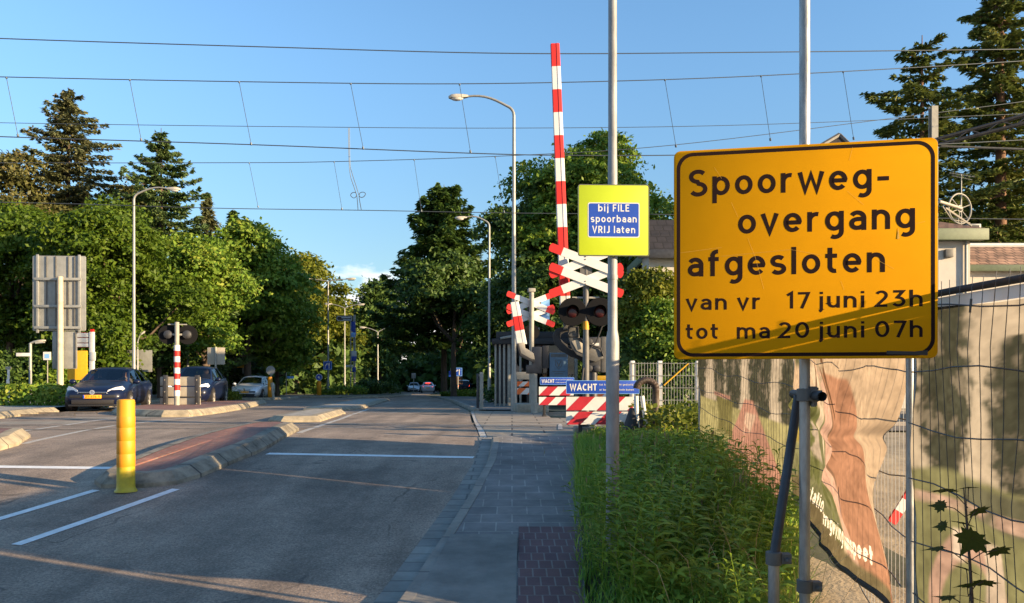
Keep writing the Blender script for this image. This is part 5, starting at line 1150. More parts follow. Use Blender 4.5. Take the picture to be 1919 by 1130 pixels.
# ================================================================== BUILDINGS
# hip-roofed house behind the board
def quadmesh(name, quads, m, par):
    mb = MB()
    for q in quads: mb.add(q, [tuple(range(len(q)))])
    return mb.build(name, m, par)
hx0, hx1, hy0, hy1 = 5.6, 16.0, 30.0, 34.0; hz = g(30)
hs_ = thing('house', 'white house with a dark hipped tile roof, mostly hidden behind the yellow board', 'house', (hx0, hy0, hz), 0)
w_, d_ = hx1-hx0, hy1-hy0; eh = ZZ(466, 29.5)-hz; rh = ZZ(254, 31.9)-hz
MB().box(0, w_, 0, d_, -.2, eh-.01).build('walls', M['wallwhite'], hs_)
o_ = .55; A = (-o_, -o_, eh); B = (w_+o_, -o_, eh); C_ = (w_+o_, d_+o_, eh); D_ = (-o_, d_+o_, eh); r1 = (w_*.73, d_*.45, rh); r2 = (w_*.78, d_*.6, rh)
q = MB(); q.add([A, B, C_, D_, r1, r2], [(0, 1, 4), (1, 2, 5, 4), (2, 3, 5), (3, 0, 4, 5)]); rf = q.build('roof', M['roofdark'], hs_)
mb = MB(); mb.tube([A, r1], .09, 6); mb.tube([B, r1], .09, 6); mb.build('hip_ridge', M['midmetal'], rf, 50)
mb = MB(); mb.box(-o_, w_+o_, -o_-.02, -o_+.1, eh-.32, eh+.03); mb.box(-o_-.02, -o_+.1, -o_+.102, d_+o_, eh-.32, eh+.03); mb.build('gutter_board', M['fascia'], hs_, bevel=.01)
MB().box(-o_+.1, w_+o_, -o_+.1, -.01, eh-.25, eh-.20).build('soffit', M['fascia'], hs_)
wn_ = MB().box(.55, 1.3, -.03, -.005, 1.0, 3.0).build('window', M['window'], hs_); MB().box(.48, 1.37, -.02, .0, .93, 3.07).build('window_frame', M['white'], wn_)
mb = MB(); xa, xb = X(1192, 28.6)-hx0, X(1330, 28.6)-hx0; zr, ze = ZZ(413, 29.8)-hz, ZZ(470, 28.2)-hz
mb.add([(xa, -1.9, ze), (xb, -1.9, ze), (xb, -.3, zr), (xa+.5, -.3, zr), (xa, .6, ze)], [(0, 1, 2, 3), (0, 3, 4)]); mb.build('porch_roof', M['roofdark'], hs_)
mb = MB(); mb.box(xa-.02, xb, -1.98, -1.88, ze-.28, ze+.02); mb.build('porch_gutter', M['darkmetal'], hs_, bevel=.01)
MB().tube([(xa, -1.9, ze+.03), (xa+.5, -.3, zr+.03)], .06, 6).build('porch_hip', M['midmetal'], hs_, 50)
MB().box(xa+.45, xb, -1.5, -.01, -.2, ze-.05).build('porch_wall', M['wallwhite'], hs_)
# lower wing to the right with the brown roof (nearer)
D = 29.0; x0 = X(1752, D); z0 = g(D)
t = thing('house_wing', 'white rendered house with a green-grey eaves board and brown tiles, right of the board', 'house', (x0, D, z0), 0)
X_ = lambda u: X(u, D)-x0; Z_ = lambda v: ZZ(v, D)-z0
MB().box(X_(1640), X_(1818), 0, .9, -.2, Z_(451)).build('walls', M['wallwhite'], t)
MB().box(X_(1640), X_(1840), -.45, -.36, Z_(453), Z_(432)).build('eaves_board', M['fascia'], t, bevel=.01)
MB().box(X_(1640), X_(1838), -.35, .0, Z_(452), Z_(449)).build('soffit', M['fascia'], t)
q = MB(); q.add([(X_(1640), -.42, Z_(432)), (X_(1838), -.42, Z_(432)), (X_(1770), 2.6, Z_(380)), (X_(1640), 2.6, Z_(380))], [(0, 1, 2, 3)]); q.add([(X_(1838), -.42, Z_(432)), (X_(1838), 5, Z_(432)), (X_(1770), 2.6, Z_(380))], [(0, 1, 2)]); q.build('roof', M['rooftile'], t)
o = MB().box(X_(1768), X_(1783), -.16, -.0, Z_(483), Z_(468)).build('vent_cowl', M['midmetal'], t, bevel=.02)
o2 = MB().cyl((X_(1808), -.08, 0), (X_(1808), -.08, Z_(452)), .05, n=10).build('downpipe', M['alu'], t, 40)
mb = MB(); mb.box(X_(1822), X_(1848), .3, .7, Z_(440), Z_(416)); mb.build('dormer', M['alu'], t, bevel=.02); MB().box(X_(1824), X_(1844), .28, .299, Z_(438), Z_(419)).build('dormer_opening', M['black'], t)
mb = MB(); zt = Z_(318)
mb.cyl((X_(1819), .6, Z_(425)), (X_(1819), .6, zt), .018, n=8)
for dz, L_ in ((-.05, .45), (-.16, .35)): mb.tube([(X_(1819)-L_, .6, zt+dz+.09), (X_(1819)+L_, .5, zt+dz-.09)], .010, 5)
for k in range(7): xk = X_(1819)-.4+k*.13; mb.tube([(xk, .4, zt-.05-k*.02+.07), (xk, .8, zt-.05-k*.02+.07)], .007, 5)
mb.build('aerial', M['alu'], t)
D = 30; x0 = X(1812, D); z0 = g(D)
t = thing('shed', 'low outbuilding with patchy sunlit brown tiles and a pale ridge, at the right edge', 'shed', (x0, D, z0), 0)
X_ = lambda u: X(u, D)-x0; Z_ = lambda v: ZZ(v, D)-z0
MB().box(X_(1818), X_(2150), .3, 4, -.2, Z_(505)).build('walls', M['wallwhite'], t)
MB().box(X_(1812), X_(2150), -.05, .05, Z_(508), Z_(496)).build('eaves_board', M['fascia'], t, bevel=.01)
M['rooflichen'] = brickmat('lichen_roof_tile', (.34, .20, .13), (.27, .16, .10), (.10, .06, .04), 1, .36, .33, var=.75, ms=.03, vary=1.6)
q = MB(); q.add([(X_(1812), -.05, Z_(496)), (X_(2150), -.05, Z_(496)), (X_(2150), 2.2, Z_(443)), (X_(1838), 2.2, Z_(443))], [(0, 1, 2, 3)]); q.add([(X_(2150), 2.2, Z_(443)), (X_(1838), 2.2, Z_(443)), (X_(1812), 4.4, Z_(496)), (X_(2150), 4.4, Z_(496))], [(1, 0, 3, 2)]); q.build('roof', M['rooflichen'], t)
MB().tube([(X_(1850), 2.2, Z_(443)+.03), (X_(2150), 2.2, Z_(443)+.03)], .10, 8).build('ridge', M['white'], t, 40)
# station shelter with pale columns
D = 31; x0 = X(925, D); z0 = g(D)
t = thing('station_shelter', 'dark flat-roofed glazed shelter on pale columns behind the far crossing signal', 'shelter', (x0, D, z0), 0)
X_ = lambda u: X(u, D)-x0; Z_ = lambda v: ZZ(v, D)-z0
mb = MB(); mb.box(X_(922), X_(1078), -.6, 4, Z_(646), Z_(636)); mb.build('roof', M['dark'], t, bevel=.02)
MB().box(X_(930), X_(1078), -.2, 3.5, Z_(636)+.002, Z_(622)).build('roof_upstand', M['dark'], t, bevel=.02)
mb = MB(); mb.tube([(X_(938), -.7, Z_(636)), (X_(970), -.7, Z_(630)), (X_(1010), -.7, Z_(618))], .05, 6); mb.build('canopy_rail', M['greypost'], t)
for u, r in ((929, .035), (937, .035), (945, .04), (954, .06), (975, .04), (1078, .06)): MB().box(X_(u)-r, X_(u)+r, -.45, -.3, 0, Z_(646)).build('column', M['greypost'], t, bevel=.008)
MB().box(X_(960), X_(1076), -.30, -.28, .2, Z_(648)).build('glass_wall', M['window'], t)
MB().box(X_(928), X_(1078), 3.4, 3.5, 0, Z_(646)).build('back_wall', M['darkmetal'], t)
M['posterblue'] = mat('poster_blue', (.10, .17, .24), .5, var=.2, scale=4)
D = 29.6; t = thing('poster', 'pale blue poster with a dark shield emblem on the shelter glass', 'poster', (X(1047, D), D, ZZ(707, D)), 0); wd = 34/FPX*D; ht = 46/FPX*D
MB().prism(rrect(-wd/2, wd/2, 0, ht, .02), 0, .03).build('sheet', M['posterblue'], t); c = ht*.55
mb = MB(); mb.prism([(-.10, c+.1), (0, c-.14), (.10, c+.1), (.06, c+.1), (0, c-.04), (-.06, c+.1)], -.004, -.001); ring(mb, [(-.14, c+.15), (-.13, c-.06), (0, c-.22), (.13, c-.06), (.14, c+.15)], [(-.12, c+.13), (-.11, c-.05), (0, c-.19), (.11, c-.05), (.12, c+.13)], -.003); mb.build('emblem', M['midmetal'], t)
mb = MB(); mb.box(-.24, .24, -.004, -.001, .20, .225); mb.box(-.15, .15, -.004, -.001, .12, .145); mb.box(-.3, .3, -.0045, -.001, ht*.82, ht*.95); mb.build('print', M['midmetal'], t)
# ================================================================== CARS AND THEIR DRIVERS
M['carblue'] = mat('dark_blue_car_paint', (.004, .008, .030), .35, .0, coat=.22, spec=.3)
M['carblack'] = mat('black_trim', (.012, .012, .014), .5)
M['carsilver'] = mat('silver_car_paint', (.66, .69, .72), .35, .3, coat=.6)
M['carwhite'] = mat('pale_car_paint', (.62, .62, .64), .3, .1, coat=.6)
M['carglass'] = glassmat('car_glass', alpha=.5)
M['chrome'] = mat('chrome', (.75, .75, .75), .12, 1)
M['headlens'] = mat('headlight_lens', (.50, .51, .52), .2, .0, coat=.8)
M['lampon'] = mat('lit_headlight', (.9, .9, .85), .3, emit=((1, .97, .88), .5))
M['tail'] = mat('lit_tail_light', (.6, .02, .01), .3, emit=((1, .06, .02), 3.0))
M['plate'] = mat('orange_number_plate', (.86, .36, .015), .4)
M['tyre'] = mat('tyre', (.018, .018, .019), .85); M['rim'] = mat('wheel_rim', (.55, .52, .47), .3, .7)
M['interior'] = mat('car_interior', (.02, .02, .022), .8)
HATCH = [(-2.14,.30,.58,.63,.655,.58,.66,.60,.46), (-2.06,.22,.63,.70,.72,.70,.79,.74,.60), (-1.75,.19,.71,.80,.83,.81,.875,.82,.69), (-1.2,.19,.81,.90,.935,.85,.90,.85,.73), (-.85,.19,.87,.955,1.0,.85,.90,.86,.75), (-.12,.19,.905,1.365,1.41,.85,.90,.865,.59), (.5,.19,.935,1.425,1.475,.85,.90,.865,.60), (1.2,.19,.965,1.40,1.455,.85,.90,.86,.585), (1.75,.19,.99,1.31,1.37,.85,.90,.85,.55), (2.03,.22,.98,1.02,1.05,.83,.88,.80,.63), (2.12,.28,.85,.89,.91,.75,.82,.74,.60), (2.15,.36,.7,.72,.73,.7,.78,.7,.56)]
def car(label, loc, rz, paint, s=(1,1,1), lights='off', plate=None, rear=False):
    t = thing('parked_car' if False else 'car', label, 'car', loc, rz)
    mx_ = lambda p: (p[0]*s[0], p[1]*s[1], p[2]*s[2])
    bm = bmesh.new(); rows = []
    for (y, zb, zl, ze, zt, wl, wm, wb, wt) in HATCH:
        half = [(wl*.86, zb), (wl, zb+.10), (wm, .36+.12*(zl/.9)), (wm*.992, zl-.10), (wb, zl), (wt, ze), (wt*.62, zt), (0, zt+.012)]
        full = half+[(-a, b) for a, b in half[-2::-1]]
        rows.append([bm.verts.new(mx_((a, y, b))) for a, b in full])
    n = len(rows[0]); F = {}
    for i in range(len(rows)-1):
        for j in range(n-1):
            F[(i, j)] = bm.faces.new((rows[i][j], rows[i][j+1], rows[i+1][j+1], rows[i+1][j]))
        bm.faces.new((rows[i][n-1], rows[i][0], rows[i+1][0], rows[i+1][n-1]))
    bm.faces.new(rows[0][::-1]); bm.faces.new(rows[-1])
    bmesh.ops.recalc_face_normals(bm, faces=bm.faces)
    groups = [('windscreen', [F[(4, j)] for j in (5, 6, 7, 8)]), ('rear_window', [F[(8, j)] for j in (5, 6, 7, 8)]), ('side_window', [F[(4, 4)]]), ('side_window', [F[(4, 9)]])]
    for i in (5, 6, 7): groups += [('side_window', [F[(i, 4)]]), ('side_window', [F[(i, 9)]])]
    for nm, fs in groups:
        bmesh.ops.inset_region(bm, faces=fs, thickness=.045*s[0], depth=-.008, use_even_offset=True, use_boundary=True)
    glass = []
    for nm, fs in groups:
        me = MB()
        for f in fs: me.add([tuple(v.co) for v in f.verts], [tuple(range(len(f.verts)))])
        glass.append((nm, me))
    bmesh.ops.delete(bm, geom=[f for nm, fs in groups for f in fs], context='FACES_ONLY')
    me = bpy.data.meshes.new('body'); bm.to_mesh(me); bm.free(); me.materials.append(M[paint]); me.polygons.foreach_set('use_smooth', [True]*len(me.polygons)); me.set_sharp_from_angle(angle=R(42))
    body = bpy.data.objects.new('body', me); C.objects.link(body); body.parent = t
    for nm, mb in glass: mb.build(nm, M['carglass'], t)
    def B(*a): x0, x1, y0, y1, z0, z1 = a; return MB().box(x0*s[0], x1*s[0], y0*s[1], y1*s[1], z0*s[2], z1*s[2])
    B(-.62, .62, -.55, 1.7, .35, .62).build('interior', M['interior'], t, bevel=.02)
    for x in (-.38, .38): B(x-.24, x+.24, .28, .44, .6, 1.18).build('seat', M['interior'], t, bevel=.06)
    mb = MB(); mb.tube([(.38*s[0]+.17*math.cos(R(a)), -.32*s[1]-.05*math.sin(R(a)), .86*s[2]+.16*math.sin(R(a))) for a in range(0, 361, 24)], .018, 6); mb.build('steering_wheel', M['carblack'], t, 50)
    # wheels
    for x in (-.80, .80):
        for y in (-1.32, 1.33):
            rr = .315*s[2]; Mx = Matrix.Translation((x*s[0], y*s[1], rr)) @ Matrix.Rotation(R(90 if x > 0 else -90), 4, 'Y')
            MB().lathe([(.25, .125), (rr*1.17, .118), (rr*1.17, -.08), (.25, -.08)], 24, M=Mx).build('wheel_arch', M['black'], t, 40)
            mb = MB(); mb.lathe([(rr*.66, -.05), (rr*.93, -.03), (rr, .0), (rr, .10), (rr*.95, .128), (rr*.68, .132), (rr*.66, .10)], 26, M=Mx); wh = mb.build('wheel', M['tyre'], t, 40)
            mb = MB(); mb.lathe([(rr*.66, .09), (rr*.66, .126), (rr*.60, .128), (rr*.58, .10), (.05, .11)], 24, M=Mx)
            for k in range(5):
                a = R(72*k); mb.tube([Mx @ Vector((.03*math.cos(a), .03*math.sin(a), .122)), Mx @ Vector((rr*.62*math.cos(a), rr*.62*math.sin(a), .118))], .03, 6)
            mb.build('rim', M['rim'], wh, 40)
    # front end
    front = lambda z: -2.135 if z < .62 else -2.10
    for x in (-1, 1):
        p = [(.40, -2.13, .60), (.58, -2.10, .57), (.73, -2.0, .60), (.845, -1.72, .735), (.78, -1.76, .825), (.62, -1.97, .785), (.44, -2.09, .70)]
        p = [mx_((x*a, b-.018, c+.004)) for a, b, c in p]; bk = [(a*.97, b+.06, c-.004) for a, b, c in p]; k = len(p)
        fs = [tuple(range(k)), tuple(range(2*k-1, k-1, -1))]+[(i, i+k, (i+1) % k+k, (i+1) % k) for i in range(k)]
        MB().add(p+bk, fs if x < 0 else [f[::-1] for f in fs]).build('headlight', M['lampon' if lights == 'on' else 'headlens'], t, 30)
        mb = MB(); mb.ball(mx_((x*.97, -.72, .97)), (.11*s[0], .08, .08)); mb.tube([mx_((x*.84, -.7, .92)), mx_((x*.93, -.71, .94))], .03, 6); mb.build('mirror', M[paint if lights != 'silver' else paint], t, 60)
        p = [(.62, -1.0, 0)]
        B(*(sorted((x*.40, x*.62))+[-2.125, -2.09, .33, .42])).build('fog_lamp_recess', M['black'], t, bevel=.015)
        p = [(.80, 2.03, .74), (.58, 2.13, .74), (.58, 2.10, .90), (.76, 2.02, .97)]; p = [mx_((x*a, b+.02, c)) for a, b, c in p]; bk = [(a*.96, b-.08, c) for a, b, c in p]
        fs = [(0, 1, 2, 3), (7, 6, 5, 4)]+[(i, i+4, (i+1) % 4+4, (i+1) % 4) for i in range(4)]
        MB().add(p+bk, fs if x < 0 else [f[::-1] for f in fs]).build('tail_light', M['tail' if lights == 'tail' else 'lens'], t)
    B(-.36, .36, -2.155, -2.1, .585, .625).build('grille', M['carblack'], t, bevel=.01)
    B(-.42, .42, -2.16, -2.12, .626, .642).build('chrome_bar', M['chrome'], t, bevel=.004)
    mb = MB(); mb.lathe([(.075, -.01), (.075, .012), (.055, .012), (.055, -.01)], 20, M=Matrix.Translation(mx_((0, -2.165, .633))) @ Matrix.Rotation(R(90), 4, 'X')); mb.build('badge', M['chrome'], t, 40)
    B(-.60, .60, -2.15, -2.06, .255, .40).build('lower_grille', M['black'], t, bevel=.015)
    B(-.66, .66, -2.15, -2.06, .44, .56).build('upper_grille', M['carblack'], t, bevel=.03)
    B(-.70, .70, -2.12, -2.0, .185, .25).build('lip', M['carblack'], t, bevel=.015)
    pz = .44; yf = -2.175
    if plate:
        p = B(-.26, .26, yf, yf+.03, pz, pz+.11).build('number_plate', M['plate'], t, bevel=.004); B(-.26, -.215, yf-.002, yf-.0005, pz+.004, pz+.106).build('blue_strip', M['blue'], p)
        mb = MB(); put_text(mb, plate, -.19, pz+.025, .065, yf*s[1]-.004, .42, stroke=.16); mb.build('plate_lettering', M['black'], p)
    if rear:
        B(-.26, .26, 2.155, 2.17, .62, .73).build('number_plate', M['plate'], t); B(-.35, .35, 2.0, 2.03, 1.30, 1.33).build('brake_light', M['tail'], t)
    mb = MB()
    for x in (-.66, .2): mb.box(x*s[0], (x+.45)*s[0], -.93*s[1], -.90*s[1], .995*s[2], 1.005*s[2])
    mb.each('wiper', M['black'], t)
    return t
car1_loc = Vector((X(208, 27.2), 27.2, g(27)))
c1 = car('nearest car, a dark blue hatchback with an orange front plate waiting at the left', car1_loc, R(13), 'carblue', (1.02, 1.02, 1.0), plate='ZT-476-S', lights='off')
car2_loc = Vector((X(368, 33.5), 33.5, g(33.5)))
car('second dark blue car, taller, partly hidden behind the pale boards of the left island', car2_loc, R(10), 'carblue', (1.05, 1.03, 1.13), lights='on')
car3_loc = Vector((X(475, 48), 48, g(48)))
car('silver car with an orange front plate coming out of the side road', car3_loc, R(4), 'carsilver', (.97, .98, .98), plate='42-NTB-8')
car('pale car driving away with its red tail lights on, far down the shaded road', (X(799, 105), 107, g(106)), R(186), 'carwhite', (1, 1, 1), lights='tail', rear=True)
car('dark car with red tail lights behind the shaded trunk right of the road', (X(868, 92), 93, g(92)), R(184), 'carblue', (1.05, 1, 1.1), lights='tail')
car('grey blue car standing in shade left of the far pale car', (X(776, 118), 118, g(118)), R(5), 'carsilver', (1, 1, 1))
# people seated in the cars: one continuous skinned surface each
M['skin'] = mat('skin', (.52, .30, .20), .6, var=.08); M['hair'] = mat('hair', (.06, .035, .02), .7)
def person(label, loc, rz, cloth, arms, hair=True):
    cm = mat('clothing', cloth, .85, var=.15)
    V = [(0, 0, 0, .15, .11), (0, .02, .16, .15, .11), (0, .03, .34, .18, .12), (0, .02, .46, .12, .09), (0, .0, .54, .052, .055), (0, -.01, .60, .062, .07), (0, -.012, .68, .075, .092), (0, -.005, .755, .062, .075)]
    Eg = [(i, i+1) for i in range(7)]
    V += [(0, -.11, .665, .012, .014)]; Eg += [(6, 8)]                     # nose
    for sd, (el_, ha) in zip((-1, 1), arms):
        k = len(V); V += [(sd*.19, .02, .43, .062, .062), (*el_, .045, .045), (*ha, .032, .032), (ha[0], ha[1]-.05, ha[2]+.03, .036, .022)]
        Eg += [(3, k), (k, k+1), (k+1, k+2), (k+2, k+3)]
        for f in range(4): V.append((ha[0]+(-.03+.02*f), ha[1]-.10+.006*abs(f-1.5), ha[2]+.055, .009, .009)); Eg.append((k+3, len(V)-1))
        V.append((ha[0]-sd*.05, ha[1]-.05, ha[2]+.05, .010, .010)); Eg.append((k+3, len(V)-1))
    for sd in (-1, 1):                                                      # thighs on the seat
        k = len(V); V += [(sd*.10, -.05, -.02, .085, .085), (sd*.13, -.42, .02, .065, .065), (sd*.13, -.50, -.30, .05, .05)]; Eg += [(0, k), (k, k+1), (k+1, k+2)]
    me = bpy.data.meshes.new('person'); me.from_pydata([v[:3] for v in V], Eg, [])
    bm = bmesh.new(); bm.from_mesh(me); ly = bm.verts.layers.skin.verify(); bm.verts.ensure_lookup_table()
    for i, v in enumerate(bm.verts): v[ly].radius = (V[i][3], V[i][4]); v[ly].use_root = (i == 0)
    bm.to_mesh(me); bm.free()
    tmp = bpy.data.objects.new('tmp', me); C.objects.link(tmp); tmp.modifiers.new('Skin', 'SKIN'); sb = tmp.modifiers.new('Sub', 'SUBSURF'); sb.levels = 1
    dg = bpy.context.evaluated_depsgraph_get(); m2 = bpy.data.meshes.new_from_object(tmp.evaluated_get(dg)); bpy.data.objects.remove(tmp)
    m2.name = 'person'; m2.materials.clear(); m2.materials.append(cm); m2.materials.append(M['skin'])
    for p in m2.polygons:
        c = p.center; p.use_smooth = True
        p.material_index = 1 if c.z > .52 or any((c-Vector(a[1])).length < .10 for a in arms) else 0
    ob = bpy.data.objects.new('person', m2); C.objects.link(ob); ob.location = loc; ob.rotation_euler = (0, 0, rz); tag(ob, label, 'person')
    mb = MB(); mb.ball((0, .018, .715), (.088, .098, .095), n=14, k=9); keep = [f for f in mb.f if sum(mb.v[i][2] for i in f)/len(f) > .70-.9*(sum(mb.v[i][1] for i in f)/len(f))]; mb.f = keep; mb.m = [0]*len(keep); mb.build('hair', M['hair'], ob, 60)
    mb = MB()
    for x in (-.03, .03): mb.ball((x, -.098, .69), .009, n=8, k=5)
    mb.box(-.022, .022, -.103, -.097, .622, .63); mb.build('eyes_and_mouth', M['hair'], ob)
    return ob
def incar(cl, rz, p): return Vector(cl)+Matrix.Rotation(rz, 3, 'Z') @ Vector(p)
whl = [((.27-.02, -.22, .24), (.14, -.50, .42)), ((.27, -.22, .24), (.18, -.50, .40))]
person('driver in light clothing behind the windscreen of the nearest dark blue hatchback', incar(car1_loc, R(13), (.39, .18, .60)), R(13), (.40, .36, .30), [((-.28, -.16, .26), (-.15, -.42, .38)), ((.27, -.16, .25), (.15, -.42, .40))])
person('passenger beside the driver of the nearest dark blue hatchback, in dark clothing', incar(car1_loc, R(13), (-.39, .18, .58)), R(13), (.10, .09, .09), [((-.26, -.06, .20), (-.12, -.28, .12)), ((.25, -.06, .2), (.10, -.26, .12))])
person('driver of the silver car, in a dark top behind the wheel', incar(car3_loc, R(4), (.37, .18, .58)), R(4), (.05, .06, .09), [((-.27, -.16, .25), (-.15, -.42, .38)), ((.27, -.16, .25), (.15, -.42, .38))])
# ================================================================== VEGETATION
def leafobj(name, c, u, v, m, parent=None, loc=None, pointed=True):
    """c centres, u half length vectors, v half width vectors (numpy, n x 3)"""
    n = len(c); co = np.empty((n, 4, 3), np.float32)
    co[:, 0] = c-u; co[:, 1] = c+v*1.0-u*.1; co[:, 2] = c+u; co[:, 3] = c-v-u*.1
    me = bpy.data.meshes.new(name); me.vertices.add(n*4); me.vertices.foreach_set('co', co.ravel())
    me.loops.add(n*4); me.loops.foreach_set('vertex_index', np.arange(n*4, dtype=np.int32))
    me.polygons.add(n); me.polygons.foreach_set('loop_start', np.arange(0, n*4, 4, dtype=np.int32)); me.update(calc_edges=True)
    me.materials.append(m); o = bpy.data.objects.new(name, me); C.objects.link(o)
    if parent is not None: o.parent = parent
    if loc is not None: o.location = loc
    return o
def unit(a): return a/np.maximum(np.linalg.norm(a, axis=1, keepdims=True), 1e-6)
def leaves_for(rs, centers, outward, n_each, spread, size, flat=.5, aspect=.55):
    n = len(centers)*n_each; c = np.repeat(centers, n_each, 0)+rs.normal(0, 1, (n, 3))*spread*np.array((1, 1, .75)); o = np.repeat(outward, n_each, 0)
    nr = unit(o*flat+np.array((0, 0, .35))*flat+rs.normal(0, .55, (n, 3))); a = unit(np.cross(nr, rs.normal(0, 1, (n, 3)))); b = np.cross(nr, a)
    s = size*(.6+.8*rs.rand(n, 1)); return c, a*s, b*s*aspect
def broadleaf(label, u, vtop, wpx, D, mk, seed, dens=1.0, low=.16, size=None, cat='tree', name='tree', trunk=True, group=None, sy=1.0, lobes=15, base=None):
    rs = np.random.RandomState(seed); z0 = g(D) if base is None else base; H = ZZ(vtop, D)-z0; Rr = wpx/2/FPX*D
    t = thing(name, label, cat, (X(u, D), D, z0), 0, group)
    cz = H*(1+low)/2; rz = H*(1-low)/2; L_ = []
    for i in range(lobes):
        th = rs.rand()*2*np.pi; ph = np.arcsin(rs.uniform(-.85, 1)); q = .45+.42*rs.rand()
        f = (rs.uniform(.26, .42))
        L_.append(((q*np.cos(th)*np.cos(ph)*Rr*.86, q*np.sin(th)*np.cos(ph)*Rr*.86*sy, cz+q*np.sin(ph)*rz*.92), f*min(Rr, rz)*1.15))
    L_.append(((rs.uniform(-.15, .15)*Rr, 0, cz+rz*.68), .34*min(Rr, rz)))
    size = size or max(.11, .0036*D); cs = []; os_ = []
    area = 0
    for (c, r) in L_:
        k = max(12, int(30*dens*(r/ (size*4))**1.2)); d = unit(rs.normal(0, 1, (k, 3))); d[:, 2] = np.abs(d[:, 2])*np.where(rs.rand(k) < .72, 1, -1); rad = r*(.62+.45*rs.rand(k, 1)**.6)
        cs.append(np.array(c)+d*rad*np.array((1, 1, .8))); os_.append(d)
    cs = np.vstack(cs); os_ = np.vstack(os_); keep = rs.rand(len(cs)) < .52; cs = cs[keep]; os_ = os_[keep]
    n_e = int(34*dens); n_ = len(cs)*n_e; cc = np.repeat(cs, n_e, 0); oo = np.repeat(os_, n_e, 0); sz_ = size*np.repeat(.7+.9*rs.rand(len(cs), 1), n_e, 0)
    lo = rs.normal(0, 1, (n_, 3)); lo[:, 2] *= .32; tl = oo.copy(); tl[:, 2] = 0
    c = cc+lo*sz_*1.8; c[:, 2] -= (lo*tl).sum(1)*sz_[:, 0]*.9                       # pads that droop outwards
    nr = unit(oo*.55+np.array((0, 0, .40))+rs.normal(0, .60, (n_, 3))); a = unit(np.cross(nr, rs.normal(0, 1, (n_, 3)))); b = np.cross(nr, a); ss_ = size*.80*(.55+.8*rs.rand(n_, 1)); a = a*ss_; b = b*ss_*.55
    inner = rs.rand(len(c)) < 1; leafobj('crown', c, a, b, LF[mk], t)
    if trunk:
        mb = MB(); tr_ = max(.10, H*.020); top = Vector((rs.uniform(-.3, .3), 0, H*.72)); mb.tube([(0, 0, -.2), (0, 0, .2), (rs.uniform(-.1, .1), 0, H*.3), tuple(top)], [tr_*1.5, tr_*1.1, tr_*.85, tr_*.25], 9)
        for (c_, r) in L_[::2]:
            zb = min(max(H*.18, c_[2]*.55), H*.6); p0 = Vector((0, 0, zb)); p2 = Vector(c_); p1 = (p0+p2)/2+Vector((0, 0, -.06*H)); mb.tube([p0, p1, p2], [tr_*.5, tr_*.32, tr_*.1], 6)
        mb.build('trunk', M['bark'], t, 60)
    return t
def conifer(label, u, vtop, wpx, D, mk, seed, dens=1.0, droop=.25, start=.08, pw=.85, size=None, name='conifer', bark='bark', step=None, spikes=5, jit=.25, base=None, bushy=1.0):
    rs = np.random.RandomState(seed); z0 = g(D) if base is None else base; H = ZZ(vtop, D)-z0; Rr = wpx/2/FPX*D
    t = thing(name, label, 'tree', (X(u, D), D, z0), 0); size = size or max(.12, .0042*D)
    C_, A_, B_ = [], [], []; mb = MB(); tr_ = max(.1, H*.016); mb.tube([(0, 0, -.2), (0, 0, H*.5), (0, 0, H)], [tr_, tr_*.6, .02], 8)
    z = H*start; step = step or H*.032; a0 = 0
    while z < H*.985:
        f = (z-H*start)/(H*(1-start)); Lb = Rr*(1-f)**pw+.12
        for k in range(spikes):
            L1 = Lb*(1-jit+2*jit*rs.rand()*.7); th = a0+2*np.pi*k/spikes+rs.uniform(-.5, .5); d = np.array((np.cos(th), np.sin(th), 0)); n = max(3, int(L1/(size*.75)*dens*1.4))
            s = np.sort(rs.uniform(.12, 1, n)); zz = z+L1*(-droop*s+.9*droop*s*s*s)+.10*L1*s*(f > .75)
            p = d[None]*L1*s[:, None]; p[:, 2] = zz
            if k % 2 == 0 and L1 > .8: mb.tube([(0, 0, z), tuple(d*L1*.5+np.array((0, 0, z-droop*L1*.42))), tuple(d*L1*.95+np.array((0, 0, z-.1*droop*L1)))], [tr_*.22, tr_*.13, .012], 5)
            w_ = L1*.26*(1.15-s)+size*.4; side = np.array((-d[1], d[0], 0)); m_ = int(5*bushy)
            pp = np.repeat(p, m_, 0); ww = np.repeat(w_, m_)[:, None]; nn = len(pp); lat = rs.uniform(-1, 1, (nn, 1))
            pp = pp+side*lat*ww+np.array((0, 0, 1))*(rs.normal(0, .25, (nn, 1))*size*1.6-np.abs(lat)*ww*.25)
            dr = unit(d*.8+side*lat*.9+np.c_[np.zeros((nn, 2)), rs.normal(-.15, .30, nn)]+rs.normal(0, .25, (nn, 3))); nr = unit(np.array((0, 0, 1))+rs.normal(0, .45, (nn, 3))); wv = unit(np.cross(nr, dr))
            sz = size*(.6+.8*rs.rand(nn, 1)); C_.append(pp); A_.append(dr*sz); B_.append(wv*sz*.42)
        a0 += 1.1; z += step*(.75+.5*rs.rand())*(1.15-.5*f)
    leafobj('crown', np.vstack(C_), np.vstack(A_), np.vstack(B_), LF[mk], t); mb.build('trunk', M[bark], t, 60)
    return t
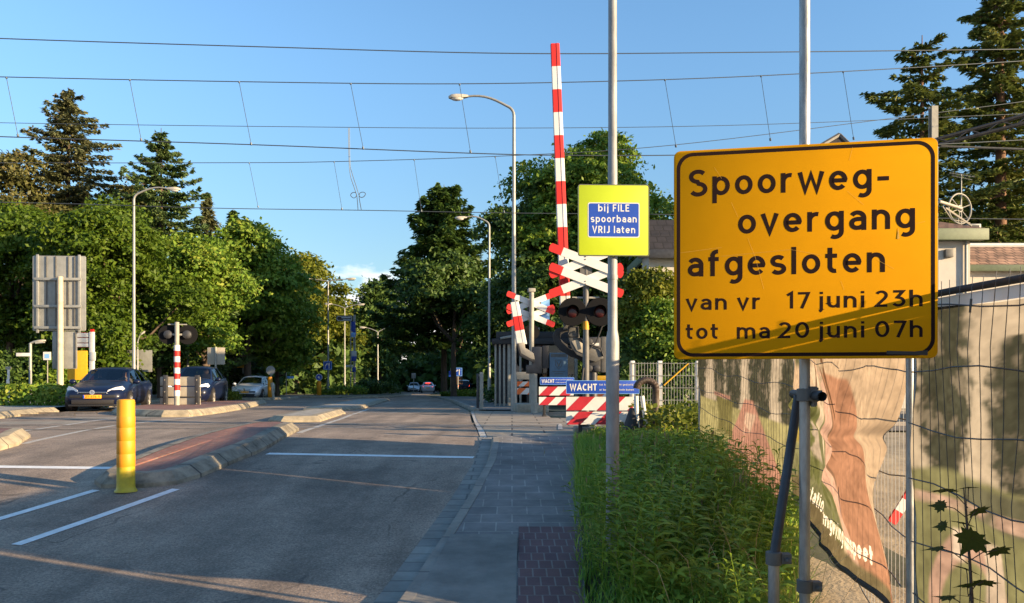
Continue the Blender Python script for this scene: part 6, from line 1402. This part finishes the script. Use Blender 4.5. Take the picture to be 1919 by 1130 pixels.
# left side
conifer('tallest grey-green conifer on the left, sparse top standing out against the sky', 128, 164, 400, 52, 'grey', 11, dens=1.1, pw=.70, jit=.55, start=.2, spikes=5, droop=.10, size=.15, bushy=1.5, step=.55)
conifer('dark green spruce left of centre, its spire right of the taller grey-green conifer', 302, 240, 370, 50, 'spruce', 12, dens=1.4, pw=.72, jit=.5, size=.15, start=.12, droop=.3, bushy=1.3)
conifer('narrow conifer tip just right of the dark spruce, low against the sky', 388, 360, 150, 58, 'grey', 13, pw=.8, jit=.3)
conifer('small conifer tip above the oaks, half way to the gap of sky', 437, 392, 160, 62, 'dark', 14, pw=.8)
broadleaf('reddish pine at the far left, behind the bright green tree', 40, 280, 260, 50, 'pine', 15, dens=1.1, low=.42, name='pine_tree')
broadleaf('brownish pine between the two conifers on the left', 232, 325, 190, 54, 'pine', 16, low=.3, name='pine_tree')
broadleaf('bright green broadleaf tree behind the big sign back', 215, 362, 330, 41, 'bright', 17, dens=1.2, low=.1)
broadleaf('bright green broadleaf tree at the left edge of the picture', 20, 372, 300, 43, 'bright', 18, dens=1.2, low=.14)
broadleaf('shaded green tree behind the left shrubs, lower than the bright ones', 120, 470, 230, 46, 'oak', 19, low=.05)
broadleaf('dark oak right of the bright green tree, over the crossing lamps', 385, 430, 210, 47, 'oak', 20, dens=1.25, low=.12)
broadleaf('wide oak over the silver car, its top below the sky gap', 465, 412, 270, 56, 'oak', 21, dens=1.2, low=.12)
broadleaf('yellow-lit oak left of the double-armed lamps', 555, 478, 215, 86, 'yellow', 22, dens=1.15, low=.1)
broadleaf('dark low tree between the wide oak and the yellow-lit oak', 520, 540, 150, 60, 'oak', 23, low=.02)
broadleaf('dark tree under the bright green ones, behind the parked hatchback', 300, 520, 170, 45, 'dark', 24, low=.02)
# centre and right of the road
broadleaf('yellow-green treetop right behind the double-armed lamp', 610, 540, 110, 95, 'yellow', 25, low=.1)
broadleaf('distant dark tree left of the cloud', 655, 566, 120, 112, 'dark', 26, low=.05)
broadleaf('distant dark tree right below the cloud', 715, 550, 110, 118, 'dark', 27, low=.05)
broadleaf('dark bushy tree low behind the tall signpost', 690, 590, 150, 98, 'dark', 28, low=.02)
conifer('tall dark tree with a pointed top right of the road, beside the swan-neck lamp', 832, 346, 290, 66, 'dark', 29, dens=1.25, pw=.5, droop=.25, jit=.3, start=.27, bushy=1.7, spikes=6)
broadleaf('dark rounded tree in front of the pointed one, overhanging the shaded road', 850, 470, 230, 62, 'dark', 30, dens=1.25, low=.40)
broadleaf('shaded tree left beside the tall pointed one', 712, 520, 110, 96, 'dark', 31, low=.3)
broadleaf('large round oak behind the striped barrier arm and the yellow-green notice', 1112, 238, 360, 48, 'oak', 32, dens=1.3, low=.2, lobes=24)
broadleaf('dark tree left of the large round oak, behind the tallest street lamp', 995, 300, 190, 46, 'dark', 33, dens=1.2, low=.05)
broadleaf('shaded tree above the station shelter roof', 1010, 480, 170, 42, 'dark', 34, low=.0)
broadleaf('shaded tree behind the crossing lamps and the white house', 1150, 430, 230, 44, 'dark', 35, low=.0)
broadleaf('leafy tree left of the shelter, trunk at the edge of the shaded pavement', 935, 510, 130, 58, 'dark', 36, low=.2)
broadleaf('sunlit yellow-green bush left of the white house', 1213, 486, 118, 28.0, 'yellow', 37, dens=1.25, low=.0, size=.10, name='bush', cat='bush', lobes=20)
broadleaf('dark shrub at the foot of the sunlit bush, behind the bar fence', 1250, 560, 150, 27, 'oak', 38, low=.0, size=.10, name='bush', cat='bush')
# right edge conifers
conifer('tall conifer with long level boughs above the yellow board', 1728, 66, 310, 37, 'fir', 41, dens=1.3, pw=.36, droop=.06, jit=.75, start=.36, spikes=4, step=.60, bark='barkpine', bushy=1.4, size=.14)
conifer('tallest conifer at the right edge, its top cut off', 1875, -160, 350, 38, 'fir', 42, dens=1.2, pw=.60, droop=.22, jit=.55, start=.12, spikes=5, step=.62, bark='barkpine', bushy=1.5, size=.15)
broadleaf('yellowish green tree behind the outbuilding at the right edge', 1870, 330, 190, 42, 'oak', 43, low=.1)
broadleaf('dark tree behind the tension wheel and the house eaves', 1775, 345, 110, 44, 'dark', 44, low=.05)
conifer('conifer far right beyond the picture edge, reaching in with its boughs', 1990, 40, 240, 40, 'fir', 45, pw=.6, start=.1, bushy=1.3)
# unseen tree added right of the frame, sized to shade the road beyond the crossing
for i, (xx0, yy0, lb) in enumerate(((44, 7.2, 'single'),)):
    broadleaf('unseen leafy tree right of the picture, added to shade the far road', 959.5+xx0/yy0*FPX, HOR-(13.2-EYE)/yy0*FPX, 2*3.6/yy0*FPX, yy0, 'oak', 90+i, low=.10, size=.3, dens=1.1)
# shrubs
broadleaf('broad low shrub on the far traffic island behind the arrow bollard', 640, 724, 150, 62, 'oak', 51, low=-.1, size=.13, name='bush', cat='bush', trunk=False, lobes=14, sy=.8)
broadleaf('taller dark shrub right of the arrow bollard island', 700, 712, 120, 70, 'dark', 52, low=-.1, size=.15, name='bush', cat='bush', trunk=False)
broadleaf('shaded shrub at the foot of the right lamp posts, left of the shelter', 955, 722, 90, 36, 'dark', 53, low=-.1, size=.12, name='bush', cat='bush', trunk=False)
broadleaf('low grassy shrub on the far right verge of the road', 862, 735, 110, 66, 'oak', 54, low=-.2, size=.12, name='bush', cat='bush', trunk=False)
broadleaf('dark shrub under the left trees beside the white path lamp', 40, 650, 150, 38, 'dark', 55, low=-.05, size=.14, name='bush', cat='bush', trunk=False)
broadleaf('leafy green shrub behind the big sign pole', 110, 668, 130, 37, 'oak', 56, low=-.05, size=.13, name='bush', cat='bush', trunk=False)
broadleaf('green shrub behind the dark hatchback', 215, 610, 130, 40, 'bright', 57, low=-.05, size=.14, name='bush', cat='bush', trunk=False)
broadleaf('dark shrub behind the second blue car', 350, 640, 150, 50, 'dark', 58, low=-.05, size=.15, name='bush', cat='bush', trunk=False)
broadleaf('low sunlit tuft of weeds beside the second blue car', 433, 738, 34, 44, 'yellow', 59, low=-.2, size=.10, name='bush', cat='bush', trunk=False, lobes=6)
def hedge(label, u0, u1, vt, D, dep, mk, seed, size=.085):
    rs = np.random.RandomState(seed); x0, x1 = X(u0, D), X(u1, D); z0 = g(D); h = ZZ(vt, D)-z0; n = int(900*(x1-x0)*max(h, .5))
    p = rs.rand(n, 3)*np.array((x1-x0, dep, h)); k = rs.randint(0, 3, n); p[k == 0, 1] *= .12; p[k == 1, 2] = h*(.93+.1*rs.rand((k == 1).sum())); p[:, 2] += .06*np.sin(p[:, 0]*3)*(p[:, 2] > h*.5)
    nr = unit(rs.normal(0, .6, (n, 3))+np.where((k == 0)[:, None], (0, -1, .3), (0, 0, 1))); a = unit(np.cross(nr, rs.normal(0, 1, (n, 3)))); b = np.cross(nr, a); s = size*(.6+.8*rs.rand(n, 1))
    t = thing('hedge', label, 'hedge', (x0, D, z0)); leafobj('foliage', p, a*s, b*s*.6, LF[mk], t)
    mb = MB()
    for i in range(int((x1-x0)/.4)): mb.tube([(i*.4+.1, dep*.5, -.05), (i*.4+.15, dep*.4, h*.8)], .02, 5)
    mb.build('stem', M['bark'], t)
hedge('clipped green hedge at the left behind the concrete kerb', -120, 146, 724, 27.5, 2.4, 'oak', 61)
hedge('tall dark hedge behind the white bar fence, below the sunlit bush', 1165, 1340, 640, 26.6, 1.2, 'dark', 62, size=.10)
# far woods that read as one mass
def wood(name, label, x0, x1, y0, y1, ztop, mk, seed, n, size, base=None):
    rs = np.random.RandomState(seed); p = rs.rand(n, 3); x = x0+(x1-x0)*p[:, 0]; y = y0+(y1-y0)*p[:, 1]; hh = ztop*(.62+.38*np.sin(x*.35+seed)*np.sin(x*.13+1.3)); z = np.interp(y, GX, GZ)+hh*p[:, 2]**.8
    c = np.c_[x, y, z]; nr = unit(rs.normal(0, .7, (n, 3))+np.array((0, -.6, .5))); a = unit(np.cross(nr, rs.normal(0, 1, (n, 3)))); b = np.cross(nr, a); s = size*(.6+.8*rs.rand(n, 1))
    o = leafobj(name, c, a*s, b*s*.6, LF[mk]); o['label'] = label; o['category'] = 'woods'; o['kind'] = 'stuff'; return o
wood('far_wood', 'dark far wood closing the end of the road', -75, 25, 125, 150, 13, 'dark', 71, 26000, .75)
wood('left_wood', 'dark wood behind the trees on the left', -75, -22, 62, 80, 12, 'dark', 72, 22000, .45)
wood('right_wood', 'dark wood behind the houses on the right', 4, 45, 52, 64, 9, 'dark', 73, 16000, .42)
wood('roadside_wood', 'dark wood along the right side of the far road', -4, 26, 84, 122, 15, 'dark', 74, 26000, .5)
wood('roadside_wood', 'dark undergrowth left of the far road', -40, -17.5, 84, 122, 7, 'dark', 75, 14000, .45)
# verge: short grass, mixed weeds, single tall plants
def blades(rs, x, y, z, h, wd, lean=.35):
    n = len(x); th = rs.rand(n)*2*np.pi; dx, dy = np.cos(th), np.sin(th); ln = lean*(.3+rs.rand(n))*h
    p0 = np.c_[x, y, z]; p1 = p0+np.c_[dx*ln*.35, dy*ln*.35, h*.6]; p2 = p0+np.c_[dx*ln, dy*ln, h*(1-.25*rs.rand(n))]; sd = np.c_[-dy, dx, np.zeros(n)]*wd[:, None]
    co = np.empty((n, 5, 3), np.float32); co[:, 0] = p0-sd; co[:, 1] = p0+sd; co[:, 2] = p1+sd*.8; co[:, 3] = p2; co[:, 4] = p1-sd*.8
    return co
def polyobj(name, co, m, parent=None, loc=None):
    n, k, _ = co.shape; me = bpy.data.meshes.new(name); me.vertices.add(n*k); me.vertices.foreach_set('co', co.astype(np.float32).ravel()); me.loops.add(n*7); me.loops.foreach_set('vertex_index', (np.arange(n, dtype=np.int32)[:, None]*5+np.array([0, 1, 2, 4, 2, 3, 4], np.int32)).ravel())
    me.polygons.add(2*n)
    me.polygons.foreach_set('loop_start', (np.arange(n, dtype=np.int32)[:, None]*7+np.array([0, 4], np.int32)).ravel()); me.update(calc_edges=True); me.materials.append(m)
    o = bpy.data.objects.new(name, me); C.objects.link(o)
    if parent is not None: o.parent = parent
    if loc is not None: o.location = loc
    return o
LF['straw'] = leafmat('seed_head', [(.20, .17, .08), (.32, .27, .14)], .3)
def fence_x(y): return np.interp(y, [.6, 4.1, 7.5, 11, 14], [1.98, 2.0, 2.66, 2.55, 2.7])
rs = np.random.RandomState(81)
CAP = lambda y: np.maximum(.12, EYE-(95/FPX)*y-np.interp(y, GX, GZ))
def scatter(n, y0, y1, a, b, pw=1.0):
    y = y0+(y1-y0)*rs.rand(n)**pw; xl_ = np.array([PRt(q) for q in y]); xr_ = fence_x(y); f = a+(b-a)*rs.rand(n); return xl_+(xr_-xl_)*f, y
x, y = scatter(16000, 3.4, 13.2, -.03, 1.02, 1.15); zb_ = np.interp(y, GX, GZ)+.03; f = (x-np.array([PRt(q) for q in y])); h = (.10+.26*rs.rand(len(x)))*np.clip(.45+1.0*f, .5, 1.25)
kk = x < np.maximum(.37*y, 1.3); x = x[kk]; y = y[kk]; zb_ = zb_[kk]; h = np.minimum(h[kk], CAP(y))
o = polyobj('grass', blades(rs, x, y, zb_, h, .0035+.003*rs.rand(len(x)), .7), LF['grass']); o['label'] = 'short green grass along the pavement edge'; o['category'] = 'grass'; o['kind'] = 'stuff'
x, y = scatter(1500, 8.2, 12.9, -.02, .22); h = np.minimum(.30+.35*rs.rand(len(x)), CAP(y)*(.75+.3*rs.rand(len(x)))); o = polyobj('tall_grass', blades(rs, x, y, np.interp(y, GX, GZ), h, .003+.003*rs.rand(len(x)), .35), LF['grass']); o['label'] = 'tall pale grass tufts where the pavement meets the crossing'; o['category'] = 'grass'; o['kind'] = 'stuff'
def weed(rs, H, nl, ll):
    """stem quads and lance-shaped leaves spiralling up it"""
    bend = rs.normal(0, .10, 2)*H; C5 = []
    P = lambda s: np.array((bend[0]*s*s, bend[1]*s*s, H*s))
    for i in range(5):
        a, b = P(i/5), P((i+1)/5); w_ = .006*(1-.13*i)
        for ax in ((1, 0, 0), (0, 1, 0)):
            s_ = np.array(ax)*w_; C5.append([a-s_, a+s_, (a+b)/2+s_*.9, b, (a+b)/2-s_*.9])
    th = rs.rand()*6
    for i in range(nl):
        s = .12+.88*(i/nl); th += 2.4+rs.normal(0, .2); d = np.array((np.cos(th), np.sin(th), 0)); up = .75-.5*rs.rand()+(.5 if s > .9 else 0); L_ = ll*(.55+.9*np.sin(np.pi*min(1, s*.85+.08)))*(.8+.4*rs.rand()); p = P(s)
        m_ = p+d*L_*.5+np.array((0, 0, up*L_*.5)); e = p+d*L_+np.array((0, 0, up*L_*.55-.18*L_)); sd = np.array((-d[1], d[0], 0))*L_*.11
        C5.append([p, p+(m_-p)*.7+sd, m_+(e-m_)*.15+sd*.8, e, p+(m_-p)*.7-sd])
    return np.array(C5)
allw = []
x, y = scatter(430, 4.2, 12.6, .18, .98, 1.0)
for i in range(len(x)):
    if x[i] > max(.345*y[i], 1.2) or math.sin(x[i]*5.1+1+.6*y[i])*math.sin(y[i]*2.9+x[i]) > .30: continue
    f = (x[i]-PRt(y[i]))/(fence_x(y[i])-PRt(y[i])); H = (.30+.45*rs.rand())*(.55+.6*min(1, f*1.8))*(1.15 if y[i] > 6.2 else .8)
    H = min(H, float(CAP(y[i]))*(.75+.3*rs.rand())); w_ = weed(rs, H, rs.randint(16, 40), .06+.09*rs.rand()); allw.append(w_+np.array((x[i], y[i], g(y[i])+.02)))
o = polyobj('weeds', np.vstack(allw), LF['weed']); o['label'] = 'mixed leafy weeds filling the verge between pavement and fence'; o['category'] = 'weeds'; o['kind'] = 'stuff'
# taller grass tufts scattered among the weeds
cx_, cy_ = scatter(130, 6.2, 12, .05, .95); bl = []
for i in range(130):
    if cx_[i] > max(.36*cy_[i], 1.2): continue
    k_ = rs.randint(8, 20); xx_ = cx_[i]+rs.normal(0, .05, k_); yy2 = cy_[i]+rs.normal(0, .05, k_); hh_ = np.minimum((.4+.4*rs.rand(k_)), CAP(yy2)*(.8+.35*rs.rand(k_))); bl.append(blades(rs, xx_, yy2, np.interp(yy2, GX, GZ)+.02, hh_, .0028+.003*rs.rand(k_), .55))
o = polyobj('tufted_grass', np.vstack(bl), LF['grass']); o['label'] = 'taller grass tufts sticking out of the weeds'; o['category'] = 'grass'; o['kind'] = 'stuff'
hd_ = np.vstack(bl)[::5]; tip = hd_[:, 3].astype(np.float64); n = len(tip)
o = leafobj('seed_heads', tip, np.c_[rs.normal(0, .008, (n, 2)), np.full(n, .045)], rs.normal(0, 1, (n, 3))*np.array((.006, .006, 0)), LF['straw']); o['label'] = 'pale seed heads on the taller grass'; o['category'] = 'grass'; o['kind'] = 'stuff'
# bramble-like leafy mass close to the fence and behind the pole
n = 6500; x, y = scatter(n, 4.0, 12.8, .25, 1.0); kk = x < np.maximum(.36*y, 1.2); x = x[kk]; y = y[kk]; n = len(x); hh = np.minimum(np.interp(y, [4, 6, 8, 12], [.24, .42, .55, .60]), CAP(y)*.85); z = np.interp(y, GX, GZ)+hh*rs.rand(n)*(.6+.4*np.sin(x*5+y*3))
nr = unit(rs.normal(0, .6, (n, 3))+np.array((-.3, -.3, .8))); a = unit(np.cross(nr, rs.normal(0, 1, (n, 3)))); b = np.cross(nr, a); s = .026*(.6+.9*rs.rand(n, 1))
o = leafobj('undergrowth', np.c_[x, y, z], a*s, b*s*.6, LF['weed']); o['label'] = 'dense low undergrowth under the taller weeds'; o['category'] = 'weeds'; o['kind'] = 'stuff'
n = 4500; yy_ = 11.4+2.6*rs.rand(n); xx_ = 1.55+1.9*rs.rand(n)+.1*(yy_-12); z = np.interp(yy_, GX, GZ)+np.where(xx_ > 2.05, .34, .14)*(1+.9*np.abs(np.sin(xx_*2.1+yy_)))*rs.rand(n)
nr = unit(rs.normal(0, .6, (n, 3))+np.array((.2, -.3, .8))); a = unit(np.cross(nr, rs.normal(0, 1, (n, 3)))); b = np.cross(nr, a); s = .045*(.6+.9*rs.rand(n, 1))
o = leafobj('bindweed', np.c_[xx_, yy_, z], a*s, b*s*.7, LF['yellow']); o['label'] = 'sunlit yellow-green climbing weeds below the white bar fence'; o['category'] = 'weeds'; o['kind'] = 'stuff'
protos = []
for i in range(4):
    t = thing('tall_weed', 'tall single-stemmed weed with narrow leaves standing out of the verge', 'weed', (0, 0, 0), 0, 'tall weeds in the verge')
    w_ = weed(rs, .92+.08*i, 46, .12); polyobj('stem', w_[:10], LF['weed'], t); polyobj('leaves', w_[10:], LF['weed'], t); protos.append(t)
spots = [(1150, 842, 7.0), (1190, 820, 7.3), (1225, 835, 6.6), (1262, 850, 6.9), (1290, 880, 6.2), (1330, 905, 6.0), (1165, 880, 6.2), (1240, 880, 5.8), (1300, 925, 5.5), (1360, 900, 7.0), (1395, 905, 6.2), (1418, 960, 5.6), (1210, 905, 5.6), (1120, 870, 7.6), (1345, 940, 5.3), (1275, 830, 8.0), (1118, 862, 6.3), (1135, 846, 6.1), (1155, 858, 5.9), (1172, 850, 6.35), (1128, 890, 5.7), (1160, 905, 5.5), (1190, 880, 6.0), (1146, 870, 6.4), (1205, 850, 6.5), (1225, 870, 5.9), (1108, 900, 6.0), (1180, 930, 5.2), (1230, 930, 5.2), (1265, 910, 5.4), (1310, 870, 6.8)]
for i, (u, v, D) in enumerate(spots):
    p = protos[i] if i < 4 else dup(protos[i % 4]); zg_ = g(D)+.02; H = max(.35, ZZ(v, D)-zg_); p.location = (X(u, D), D, zg_); p.rotation_euler = (0, 0, i*1.9); s = H/(.92+.08*(i % 4)); p.scale = (.6+.4*s, .6+.4*s, s)
dry = []
x, y = scatter(150, 4.6, 10, .1, .95); dry = blades(rs, x, y, np.interp(y, GX, GZ), np.minimum(.35+.5*rs.rand(150), CAP(y)*1.1), .0022+.0014*rs.rand(150), .8)
M['straw'] = mat('dry_straw', (.42, .33, .17), .9); o = polyobj('dry_stalks', dry, M['straw']); o['label'] = 'dry straw-coloured stalks scattered through the verge'; o['category'] = 'weeds'; o['kind'] = 'stuff'
# maple sapling in front of the nearest fence panel
D = 2.75; sx0 = X(1812, D); t = thing('maple_sapling', 'young maple with dark lobed leaves in front of the nearest fence banner', 'sapling', (sx0, D, g(D)), 0)
Q = lambda u, v, dy=0: Vector((X(u, D)-sx0, dy, ZZ(v, D)-g(D)))
mb = MB(); mb.tube([(0, 0, -.03), tuple(Q(1822, 1130)), tuple(Q(1818, 1060)), tuple(Q(1812, 980)), tuple(Q(1806, 915))], [.007, .006, .005, .004, .002], 7)
LV = [(1800, 925, .058, 10, .1), (1764, 946, .046, -60, .0), (1838, 958, .050, 60, .02), (1806, 1003, .080, -10, -.05), (1768, 1030, .058, -75, .04), (1856, 1026, .056, 70, -.04), (1826, 1072, .056, 40, .05), (1796, 1088, .052, -40, -.05), (1842, 1090, .060, 60, .0), (1788, 1122, .06, -50, .03), (1834, 1126, .064, 40, .05), (1815, 913, .04, 30, 0), (1785, 990, .04, -60, .06), (1822, 985, .05, 20, .06)]
lobe = [(0, -.35), (.18, -.30), (.42, -.42), (.40, -.22), (.85, -.20), (.62, -.02), (.95, .28), (.60, .28), (.52, .48), (.30, .42), (.16, .62), (0, 1.0)]
lobe = lobe+[(-a, b) for a, b in lobe[-2:0:-1]]
rnd = random.Random(9)
for u, v, s, an, dy in LV:
    c = Q(u, v, dy); zc_ = c.z; st_ = Vector((Q(1814, 1000).x, 0, max(.05, zc_-.05))); mb.tube([st_, (st_+c)/2+Vector((0, 0, .012)), c], .0018, 5)
    Mx = Matrix.Translation(c) @ Matrix.Rotation(R(-an), 4, 'Z') @ Matrix.Rotation(R(rnd.uniform(-35, 35)), 4, 'Y') @ Matrix.Rotation(R(rnd.uniform(8, 62)-90 if s > .07 else rnd.uniform(-28, -8)), 4, 'X')
    lf = MB(); lf.add([Mx @ Vector((a*s, b*s, -.12*s*abs(a)))for a, b in lobe]+[Mx @ Vector((0, .1*s, .03*s))], [(i, (i+1) % len(lobe), len(lobe)) for i in range(len(lobe))]); lf.build('leaf', LF['maple'], t)
mb.build('stem', M['bark'], t, 60)
